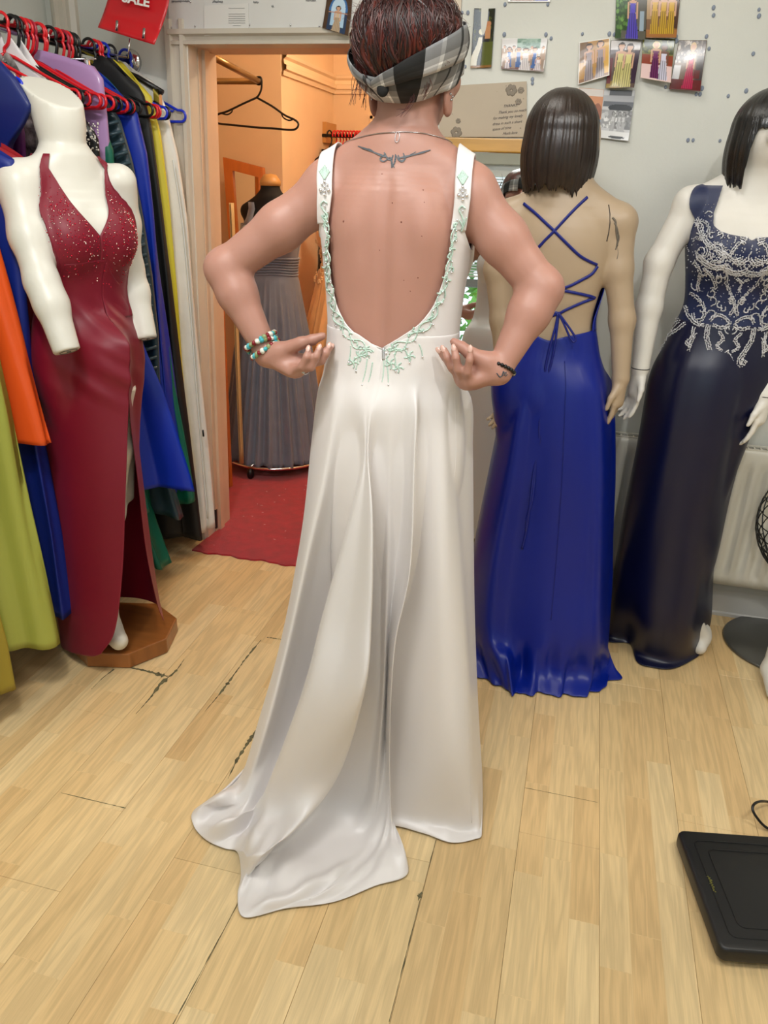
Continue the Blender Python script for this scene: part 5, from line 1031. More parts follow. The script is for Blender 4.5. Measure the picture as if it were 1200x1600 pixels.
hl = [(2, m_hr, 'red plastic hanger at the very left end of the visible rail'), (18, m_hk, 'black plastic hanger, first black one along the rail'), (24, m_hk, 'black plastic hanger, second black one along the rail'), (33, m_hr, 'bright red hanger just right of the first two black hangers'), (40, m_hr, 'bright red hanger beside a crimson one near the rail left'), (46, m_hc, 'crimson hanger between two bright red ones'),
      (62, m_hr, 'large bright red hanger hanging alone mid rail'), (78, m_hk, 'black hanger right of the large lone red hanger'), (88, m_hr, 'red hanger left of the row of three black hooks'), (97, m_hc, 'crimson hanger touching the row of three black hooks'), (104, m_hk, 'leftmost of three black hangers close together'), (109, m_hk, 'middle one of three black hangers close together'), (114, m_hk, 'rightmost of three black hangers close together'),
      (138, m_hk, 'black hanger beside the lilac gown'), (146, m_hr, 'red hanger behind the lilac gown, left of a pair'), (151, m_hr, 'red hanger behind the lilac gown, right of a pair'), (160, m_hb, 'blue plastic hanger right of the lilac gown'), (172, m_hk, 'black hanger holding the petrol ruched gown'), (203, m_hb, 'blue plastic hanger nearest the wall flange')]
hy = {}
for i, (px, mt, lb) in enumerate(hl):
    Yh = float(np.interp(px, [0, 60, 120, 180, 213], [2.117, 2.279, 2.465, 2.679, 2.77])); hanger(Yh, mt, lb, rz=math.radians([4, -3, 2, -5, 3, 0, 6, -4][i % 8])); hy[px] = Yh
hanger(1.93, m_hb, 'blue hanger lying across the top of the gowns behind the mannequin', rz=math.radians(-8))
hanger(1.98, m_hr, 'red hanger just behind the headless mannequin neck', rz=math.radians(5))
# chrome clip hanger holding the lilac gown
ch = thing('clip_hanger', 'chrome clip hanger holding up the lilac satin gown', 'hanger', (RX, 2.30, RZ), 'hangers on the shop rail')
hk = [(RX+.021*math.cos(a), 2.30, RZ+.021*math.sin(a)) for a in np.linspace(math.radians(200), math.radians(-60), 12)]+[(RX, 2.30, RZ-.05)]
mk('hook', MB().tube(catmull(np.array(hk), 3), .002, 6), m_chrome, ch); mk('bar', MB().tube([(RX-.16, 2.30, RZ-.055), (RX+.17, 2.30, RZ-.055)], .0022, 6), m_chrome, ch)
for s in (-1, 1):
    c_ = mk('clip', MB().box((RX+s*.14-.007, 2.292, RZ-.112), (RX+s*.14+.007, 2.308, RZ-.055)), m_chrome, ch, smooth=False); bevel(c_, .004); mk('clip_pad', MB().box((RX+s*.14-.009, 2.288, RZ-.128), (RX+s*.14+.009, 2.312, RZ-.110)), m_black, c_, smooth=False)

def garment(name, label, Y, edge, mat, t0=.022, t1=.05, folds=7, fa=.012, seed=0, zhem=None, cat='gown', top=.10, skew=0.0, neck=.07, group='gowns on the shop rail', hemw=.012):
    """hanging gown: right-hand edge given by points of its real outline"""
    E_ = np.array([aty(px, py, Y) for px, py in edge]); E_ = E_[np.argsort(-E_[:, 2])]; zt, zb = E_[0, 2], (zhem if zhem is not None else E_[-1, 2]); r_ = np.random.default_rng(seed)
    n, m = 84, 60; ph = np.linspace(0, 2*PI, n, endpoint=False); P = []; ph0 = r_.uniform(0, 6, 4)
    for v in np.linspace(0, 1, m):
        zc = lerp(zt, zb, v); xr = np.interp(-zc, -E_[:, 2], E_[:, 0]); w = max(xr-RX, .03); wl = min(w, RX-XL-.03); c = np.cos(ph); W = np.where(c > 0, w, wl); th_ = lerp(t0, t1, v**.8)
        f = (np.sin(ph*folds+ph0[0]+v*1.2)+.5*np.sin(ph*(folds*2+1)+ph0[1]))*fa*sstep(.05, .6, v); x = RX+c*W*(1+(.05*np.sin(ph*6+ph0[1])+.03*np.sin(ph*11+ph0[2]))*sstep(.15, .9, v)*min(1, folds/5))+skew*v; sg = np.sin(ph); y = Y+np.sign(sg)*np.abs(sg)**.6*th_+f*np.abs(sg)**.3
        z = zc+np.where(v < .25, (1-v/.25), 0)*(top*(1-np.abs(c)**1.2)-neck*np.exp(-(c/.28)**2))+hemw*np.sin(ph*3+ph0[2])*v**3
        P.append(np.stack([x+.006*np.sin(ph*9+v*7+ph0[3])*v, y, z], 1))
    P = np.array(P); P[..., 0] = np.maximum(P[..., 0], XL+.012); P[..., 1] = np.minimum(P[..., 1], WB-.012); P[..., 2] = np.maximum(P[..., 2], .006)
    return mk(name, MB().grid(P, closed=True, flip=True), mat, solid=.002, label=label, cat=cat, group=group)
sat = lambda n_, c, r_=.32: pbr(n_, c, r_, sheen=.0, spec=.45, bump=.02, bscale=500)
garment('olive_gown', 'mustard olive satin gown at the far left edge, hem near the floor', 1.47, [(-95, 300), (-60, 600), (-25, 900), (2, 1010), (15, 1085)], sat('mustard_satin', (150, 132, 44)), seed=1)
ch_g = garment('chartreuse_gown', 'chartreuse satin gown hanging left of the navy skirt', 1.63, [(-60, 180), (-25, 480), (10, 640), (38, 790), (62, 905), (82, 1004)], sat('chartreuse_satin', (164, 170, 76), .3), t1=.075, folds=5, fa=.02, seed=2)
garment('orange_gown', 'short shot-orange satin gown ending above the navy skirt', 1.72, [(-52, 170), (-22, 330), (8, 450), (35, 560), (72, 692)], sat('shot_orange', (236, 92, 34), .3), t1=.035, folds=5, seed=3, hemw=.004)
garment('navy_skirt_gown', 'dark blue crepe gown hanging below the orange satin hem', 1.775, [(20, 250), (35, 420), (48, 560), (66, 700), (90, 830), (110, 955)], sat('deep_blue_crepe', (14, 38, 128), .5), t1=.045, seed=4)
garment('navy_bodice_gown', 'navy satin bodice with pointed shoulder in front of the mannequin neck', 1.88, [(-6, 90), (22, 120), (51, 166), (38, 195), (18, 225), (5, 300), (0, 420)], sat('navy_bodice', (16, 34, 104), .4), t1=.03, folds=3, fa=.006, seed=5, top=.02, neck=0)
garment('red_gown', 'dark red gown whose hem shows beside the magenta skirt', 1.845, [(40, 250), (60, 450), (72, 600), (86, 720), (97, 812)], sat('dark_red', (150, 10, 26), .5), t1=.02, seed=6)
garment('pink_gown', 'pale pink gown showing only at its hem beside the wooden base', 1.87, [(50, 300), (72, 550), (90, 740), (105, 860), (115, 936)], sat('pale_pink', (214, 160, 158), .5), t1=.02, seed=7)
garment('purple_gown', 'purple satin gown showing left of the mannequin neck', 2.0, [(-8, 120), (12, 160), (36, 200), (40, 300), (46, 450), (70, 750)], sat('purple', (104, 20, 120), .35), seed=8, t1=.02)
garment('sequin_gown', 'silver and black sequinned gown behind the mannequin neck', 2.07, [(30, 118), (52, 150), (62, 200), (66, 300), (75, 500), (95, 760)], pbr('silver_sequin', (196, 186, 184), .25, rgb2=(26, 22, 26), nscale=34, metal=.3, bump=.5, bscale=160), seed=9, t1=.02)
garment('white_gown', 'white slip gown squeezed among the red hangers', 2.15, [(30, 90), (62, 110), (84, 150), (90, 300), (95, 500), (110, 760)], sat('white_slip', (226, 222, 224), .45), seed=10, t1=.02)
garment('black_beaded_gown', 'black gown with pearl beading right of the mannequin neck', 2.20, [(100, 150), (135, 190), (152, 215), (156, 260), (168, 420), (190, 720)], pbr('pearl_black', (14, 14, 16), .4, noise=.3), seed=11, t1=.02)
garment('lilac_gown', 'lilac satin gown clipped to a chrome hanger', 2.295, [(146, 104), (160, 124), (167, 190), (172, 250), (178, 400), (190, 600)], sat('lilac_satin', (176, 140, 190), .25), seed=12, t1=.02, top=.04, neck=.0)
garment('emerald_gown', 'emerald green gown whose hem hangs lowest near the floor', 2.30, [(150, 175), (175, 230), (190, 420), (205, 640), (228, 790), (262, 882)], sat('emerald_satin', (4, 100, 80), .4), t1=.055, seed=13)
pg = garment('petrol_gown', 'petrol grey gown with ruched sleeve beside the mannequin arm', 2.37, [(160, 150), (186, 185), (205, 250), (222, 340), (236, 430), (246, 520), (250, 640), (262, 740), (282, 806)], sat('petrol_taffeta', (44, 66, 76), .35), t1=.05, seed=14)
garment('green_gown', 'green gown hem right beside the magenta leg slit', 2.17, [(135, 300), (162, 450), (198, 640), (214, 720), (233, 803)], sat('viridian', (6, 104, 86), .4), t1=.03, seed=23)
garment('royal_skirt_gown', 'full royal blue skirt hanging behind the mannequin forearm', 2.25, [(140, 300), (185, 440), (222, 540), (248, 610), (270, 690), (293, 766)], sat('royal_satin_skirt', (8, 46, 168), .36), t1=.06, folds=5, fa=.022, seed=24)
garment('royal_gown', 'royal blue lace bodice gown right of the petrol gown', 2.44, [(180, 140), (212, 172), (228, 240), (240, 340), (249, 440), (258, 520), (272, 640), (293, 766)], sat('royal_crepe', (8, 44, 160), .42), t1=.07, folds=5, fa=.02, seed=15)
garment('teal_gown', 'teal gown whose hem shows below the royal blue skirt', 2.47, [(185, 145), (214, 180), (230, 260), (248, 420), (268, 600), (300, 783)], sat('teal_satin', (10, 104, 84), .4), t1=.05, seed=16)
garment('black_gown', 'long plain black gown between royal blue and yellow', 2.545, [(196, 120), (222, 140), (236, 200), (252, 320), (266, 440), (280, 580), (296, 720), (312, 842)], pbr('black_crepe', (14, 14, 18), .6), t1=.04, seed=17)
garment('yellow_gown', 'yellow gown peeking out beside the white garment bag', 2.615, [(210, 125), (235, 150), (250, 210), (264, 320), (276, 440), (286, 560), (298, 710), (303, 760)], sat('yellow_satin', (214, 198, 56), .45), t1=.03, seed=18)
m_bag = pbr('garment_bag_film', (228, 226, 220), .3, noise=.06, nscale=12, bump=.5, bscale=14, spec=.6)
bag = garment('garment_bag', 'white zipped garment bag hanging next to the door frame', 2.685, [(205, 112), (234, 122), (258, 165), (276, 240), (291, 340), (302, 470), (314, 600), (324, 710), (333, 822)], m_bag, t1=.05, folds=5, fa=.014, seed=19, cat='garment bag', top=.05, neck=.02, zhem=.09)
E_ = np.array([aty(px-6, py, 2.63) for px, py in ((276, 250), (291, 350), (303, 480), (312, 600), (322, 720), (330, 810))]); mk('zip', MB().tube(catmull(E_, 6), .003, 6, squash=.6), m_white, bag); mk('zip_pull', MB().tube([aty(317, 672, 2.622), aty(318, 682, 2.622)], .004, 6), m_black, bag)
# ruched pleats on the petrol gown and pearls on the black one
rl = MB()
for i in range(26):
    py = 190+i*16; x1 = np.interp(py, [185, 250, 340, 430, 520, 640], [184, 204, 221, 235, 245, 249]); rl.tube([aty(x1-34, py+18, 2.345), aty(x1-18, py+4, 2.322), aty(x1-1, py, 2.345)], .006, 6)
mk('ruching', rl, MATS['petrol_taffeta'], pg, kind='stuff')
pl = MB(); rp_ = np.random.default_rng(2)
for i in range(90): pl.ball(aty(rp_.uniform(122, 154), rp_.uniform(192, 236), 2.168), rp_.uniform(.0015, .0032), 6, 4)
mk('pearls', pl, pbr('pearl', (230, 226, 214), .25), bpy.data.objects['black_beaded_gown'], kind='stuff')
# hangers whose shoulder ends show at the front
hanger(2.28, m_hr, 'red hanger with its looped end showing right of the mannequin neck', rz=math.radians(-4)); hanger(2.33, m_hk, 'black hanger with its looped end beside the lilac gown', rz=math.radians(5)); hanger(2.41, m_hr, 'red hanger end poking out below the lilac gown strap', rz=math.radians(2))
tr = thing('trouser_hanger', 'black padded clip hanger at the wall end of the rail', 'hanger', (RX, 2.66, RZ), 'hangers on the shop rail')
hk = [(RX+.021*math.cos(a), 2.66, RZ+.021*math.sin(a)) for a in np.linspace(math.radians(200), math.radians(-60), 12)]+[(RX, 2.66, RZ-.03)]
mk('hook', MB().tube(catmull(np.array(hk), 3), .002, 6), m_chrome, tr); mk('frame', MB().tube([(RX-.18, 2.66, RZ-.105), (RX-.09, 2.66, RZ-.06), (RX, 2.66, RZ-.03), (RX+.09, 2.66, RZ-.06), (RX+.18, 2.66, RZ-.105)], .009, 8), m_hk, tr)
for s in (-1, 1): mk('clip', MB().box((RX+s*.16-.01, 2.65, RZ-.15), (RX+s*.16+.01, 2.67, RZ-.095)), m_chrome, tr, smooth=False)
# ---- SALE card standing over the rail
m_red = pbr('sale_red', (206, 24, 36), .35, coat=.3); sp_ = [(161, -40), (239, -40), (247, 0), (240, 70), (153, 43), (158, 0)]
YS = 2.60
sign = thing('sale_sign', 'red curved SALE card held over the garment rail', 'sign', aty(200, 95, YS), None)
g_ = []
for v in np.linspace(0, 1, 24):
    row = []
    for u in np.linspace(0, 1, 20):
        l = np.array([lerp(176, 153, v)+6*math.sin(v*PI), lerp(-60, 43, v)]); r_ = np.array([lerp(268, 241, v)+8*math.sin(v*PI), lerp(-50, 70, v)]); p = lerp(l, r_, u); row.append(aty(p[0], p[1], YS+.05*(1-v)**2+.03*math.sin(u*PI)*0-.035*sstep(.75, 1, v)))
    g_.append(row)
mk('card', MB().grid(np.array(g_)), m_red, sign, solid=.002)
for cx_, cy_ in ((182, 40), (224, 52)): mk('clip', MB().tube([aty(cx_+1, cy_-8, YS-.045), aty(cx_, cy_+8, YS-.05)], .005, 6, squash=.4), m_chrome, sign)
mk('stem', MB().tube([aty(203, 60, YS-.02), aty(200, 90, YS-.01), (RX+.03, YS, RZ)], .003, 8), m_chrome, sign)
mk('holder', MB().tube([aty(178, 48, YS-.03), aty(224, 62, YS-.03)], .003, 8), pbr('holder_violet', (120, 70, 150), .3), sign)
def text_mesh(name, body, size, mat, parent, O, ux, uy, shear=0.0, bold=0.0, extr=.0, align='LEFT', space=1.0):
    """lettering as flat geometry with baseline start O, directions ux (reading) and uy (up)"""
    cu = bpy.data.curves.new(name, 'FONT'); cu.body = body; cu.size = size; cu.shear = shear; cu.offset = bold; cu.extrude = extr; cu.align_x = align; cu.space_character = space; cu.resolution_u = 3
    t_ = bpy.data.objects.new(name+'_curve', cu); COL.objects.link(t_); dg = bpy.context.evaluated_depsgraph_get(); me = bpy.data.meshes.new_from_object(t_.evaluated_get(dg)); bpy.data.objects.remove(t_)
    n = len(me.vertices); co = np.zeros(n*3); me.vertices.foreach_get('co', co); co = co.reshape(-1, 3); ux = np.asarray(ux, float)/np.linalg.norm(ux); uy = np.asarray(uy, float)/np.linalg.norm(uy); nz = np.cross(ux, uy)
    V = np.asarray(O)+co[:, :1]*ux+co[:, 1:2]*uy+co[:, 2:]*nz; F = [tuple(p.vertices) for p in me.polygons]; bpy.data.meshes.remove(me); return mk(name, (V, F), mat, parent, smooth=False)
o1, o2 = aty(190, -1, YS-.012), aty(234, 8, YS-.012); upv = aty(192, -20, YS+.01)-o1
text_mesh('lettering', 'SALE', .046, pbr('white_print', (238, 236, 232), .5), sign, aty(190, 2, YS-.012), o2-o1, upv, bold=.0015)
# ================================================================== back wall: mirror, radiator, photographs, notes
YW = WB-.002
mA = math.radians(5.6); MZ1 = 1.597; mtopY = WB-.012
mx0, mx1 = -.645, -.045
def mp_(x, s_, d):   # s_ along the glass from the bottom, d towards the room
    return np.array([x, mtopY-(MZ1-0.0)*math.tan(mA)+s_*math.sin(mA)-d*math.cos(mA), .004+s_*math.cos(mA)+d*math.sin(mA)])
ML = (MZ1-.004)/math.cos(mA)
mir = thing('standing_mirror', 'tall pine-framed mirror leaning on the wall behind the bride', 'mirror', mp_(-.345, 0, 0))
m_pine = pbr('pine_frame', (196, 146, 62), .35, noise=.15, nscale=6, stretch=(1, 8, 8), coat=.25)
m_mirror = pbr('mirror_glass', (235, 240, 238), .0, metal=1.0)
def mbox(x0, x1, s0, s1, d0, d1): 
    V = [mp_(x, s_, d) for s_ in (s0, s1) for d in (d0, d1) for x in (x0, x1)]; return (np.array(V), [(0, 1, 3, 2), (4, 6, 7, 5), (0, 4, 5, 1), (2, 3, 7, 6), (0, 2, 6, 4), (1, 5, 7, 3)])
for a_ in ((mx0, mx1, ML-.042, ML, 0, .022), (mx0, mx1, 0, .05, 0, .022), (mx0, mx0+.042, .05, ML-.042, 0, .022), (mx1-.042, mx1, .05, ML-.042, 0, .022)): bevel(mk('frame_bar', mbox(*a_), m_pine, mir, smooth=False), .004)
mk('glass', mbox(mx0+.036, mx1-.036, .045, ML-.036, .004, .012), m_mirror, mir, smooth=False); mk('backing', mbox(mx0+.02, mx1-.02, .02, ML-.02, -.003, .003), m_sub, mir, smooth=False)

# ---- radiator
m_rad = pbr('radiator_enamel', (216, 212, 200), .35)
rad = thing('radiator', 'cream panel radiator below the wall of photographs', 'radiator', (.62, 2.69, .16))
rx0, rx1, rz0, rz1, ry = .045, 1.50, .168, .672, 2.682
xs = []; 
pitch = .0485; k = 0; x = rx0
prof = []
while x < rx1-.02:
    prof += [(x, 0), (x+.010, 0), (x+.018, .016), (x+.034, .016), (x+.042, 0)]; x += pitch
prof.append((rx1, 0)); rows_ = []
for z_, dep in ((rz0, 0), (rz0+.035, 0), (rz0+.065, 1), (rz1-.085, 1), (rz1-.055, 0), (rz1-.016, 0), (rz1-.004, .0), (rz1, .0)):
    rows_.append([(px_, ry-.0+(d*dep)+(.004 if z_ > rz1-.01 else 0)+(.004 if z_ > rz1-.002 else 0), z_) for px_, d in prof])
o = mk('front_panel', MB().grid(np.array(rows_)), m_rad, rad, smooth=False, solid=.002); autosmooth(o, 50)
mk('back_panel', MB().box((rx0, 2.735, rz0), (rx1, 2.742, rz1)), m_rad, rad, smooth=False)
tg = MB().box((rx0, ry+.006, rz1-.001), (rx1, ry+.014, rz1+.004)).box((rx0, 2.732, rz1-.001), (rx1, 2.742, rz1+.004))
for i in range(70): xg = rx0+.01+i*(rx1-rx0-.02)/69; tg.box((xg, ry+.012, rz1-.006), (xg+.005, 2.734, rz1-.001))
mk('top_grille', tg, m_rad, rad, smooth=False, kind='stuff')
mk('side_cover', MB().box((rx0-.003, ry+.004, rz0+.01), (rx0, 2.742, rz1)), m_rad, rad, smooth=False); mk('wall_bracket', MB().box((.2, 2.742, .3), (.24, WB-.001, .6)), m_rad, rad, smooth=False)

# ---- printed photographs: colour painted cell by cell on a slightly curled sheet
m_print = attr_mat('photo_print', .22, .3)
SKIN = (205, 160, 132)
def gownfig(cx, top, bot, w, dress, hair=(50, 32, 24), skin=SKIN, flare=1.0, strap=True):
    h = bot-top
    def f(u, v, C):
        hd = ((u-cx)/(w*.30))**2+((v-(top+.07*h))/(.075*h))**2 < 1; hr = ((u-cx)/(w*.40))**2+((v-(top+.075*h))/(.10*h))**2 < 1
        C[hr] = hair; C[hd & (v > top+.03*h)] = skin
        nk = (np.abs(u-cx) < w*.16) & (v > top+.12*h) & (v < top+.22*h); C[nk] = skin
        tb = (v > top+.18*h) & (v < top+.48*h) & (np.abs(u-cx) < w*(.40-.12*np.sin(np.clip((v-top-.18*h)/(.30*h), 0, 1)*PI*.9))); C[tb] = skin
        ar = (v > top+.2*h) & (v < top+.56*h) & (np.abs(np.abs(u-cx)-w*.46) < w*.085); C[ar] = skin
        bd_ = (v > top+.235*h) & (v < top+.48*h) & (np.abs(u-cx) < w*(.37-.10*np.sin(np.clip((v-top-.18*h)/(.30*h), 0, 1)*PI*.9))); C[bd_] = dress
        t = np.clip((v-(top+.44*h))/(.56*h), 0, 1); sk = (v > top+.44*h) & (v < bot) & (np.abs(u-cx) < w*(.30+.40*flare*t**.8)); sh = .82+.22*np.sin((u-cx)/w*26); C[sk] = np.clip(np.array(dress)[None]*sh[sk][:, None], 0, 255)
    return f
def suitfig(cx, top, bot, w, suit, hair=(40, 28, 22)):
    h = bot-top
    def f(u, v, C):
        C[((u-cx)/(w*.26))**2+((v-(top+.07*h))/(.07*h))**2 < 1] = hair; C[(((u-cx)/(w*.22))**2+((v-(top+.085*h))/(.06*h))**2 < 1)] = SKIN
        C[(v > top+.15*h) & (v < top+.58*h) & (np.abs(u-cx) < w*.45)] = suit; C[(v > top+.15*h) & (v < top+.3*h) & (np.abs(u-cx) < w*.09)] = (232, 230, 226); C[(v > top+.55*h) & (v < bot) & (np.abs(u-cx) < w*.33)] = np.array(suit)*.85
    return f
def blob(cx, cy, rx, ry, c):
    def f(u, v, C): C[((u-cx)/rx)**2+((v-cy)/ry)**2 < 1] = c
    return f
def rect(u0, v0, u1, v1, c):
    def f(u, v, C): C[(u > u0) & (u < u1) & (v > v0) & (v < v1)] = c
    return f
def leafy(u0, v0, u1, v1, c1, c2, n, seed):
    r_ = np.random.default_rng(seed); pts = r_.uniform(0, 1, (n, 4))
    def f(u, v, C):
        m = (u > u0) & (u < u1) & (v > v0) & (v < v1); C[m] = c1
        for a, b, s_, q in pts: C[(((u-lerp(u0, u1, a))/(.02+.05*s_))**2+((v-lerp(v0, v1, b))/(.02+.04*s_))**2 < 1) & m] = lerp(np.array(c1), np.array(c2), q)
    return f
def photo(label, quad, paint, curl=.02, lift=.002, border=None, bend=0.0, group='photographs on the wall', nu=60, nv=76, cat='photograph', name='photograph'):
    """quad: outline corners tl,tr,br,bl of the sheet on the wall"""
    q = [aty(px, py, YW-lift) for px, py in quad]; U, Vv = np.meshgrid(np.linspace(0, 1, nu), np.linspace(0, 1, nv)); P = ((1-U)*(1-Vv))[..., None]*q[0]+(U*(1-Vv))[..., None]*q[1]+(U*Vv)[..., None]*q[2]+((1-U)*Vv)[..., None]*q[3]
    P[..., 1] -= curl*Vv**2.2*(.5+.5*U)+bend*np.sin(U*PI)*.5
    C = np.zeros((nv*nu, 3)); u = U.ravel(); v = Vv.ravel()
    for f in paint: f(u, v, C)
    if border: m = (u < border) | (u > 1-border) | (v < border*.8) | (v > 1-border*.8); C[m] = (236, 234, 230)
    o = mk(name, MB().grid(P, flip=True), m_print, solid=.0006, label=label, cat=cat, group=group); C = np.clip(C, 0, 255)/255.0; C = np.where(C <= .04045, C/12.92, ((C+.055)/1.055)**2.4)
    a = o.data.color_attributes.new('print', 'FLOAT_COLOR', 'POINT'); a.data.foreach_set('color', np.c_[C, np.ones(len(C))].astype(np.float32).ravel()); return o
bg = lambda c: rect(-1, -1, 2, 2, c)
photo('photograph of a bride with open arms under an arch, above the door', [(511, -6), (551, -6), (547, 58), (505, 44)], [bg((74, 52, 36)), blob(.5, .42, .36, .42, (60, 110, 170)), rect(.14, .42, .86, 1, (40, 60, 90)), blob(.5, .38, .27, .34, (190, 215, 235)), rect(.24, .42, .76, .85, (170, 200, 225)), gownfig(.5, .28, 1.0, .24, (206, 180, 150)), rect(.15, .44, .85, .48, (180, 130, 105))], curl=.02, lift=.020)
photo('photograph edge of wedding guests behind the hair bun', [(684, -4), (722, -4), (716, 78), (688, 70)], [bg((70, 54, 44)), rect(0, 0, 1, .3, (206, 190, 168)), suitfig(.85, .2, .8, .3, (24, 24, 30)), gownfig(.5, .28, .86, .36, (60, 130, 205)), rect(0, .84, 1, 1, (150, 130, 50))], curl=.01)
photo('tall narrow photograph of a couple kissing, bride in white', [(741, 13), (774, 13), (768, 106), (735, 107)], [bg((24, 24, 18)), leafy(0, 0, 1, .6, (30, 32, 20), (90, 96, 30), 30, 1), rect(.3, .2, .8, .9, (34, 34, 36)), rect(.5, .55, 1, .95, (86, 92, 34)), rect(.48, .05, .72, .45, (110, 116, 130)), blob(.72, .25, .13, .05, (196, 132, 92)), rect(.58, .28, .84, .5, (196, 140, 96)), blob(.4, .38, .12, .05, (222, 214, 180)), lambda u, v, C: C.__setitem__((v > .48) & (np.abs(u-(.38-.28*sstep(.48, .95, v))) < .09+.20*np.clip(v-.48, 0, 1)), (214, 208, 190)), rect(0, .955, 1, 1, (140, 96, 46))], curl=.006, bend=-.01)
photo('group wedding photograph with bridesmaids in blue', [(784, 60), (856, 60), (850, 113), (783, 108)], [bg((214, 210, 208)), leafy(.35, 0, .85, .3, (150, 176, 160), (70, 110, 84), 26, 2), rect(0, .9, 1, 1, (110, 74, 74))]+[suitfig(c, .22, .96, .13, (176, 150, 132)) for c in (.07, .28, .68, .93)]+[gownfig(c, .28, .92, .13, (50, 104, 180), flare=.4) for c in (.18, .39, .75)]+[gownfig(.55, .3, 1.0, .18, (230, 222, 224), flare=1.2), gownfig(.84, .55, .97, .12, (226, 214, 220)), gownfig(.14, .6, .97, .10, (226, 214, 220))], curl=.012)
photo('photograph at the top edge with red and violet stripe', [(795, -30), (861, -30), (860, 3), (793, 3)], [bg((60, 36, 34)), rect(.1, 0, .6, 1, (130, 80, 70)), rect(.65, 0, 1, 1, (60, 56, 140))], border=.06, curl=.0)
photo('photograph of a woman in a violet blue gown by a hedge', [(963, -14), (1012, -14), (1008, 64), (961, 61)], [bg((40, 48, 26)), leafy(0, 0, .5, 1, (36, 70, 24), (110, 160, 70), 60, 3), rect(.62, .1, 1, .8, (92, 90, 84)), rect(.78, .4, .92, .85, (150, 168, 184)), rect(.2, .82, 1, 1, (86, 84, 74)), gownfig(.55, .02, .99, .30, (84, 70, 190))])
photo('photograph of three women in long yellow gowns', [(1010, -14), (1064, -14), (1056, 61), (1007, 60)], [bg((120, 84, 54)), rect(0, .1, .2, .6, (170, 138, 96)), rect(.85, 0, 1, .8, (70, 44, 34)), rect(0, .82, 1, 1, (160, 104, 52))]+[gownfig(c, .02, .92, .26, (210, 166, 50), flare=.5) for c in (.28, .54, .78)])
photo('photograph of two bridesmaids in pale grey gowns', [(905, 66), (953, 59), (952, 119), (903, 133)], [bg((176, 130, 60)), rect(.75, .1, 1, .9, (214, 168, 84)), rect(0, 0, .3, .5, (120, 86, 44)), rect(0, .9, 1, 1, (140, 100, 70)), gownfig(.34, .08, .97, .30, (160, 146, 152), flare=.5), gownfig(.70, .05, .97, .30, (152, 140, 148), flare=.5)], curl=.02, border=.03)
photo('photograph of two women in pale yellow strapless gowns', [(955, 63), (1003, 63), (990, 139), (946, 139)], [bg((84, 66, 60)), rect(0, 0, 1, .2, (206, 200, 200)), rect(.82, .2, 1, .9, (46, 24, 50)), rect(0, .85, .6, 1, (140, 112, 30)), rect(0, .35, .15, .9, (96, 20, 34)), gownfig(.38, .06, .95, .32, (206, 196, 124), flare=.8), gownfig(.66, .08, .98, .32, (210, 200, 130), flare=.8)], curl=.03)
photo('photograph of a blonde woman in purple beside one in white', [(1005, 60), (1055, 61), (1047, 132), (1000, 123)], [bg((120, 116, 60)), leafy(0, 0, 1, .35, (60, 70, 34), (150, 150, 70), 40, 5), rect(0, .38, 1, .62, (140, 60, 40)), rect(0, .62, 1, 1, (226, 196, 194)), gownfig(.70, .14, .97, .28, (214, 212, 232), flare=.7, skin=(110, 72, 56)), gownfig(.44, .08, .95, .30, (108, 34, 96), hair=(226, 206, 150), flare=.5)], curl=.035)
photo('photograph of a woman in a bright red trumpet gown', [(1061, 63), (1105, 63), (1093, 144), (1045, 140)], [bg((110, 86, 72)), leafy(0, 0, 1, .45, (70, 56, 50), (206, 196, 186), 60, 6), rect(0, .5, .25, .8, (200, 200, 204)), rect(.75, .3, 1, .8, (60, 54, 56)), rect(0, .78, 1, 1, (96, 16, 24)), rect(.7, .58, .9, .75, (96, 20, 24)), gownfig(.56, .06, .97, .26, (200, 24, 84), hair=(206, 172, 120), flare=1.0)], curl=.02)
photo('orange snapshot half hidden behind the brown bob wig', [(905, 137), (944, 140), (936, 212), (905, 212)], [bg((206, 140, 96)), rect(0, 0, 1, .15, (214, 206, 200)), blob(.8, .5, .2, .2, (150, 90, 60)), rect(.6, .65, 1, 1, (100, 160, 196))], curl=.005)
photo('black and white photograph of people in a garden', [(944, 140), (993, 141), (982, 221), (932, 215)], [bg((196, 196, 198)), rect(.2, 0, .9, .12, (90, 90, 94)), rect(0, .12, 1, .24, (170, 170, 174)), rect(.05, .24, 1, .34, (96, 98, 104)), blob(.6, .36, .38, .08, (36, 36, 38)), leafy(0, .4, .55, .78, (150, 150, 152), (236, 236, 236), 40, 7), leafy(.5, .4, 1, .78, (110, 110, 112), (220, 220, 222), 30, 8)]+[gownfig(c, .44, .88, .14, (200, 200, 202), hair=(60, 60, 60), skin=(150, 150, 150), flare=.5) for c in (.42, .62, .75)]+[rect(0, .84, 1, 1, (222, 222, 222)), blob(.6, .95, .25, .03, (24, 24, 24))], curl=.008)
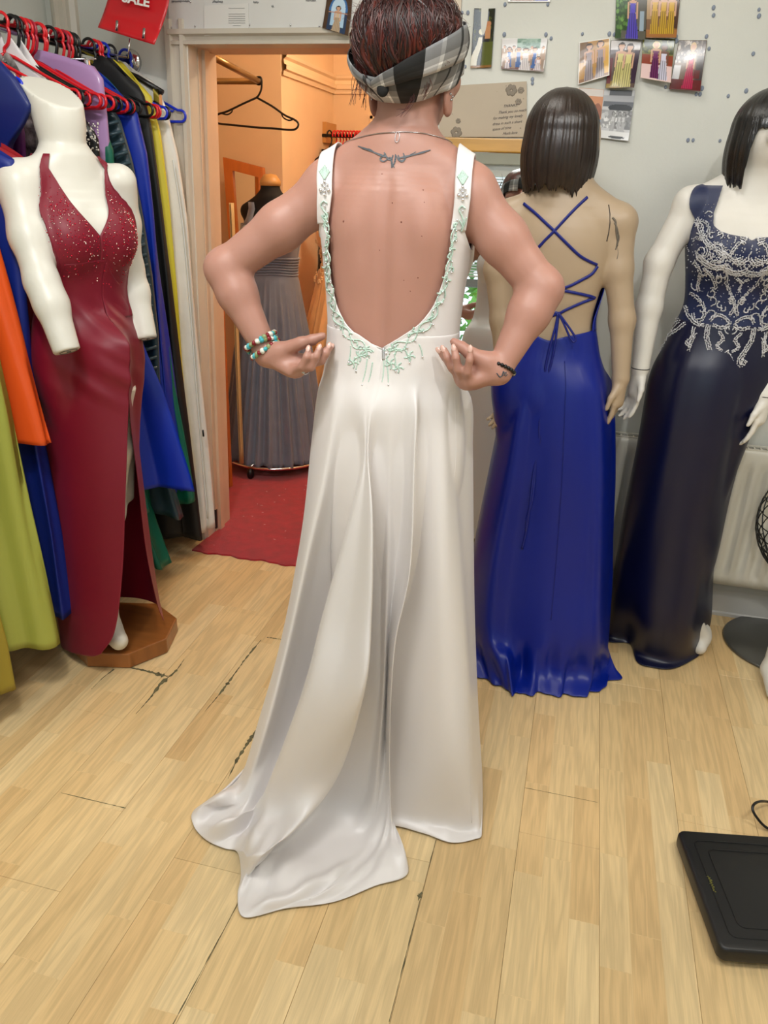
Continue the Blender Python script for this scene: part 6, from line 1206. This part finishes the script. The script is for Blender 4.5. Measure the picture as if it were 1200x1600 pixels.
# ---- notice board sheet over the door, letter, thank-you card
brd = thing('notice_board', 'white notice board over the doorway', 'notice board', aty(410, 44, YW))
def sheet(quad, d0, d1): 
    a = [aty(px, py, YW-d1) for px, py in quad]; b = [p+np.array([0, d1-d0, 0]) for p in a]; return (np.array(a+b), [(0, 1, 2, 3), (7, 6, 5, 4), (0, 4, 5, 1), (1, 5, 6, 2), (2, 6, 7, 3), (3, 7, 4, 0)])
m_board = pbr('board_white', (222, 222, 220), .5, noise=.03); mk('panel', sheet([(262, -40), (574, -40), (571, 41), (264, 47)], .0, .014), m_board, brd, smooth=False)
mk('painted_gap_shade', sheet([(300, 46), (566, 42), (566, 50), (300, 54)], -.001, .003), m_black, brd, smooth=False)  # black strip painting in the shade below the board
sc_ = MB(); rs = np.random.default_rng(77)
def scribble(x0, x1, y, Yd, amp=1.6, r_=.0006, seed=0, mb=None):
    r_n = np.random.default_rng(seed); n = int((x1-x0)*1.6); xs_ = np.linspace(x0, x1, n); ys_ = y+amp*np.sin(np.arange(n)*2.1+r_n.uniform(0, 6))*r_n.uniform(.3, 1, n); (mb or sc_).tube([aty(a, b, Yd) for a, b in zip(xs_, ys_)], r_, 3, caps=False)
for x0, x1, y in ((268, 296, 2), (332, 348, 3), (396, 404, 4), (478, 494, 1), (424, 428, 10)): scribble(x0, x1, y, YW-.0148, 3, .0009, x0)
mk('handwriting', sc_, pbr('pen_grey', (96, 96, 104), .6), brd, kind='stuff'); pins = MB()
for px, py in ((268, 43), (298, 3), (390, 39), (454, 39), (499, 41), (305, 41)): pins.ball(aty(px, py, YW-.016), .0032, 6, 4)
mk('pins', pins, m_chrome, brd, kind='stuff')
let = thing('letter', 'white typed letter pinned over the left of the door head', 'letter', aty(354, 54, YW-.016)); mk('page', sheet([(319, 9), (388, 5), (389, 52), (319, 56)], .0155, .017), pbr('letter_paper', (230, 229, 226), .6), let, smooth=False)
sc2 = MB()
for i, (x0, x1, y) in enumerate(((357, 382, 13), (357, 383, 22), (357, 383, 25.5), (357, 383, 29), (357, 383, 32.5), (357, 383, 36), (364, 376, 40), (367, 378, 45), (367, 384, 49))): scribble(x0, x1, y, YW-.0176, .7, .00045, i, sc2)
mk('typed_lines', sc2, pbr('ink_black', (40, 40, 46), .6), let, kind='stuff')
card = thing('thank_you_card', 'beige floral thank-you card with handwriting above the mirror', 'card', aty(760, 212, YW-.004)); cq_ = [(688, 135), (823, 127), (823, 214), (686, 214)]
mk('card', sheet(cq_, .003, .005), pbr('card_beige', (186, 172, 152), .6, noise=.05), card, smooth=False); fl_ = MB()
for cx_, cy_, R_ in ((799, 141, 9), (814, 141, 5), (810, 159, 5), (716, 189, 4), (713, 207, 9), (816, 172, 1.6), (817, 154, 1.5), (706, 178, 1.5), (790, 134, 1.6), (812, 200, 2), (776, 143, 1)):
    for k in range(6 if R_ > 3 else 1):
        a_ = k*PI/3+.2; p = aty(cx_+math.cos(a_)*R_*.6, cy_+math.sin(a_)*R_*.6, YW-.0056); s_ = R_*.0009; fl_.ball(p, (s_, .0003, s_), 8, 4)
mk('printed_flowers', fl_, pbr('card_print', (132, 122, 108), .6), card, kind='stuff')
m_pen = pbr('pen_ink', (50, 46, 52), .6)
for i, (tx, px, py, s_) in enumerate((('THANKS!', 786, 168, .0110), ('Thank you so much', 778, 178, .0112), ('for making my lovely', 770, 187, .0112), ('dress in such a short', 769, 196, .0112), ('space of time', 769, 204, .0112), ('Much love', 785, 211, .0112))):
    a_ = aty(px, py, YW-.0058); text_mesh('handwriting', tx, s_, m_pen, card, a_, aty(px+40, py-4, YW-.0058)-a_, (0, 0, 1), shear=.35)
# blobs of blue tack
m_tack = pbr('blue_tack', (138, 148, 166), .7); bt = [(716, 28), (731, 20), (714, 104), (727, 104), (716, 117), (789, 7), (856, 7), (788, 54), (853, 54), (861, 60), (910, 53), (952, 53), (960, 54), (1057, 57), (1057, 64), (1104, 57), (1108, 76), (1097, 138), (1094, 147), (1088, 147), (1040, 136), (1115, 12), (1115, 24), (1186, 15), (1186, 25), (1177, 84), (1138, 150), (1166, 142), (1075, 219), (1083, 219), (1125, 220), (832, 124), (832, 130), (722, 20)]
LM = [('the kissing couple photograph', 754, 60), ('the group wedding photograph', 820, 86), ('the photograph at the top edge', 827, -10), ('the pale grey bridesmaids photograph', 928, 95), ('the pale yellow gowns photograph', 975, 100), ('the three yellow gowns photograph', 1035, 25), ('the red trumpet gown photograph', 1075, 103), ('the purple gown photograph', 1026, 95), ('the black wig', 1190, 200), ('the thank-you card', 757, 170), ('the black and white photograph', 965, 180)]; used_l = {}
def putty_label(px, py, i):
    nm, lx, ly = min(LM, key=lambda l: (l[1]-px)**2+(l[2]-py)**2); v = 'above' if py < ly-30 else ('below' if py > ly+30 else 'level with'); h = 'left' if px < lx else 'right'; s_ = f'grey-blue putty blob {v} {nm}, towards its {h}'; k = used_l.get(s_, 0); used_l[s_] = k+1
    return s_+['', ', second one', ', third one', ', fourth one', ', fifth one'][k]
pj = MB().ball((0, 0, 0), (.0052, .0022, .0066), 8, 5).arrays(); me_t = bpy.data.meshes.new('tack_blob'); me_t.from_pydata(pj[0].tolist(), [], pj[1]); me_t.materials.append(m_tack); me_t.polygons.foreach_set('use_smooth', [True]*len(me_t.polygons))
for i, (px, py) in enumerate(bt):
    o = bpy.data.objects.new('tack_blob', me_t); COL.objects.link(o); o.location = aty(px, py, WB-.0015); s_ = .8+.35*((i*37) % 10)/10; o.scale = (s_, 1, s_); tag(o, putty_label(px, py, i), 'putty blob', 'putty blobs on the wall')

# ---- black plate, cable, wire-mesh stool and stray foot at the right
m_plate = pbr('black_plate', (24, 24, 25), .42, noise=.25, nscale=5, bump=.03)
p0, p1, p3 = atz(1057, 1296, .05), atz(1126, 1484, .05), atz(1212, 1307, .05); eu = (p3-p0); eu[2] = 0; eu /= np.linalg.norm(eu); ev = p1-p0; ev[2] = 0; LV = np.linalg.norm(ev); ev /= LV; LU = .46
def rrect(c, hw, hh, r_, n=6):
    o_ = []
    for sx, sy, a0 in ((1, 1, 0), (-1, 1, PI/2), (-1, -1, PI), (1, -1, 1.5*PI)):
        for k in range(n+1): a_ = a0+k*PI/2/n; o_.append((c[0]+sx*(hw-r_)+r_*math.cos(a_), c[1]+sy*(hh-r_)+r_*math.sin(a_)))
    return np.array(o_)
def pl3(P2, z): return np.array([np.array([p0[0], p0[1], 0])+eu*a_+ev*b_ for a_, b_ in P2])+np.array([0, 0, z])
def ring_stack(levels):
    R_ = [pl3(rrect((LU/2, LV/2), LU/2-i_, LV/2-i_, max(.018-i_*.3, .004)), z) for i_, z in levels]; m_ = MB().grid(np.array(R_), closed=True, flip=True); n_ = len(R_[0]); b0 = (len(R_)-1)*n_; m_.f.append(tuple(range(b0, b0+n_))[::-1]); return m_
plate = thing('black_platform', 'flat black rubber-topped platform on the floor at lower right', 'platform', np.array([*(p0+eu*LU/2+ev*LV/2)[:2], 0]))
mk('slab', ring_stack([(.010, .016), (.001, .018), (0, .024), (0, .044), (.002, .049), (.006, .051)]), m_plate, plate); autosmooth(bpy.data.objects['slab'], 50)
for i_, z in ((.030, .0512), (.055, .0512)):
    R_ = pl3(rrect((LU/2, LV/2), LU/2-i_, LV/2-i_, .015), z); mk('groove', MB().tube(R_, .0016, 5, closed=True), pbr('groove_black', (3, 3, 3), .6), plate)
for a_, b_ in ((.05, .05), (LU-.05, .05), (.05, LV-.05), (LU-.05, LV-.05)): c_ = pl3([(a_, b_)], 0)[0]; mk('foot', MB().lathe([(0.0001, .001), (.02, .001), (.022, .018), (.0001, .018)], c_, 14), m_black, plate)
scr = MB(); A0, A1 = aty(0, 0, 1), 0
q0 = atz(1107, 1369, .052); q1 = atz(1117, 1394, .052); dq = (q1-q0); n_ = 40; t_ = np.linspace(0, 1, n_); sdq = np.array([dq[1], -dq[0], 0]); sdq /= np.linalg.norm(sdq)
scr.tube(q0+dq*t_[:, None]+sdq*(np.sin(t_*44)*.004*(1-.4*t_)+.001*np.sin(t_*17))[:, None], .0008, 4); mk('script_mark', scr, pbr('gold_script', (122, 118, 48), .5), plate)
cab = [atz(1214, 1300, .004), atz(1196, 1292, .012), atz(1183, 1278, .03), atz(1176, 1265, .045), atz(1179, 1256, .05), atz(1190, 1252, .04), atz(1206, 1254, .012), atz(1240, 1262, .005)]
mk('power_cable', MB().tube(catmull(np.array(cab), 8), .0035, 8), m_black, label='black cable looped beside the black platform', cat='cable')
fb = atz(1205, 1004, .0); fan = thing('mesh_stool', 'black wire-mesh seat on a grey disc base at the right edge', 'stool', (fb[0]+.03, fb[1], 0))
fc = np.array([fb[0]+.045, fb[1]-.02, 0]); mk('disc_base', MB().lathe([(.0001, .001), (.205, .001), (.210, .006), (.205, .012), (.12, .018), (.03, .024), (.0001, .024)], fc, 48), pbr('brushed_grey', (112, 112, 108), .35, metal=.7), fan)
mk('stem', MB().tube([fc+np.array([0, 0, .02]), fc+np.array([0, 0, .30])], .018, 14), m_chrome, fan)
bc_ = np.array([fc[0], fc[1], .47]); Rb = .19; wires = MB(); rw_ = np.random.default_rng(6)
for k in range(26):
    a0 = 2*PI*k/26
    for sgn in (-1, 1): wires.tube([bc_+Rb*np.array([math.cos(a0+sgn*t*1.3)*math.sin(PI-t*2.1+.0), math.sin(a0+sgn*t*1.3)*math.sin(PI-t*2.1), 1.1*math.cos(PI-t*2.1)]) for t in np.linspace(.08, 1, 14)], .0022, 4, caps=False)
for v in np.linspace(.25, 1.0, 9): an = np.linspace(0, 2*PI, 36, endpoint=False); wires.tube(np.stack([bc_[0]+Rb*math.sin(PI-v*2.1)*np.cos(an), bc_[1]+Rb*math.sin(PI-v*2.1)*np.sin(an), np.full(36, bc_[2]+Rb*1.1*math.cos(PI-v*2.1))], 1), .0022, 4, closed=True)
mk('wire_mesh', wires, m_black, fan, kind='stuff'); an = np.linspace(0, 2*PI, 40, endpoint=False); v = 1.0; mk('rim', MB().tube(np.stack([bc_[0]+Rb*math.sin(PI-2.1)*np.cos(an), bc_[1]+Rb*math.sin(PI-2.1)*np.sin(an), np.full(40, bc_[2]+Rb*1.1*math.cos(PI-2.1))], 1), .006, 8, closed=True), m_black, fan)
sf = atz(1200, 1092, .0); FOOT = 1; fo = Body(); fo.add(rc((sf[0]+.012, sf[1], .024), (sf[0]+.02, sf[1]+.10, .045), .022, .032), .02); fo.add(rc((sf[0]+.02, sf[1]+.10, .05), (sf[0]+.02, sf[1]+.11, .12), .030, .026), .02); fo.post.append(lambda x, y, z, d: np.maximum(d, .003-z))
mk('shoe_last', fo.mesh(.005), m_mann, label='white foot-shaped form at the right edge of the floor', cat='display foot')
# ================================================================== things in the fitting room
m_dark = pbr('dress_form_black', (16, 14, 14), .8)
m_capw = pbr('neck_cap_wood', (196, 146, 84), .4)
# small hanging bar with an empty hanger
hb_ = thing('hanging_bar', 'brass-coloured hanging bar in the corner of the fitting room', 'hanging bar', aty(400, 126, 3.62)); m_brass = pbr('dull_brass', (150, 120, 74), .3, metal=.7)
j = aty(404, 127, 3.62); mk('bar', MB().tube([aty(316, 80, 3.02), j], .013, 12), m_brass, hb_); mk('bar', MB().tube([np.array([FX0+.002, 3.66, j[2]]), j], .013, 12), m_brass, hb_); mk('elbow', MB().ball(j, .017, 10, 8), m_black, hb_)
hh = thing('empty_hanger', 'empty black hanger hanging from the corner bar', 'hanger', aty(403, 130, 3.60)); Yh = 3.60; m_hk2 = m_hk
P = [aty(x, y, Yh) for x, y in ((398, 121), (407, 121), (409, 128), (408, 140), (404, 149), (400, 153))]; mk('hook', MB().tube(catmull(np.array(P), 6), .0045, 8), m_hk, hh)
P = [(400, 153), (380, 162), (355, 174), (342, 178), (336, 183), (336, 190), (342, 193), (370, 196), (400, 199), (430, 201), (455, 203), (464, 200), (466, 193), (460, 187), (445, 180), (425, 166), (402, 153)]; mk('frame', MB().tube(catmull(np.array([aty(x, y, Yh) for x, y in P]), 4), .0045, 8), m_hk, hh)
for P in ([(363, 169), (362, 175), (355, 179), (345, 177)], [(439, 176), (443, 184), (451, 188), (457, 187)]): mk('strap_notch', MB().tube(catmull(np.array([aty(x, y, Yh) for x, y in P]), 4), .0032, 6), m_hk, hh)
# framed mirror leaning on the partition wall
fm = thing('framed_mirror', 'orange wood framed mirror leaning in the fitting room corner', 'mirror', aty(375, 700, 4.02)); m_ow = pbr('orange_wood', (190, 104, 30), .4, noise=.12, nscale=7, stretch=(6, 6, 1), coat=.2)
tl, tr_ = aty(353, 246, 4.08), aty(414, 262, 4.13); dn = np.array([.045, -.02, -1.0])*1.0; 
def fq(u, v, d=0.0): return lerp(tl, tr_, u)+dn*v*1.5+np.array([.12, -1, 0])*d
def fbox(u0, u1, v0, v1, d0, d1): return (np.array([fq(u, v, d) for v in (v0, v1) for d in (d0, d1) for u in (u0, u1)]), [(0, 1, 3, 2), (4, 6, 7, 5), (0, 4, 5, 1), (2, 3, 7, 6), (0, 2, 6, 4), (1, 5, 7, 3)])
for q in ((0, 1, 0, .035, 0, .05), (0, 1, .965, 1, 0, .05), (0, .22, .035, .965, 0, .05), (.88, 1, .035, .965, 0, .05)): mk('frame_bar', fbox(*q), m_ow, fm, smooth=False)
mk('glass', fbox(.15, .95, .03, .97, .008, .016), m_mirror, fm, smooth=False)
# slim wood door edge just inside the opening
dp = [aty(345, 470, 3.35), aty(357, 470, 3.35), aty(356, 702, 3.35), aty(348, 702, 3.35)]
db = thing('wooden_board', 'narrow orange-brown board standing inside the door opening', 'board', (dp[2][0], 3.36, .02)); x0_, x1_ = aty(341, 300, 3.36)[0]-.03, aty(353, 560, 3.36)[0]
mk('panel', MB().box((x1_-.065, 3.34, .01), (x1_, 3.37, 1.55)), m_ow, db, smooth=False)
# cream curtain strip
cu_ = MB(); P = []
for v in np.linspace(0, 1, 20):
    P.append([(x1_+.003+u*.018, 3.46+.012*math.sin(u*14+v*2), lerp(1.35, .10, v)) for u in np.linspace(0, 1, 24)])
mk('cream_curtain', MB().grid(np.array(P)), sat('cream_cloth', (206, 180, 130), .5), solid=.002, label='narrow cream cloth hanging beside the wooden board', cat='curtain')
# dress form in grey tulle
GX, GY = aty(426, 450, 3.78)[0], 3.78
TG = mannequin_torso(GX, GY, PI, dz=-.10); BG = Body(); BG.p = list(TG.p); L = TG.L; BG.add(rc(L(0, 0, 1.42), L(0, .0, 1.53), .052, .046), .03)
df = thing('dress_form', 'black dress form with wooden neck cap wearing grey tulle', 'dress form', (GX, GY, 0), 'dress forms in the fitting room'); mk('body', BG.mesh(.008), m_dark, df)
mk('neck_cap', MB().lathe([(.0001, .0), (.05, .0), (.052, .02), (.03, .05), (.0001, .055)], L(0, 0, 1.525), 24), m_capw, df)
mk('stand_pole', MB().tube([(GX, GY, .02), (GX, GY, .86)], .014, 10), m_chrome, df); rg = 2*PI*np.arange(60)/60; mk('stand_ring', MB().tube(np.stack([GX+.285*np.cos(rg), GY+.285*np.sin(rg), np.full(60, .07)], 1), .008, 8, closed=True), m_chrome, df)
for k in range(3): a_ = k*2.1+.4; mk('stand_leg', MB().tube([(GX, GY, .10), (GX+.285*math.cos(a_), GY+.285*math.sin(a_), .07)], .007, 8), m_chrome, df); mk('castor', MB().ball((GX+.285*math.cos(a_), GY+.285*math.sin(a_), .035), (.02, .02, .03), 8, 6), m_black, df)
m_tulle = pbr('grey_tulle', (112, 118, 132), .7, sheen=.3, noise=.08, nscale=20)
def tulle(name, label, cx, cy, T, ztop, zwaist, zhem, r0, r1, mat, seed, folds=40, group='gowns on dress forms', dome=.6):
    r_ = np.random.default_rng(seed); n = 200; ph = np.linspace(0, 2*PI, n, endpoint=False); P = []; a0 = r_.uniform(0, 6, 5)
    zz = np.linspace(ztop, zwaist, 16)
    for z_ in zz: P.append(radial(T, cx, cy, ph, np.full(n, z_), .010))
    base = P[-1]; rb = np.hypot(base[:, 0]-cx, base[:, 1]-cy)
    for v in np.linspace(.03, 1, 40):
        f = (np.sin(ph*folds*.5+a0[0])+.7*np.sin(ph*folds*.31+a0[1]+v)+.5*np.sin(ph*folds+a0[2]))*.012*sstep(0, .5, v); rr_ = lerp(rb, lerp(r0, r1, v), v**dome)+f; P.append(np.stack([cx+rr_*np.sin(ph), cy-rr_*np.cos(ph), np.full(n, lerp(zwaist, zhem, v))+.004*np.sin(ph*9)], 1))
    P = np.array(P); far = P[..., 1] > 4.05; P[..., 0] = np.where(far, np.maximum(P[..., 0], cornx+.015+.01*np.sin(P[..., 2]*30)**2), P[..., 0]) if cy > 4.1 else P[..., 0]
    return mk(name, MB().grid(P, closed=True, flip=False), mat, label=label, cat='gown', group=group, solid=.002)
tg_ = tulle('grey_gown', 'long slate grey tulle gown on a dress form in the fitting room', GX, GY, TG, 1.25, 1.02, .075, .20, .275, m_tulle, 3, folds=60)
for s in (-1, 1): mk('strap', MB().grid(np.array([radial(TG, GX, GY, [s*a_, s*(a_+.32)], [z_, z_], .011) for z_, a_ in ((1.24, .55), (1.28, .6), (1.32, .7), (1.35, .85))])), m_tulle, tg_, solid=.003)
for k in range(7): z_ = 1.02+k*.013; mk('waist_pleat', MB().tube(radial(TG, GX, GY, np.linspace(0, 2*PI, 40, endpoint=False), np.full(40, z_)+.004*np.sin(np.linspace(0, 6*PI, 40)), .012), .006, 5, closed=True), m_tulle, tg_)
# dress form in peach tulle with flower appliques
PX, PY = aty(516, 420, 4.30)[0]+.07, 4.34
TP = mannequin_torso(PX, PY, PI, dz=-.10); BP = Body(); BP.p = list(TP.p); L = TP.L; BP.add(rc(L(0, 0, 1.42), L(0, 0, 1.5), .05, .046), .03)
df2 = thing('dress_form', 'black dress form wearing the peach flowered ball gown', 'dress form', (PX, PY, 0), 'dress forms in the fitting room'); mk('body', BP.mesh(.009), m_dark, df2); mk('stand_pole', MB().tube([(PX, PY, .008), (PX, PY, .82)], .014, 10), m_chrome, df2)
m_peachg = pbr('peach_tulle', (236, 176, 112), .7, sheen=.3, noise=.08, nscale=16)
pg_ = tulle('peach_gown', 'peach tulle ball gown with flower applique waist, behind the bride arm', PX, PY, TP, 1.22, 1.02, .02, .24, .36, m_peachg, 5, folds=50, dome=.55)
ap = MB(); ra = np.random.default_rng(9)
for i in range(150):
    th = ra.uniform(-1.5, 1.5); z_ = 1.03-abs(ra.normal(0, .05))+ra.uniform(0, .19)*(i % 2); q = radial(TP, PX, PY, [th], [max(z_, .98)], .014)[0]; q[2] = z_
    if z_ < 1.0: q[:2] += (q[:2]-np.array([PX, PY]))*(1.0-z_)*4
    R_ = ra.uniform(.008, .016)
    for k in range(5): a_ = k*1.257+i; ap.ball(q+R_*.7*np.array([math.cos(a_)*math.cos(th), math.cos(a_)*math.sin(th), math.sin(a_)]), R_*.5, 6, 4)
mk('flower_applique', ap, pbr('peach_flower', (246, 204, 150), .6), pg_, kind='stuff')
# rail on the far wall
fr_ = thing('fitting_rail', 'black rail with red hangers on the far wall of the fitting room', 'clothes rail', aty(540, 212, 4.80)); ra0, ra1 = aty(477, 211, 4.80), aty(640, 216, 4.80); ra1[2] = ra0[2]
mk('pole', MB().tube([ra0, ra1], .010, 10), m_black, fr_); c_ = aty(506, 206, 4.85); mk('wood_bracket', MB().box((c_[0]-.03, 4.80, c_[2]-.06), (c_[0]+.03, FY1-.001, c_[2]+.05)), m_capw, fr_, smooth=False)
ORD = ['first', 'second', 'third', 'fourth', 'fifth', 'sixth', 'seventh', 'eighth', 'ninth', 'tenth', 'eleventh', 'twelfth', 'thirteenth']
for i, px in enumerate((481, 489, 494, 515, 523, 528, 533, 538, 543, 548, 553, 558, 562)):
    mt = m_hk if px in (494, 515) else m_hr; hanger(4.80, mt, (ORD[i]+' small hanger from the left on the far rail, '+('red' if mt is m_hr else 'black')), rz=math.radians(62+(i*17) % 14), group='hangers in the fitting room' if mt is m_hr else 'black hangers in the fitting room', x=aty(px, 212, 4.80)[0], z=ra0[2])
m_rp = pbr('red_print', (190, 40, 44), .6, rgb2=(236, 190, 170), nscale=60); m_rp2 = pbr('red_check', (150, 30, 36), .6, rgb2=(60, 16, 20), nscale=40); m_wine = pbr('wine_cloth', (110, 34, 30), .7)
def small_garment(name, label, px, w, Yg, ztop, zh, mat, seed):
    r_ = np.random.default_rng(seed); c = aty(px, 260, Yg); n = 60; ph = np.linspace(0, 2*PI, n, endpoint=False); P = []
    for v in np.linspace(0, 1, 30):
        W = lerp(w*.35, w, min(1, v*5))*(1+.15*v); P.append(np.stack([c[0]+W*np.cos(ph)+.008*np.sin(ph*7)*v, Yg+(.03+.03*v)*np.sin(ph)+.01*np.sin(ph*6+v*3)*v, np.full(n, lerp(ztop, zh, v))], 1))
    P = np.array(P); P[..., 0] = np.maximum(P[..., 0], cornx+.02)
    return mk(name, MB().grid(P, closed=True, flip=True), mat, solid=.002, label=label, cat='garment', group='garments on the far rail')
zt = ra0[2]-.075
small_garment('red_print_dress', 'red and pink printed dress on the far rail, leftmost', 483, .16, 4.78, zt, .75, m_rp, 1); small_garment('black_jacket', 'black garment on the far rail beside the printed dress', 498, .10, 4.76, zt, .70, m_hk, 2)
small_garment('wine_dress', 'dark wine coloured dress hanging on the far rail', 518, .13, 4.77, zt, .55, m_wine, 3); small_garment('check_shirt', 'dark red checked garment on the far rail', 545, .15, 4.78, zt, .62, m_rp2, 4); small_garment('red_dress', 'plain red dress on the far rail behind the bride neck', 566, .12, 4.78, zt, .50, m_hr, 5)
# carrier bag with flowers on the carpet
bq = atz(484, 722, .007); bgm = Body(); bgm.add(ell((bq[0]+.03, bq[1]+.09, .10), (.085, .07, .10)), .03); bgm.add(ell((bq[0]+.08, bq[1]+.10, .13), (.07, .06, .09)), .03); bgm.post.append(lambda x, y, z, d: np.maximum(d+.006*np.sin(x*70+z*50)*np.sin(y*60), .009-z))
fbg = mk('carrier_bag', bgm.mesh(.008), pbr('bag_plastic', (232, 176, 130), .25, rgb2=(206, 60, 30), nscale=22, alpha=.9), label='see-through carrier bag with orange flowers beside the grey gown', cat='bag')
fo_ = MB()
for i in range(40): th = rs.uniform(0, 2*PI); fo_.ball((bq[0]+.045+.07*math.cos(th)*rs.uniform(.3, 1), bq[1]+.03+.02*rs.uniform(), .12+.07*math.sin(th)*rs.uniform(.3, 1)), rs.uniform(.006, .012), 6, 4)
mk('flowers', fo_, pbr('orange_petals', (226, 74, 30), .5, rgb2=(70, 20, 50), nscale=30), fbg, kind='stuff')
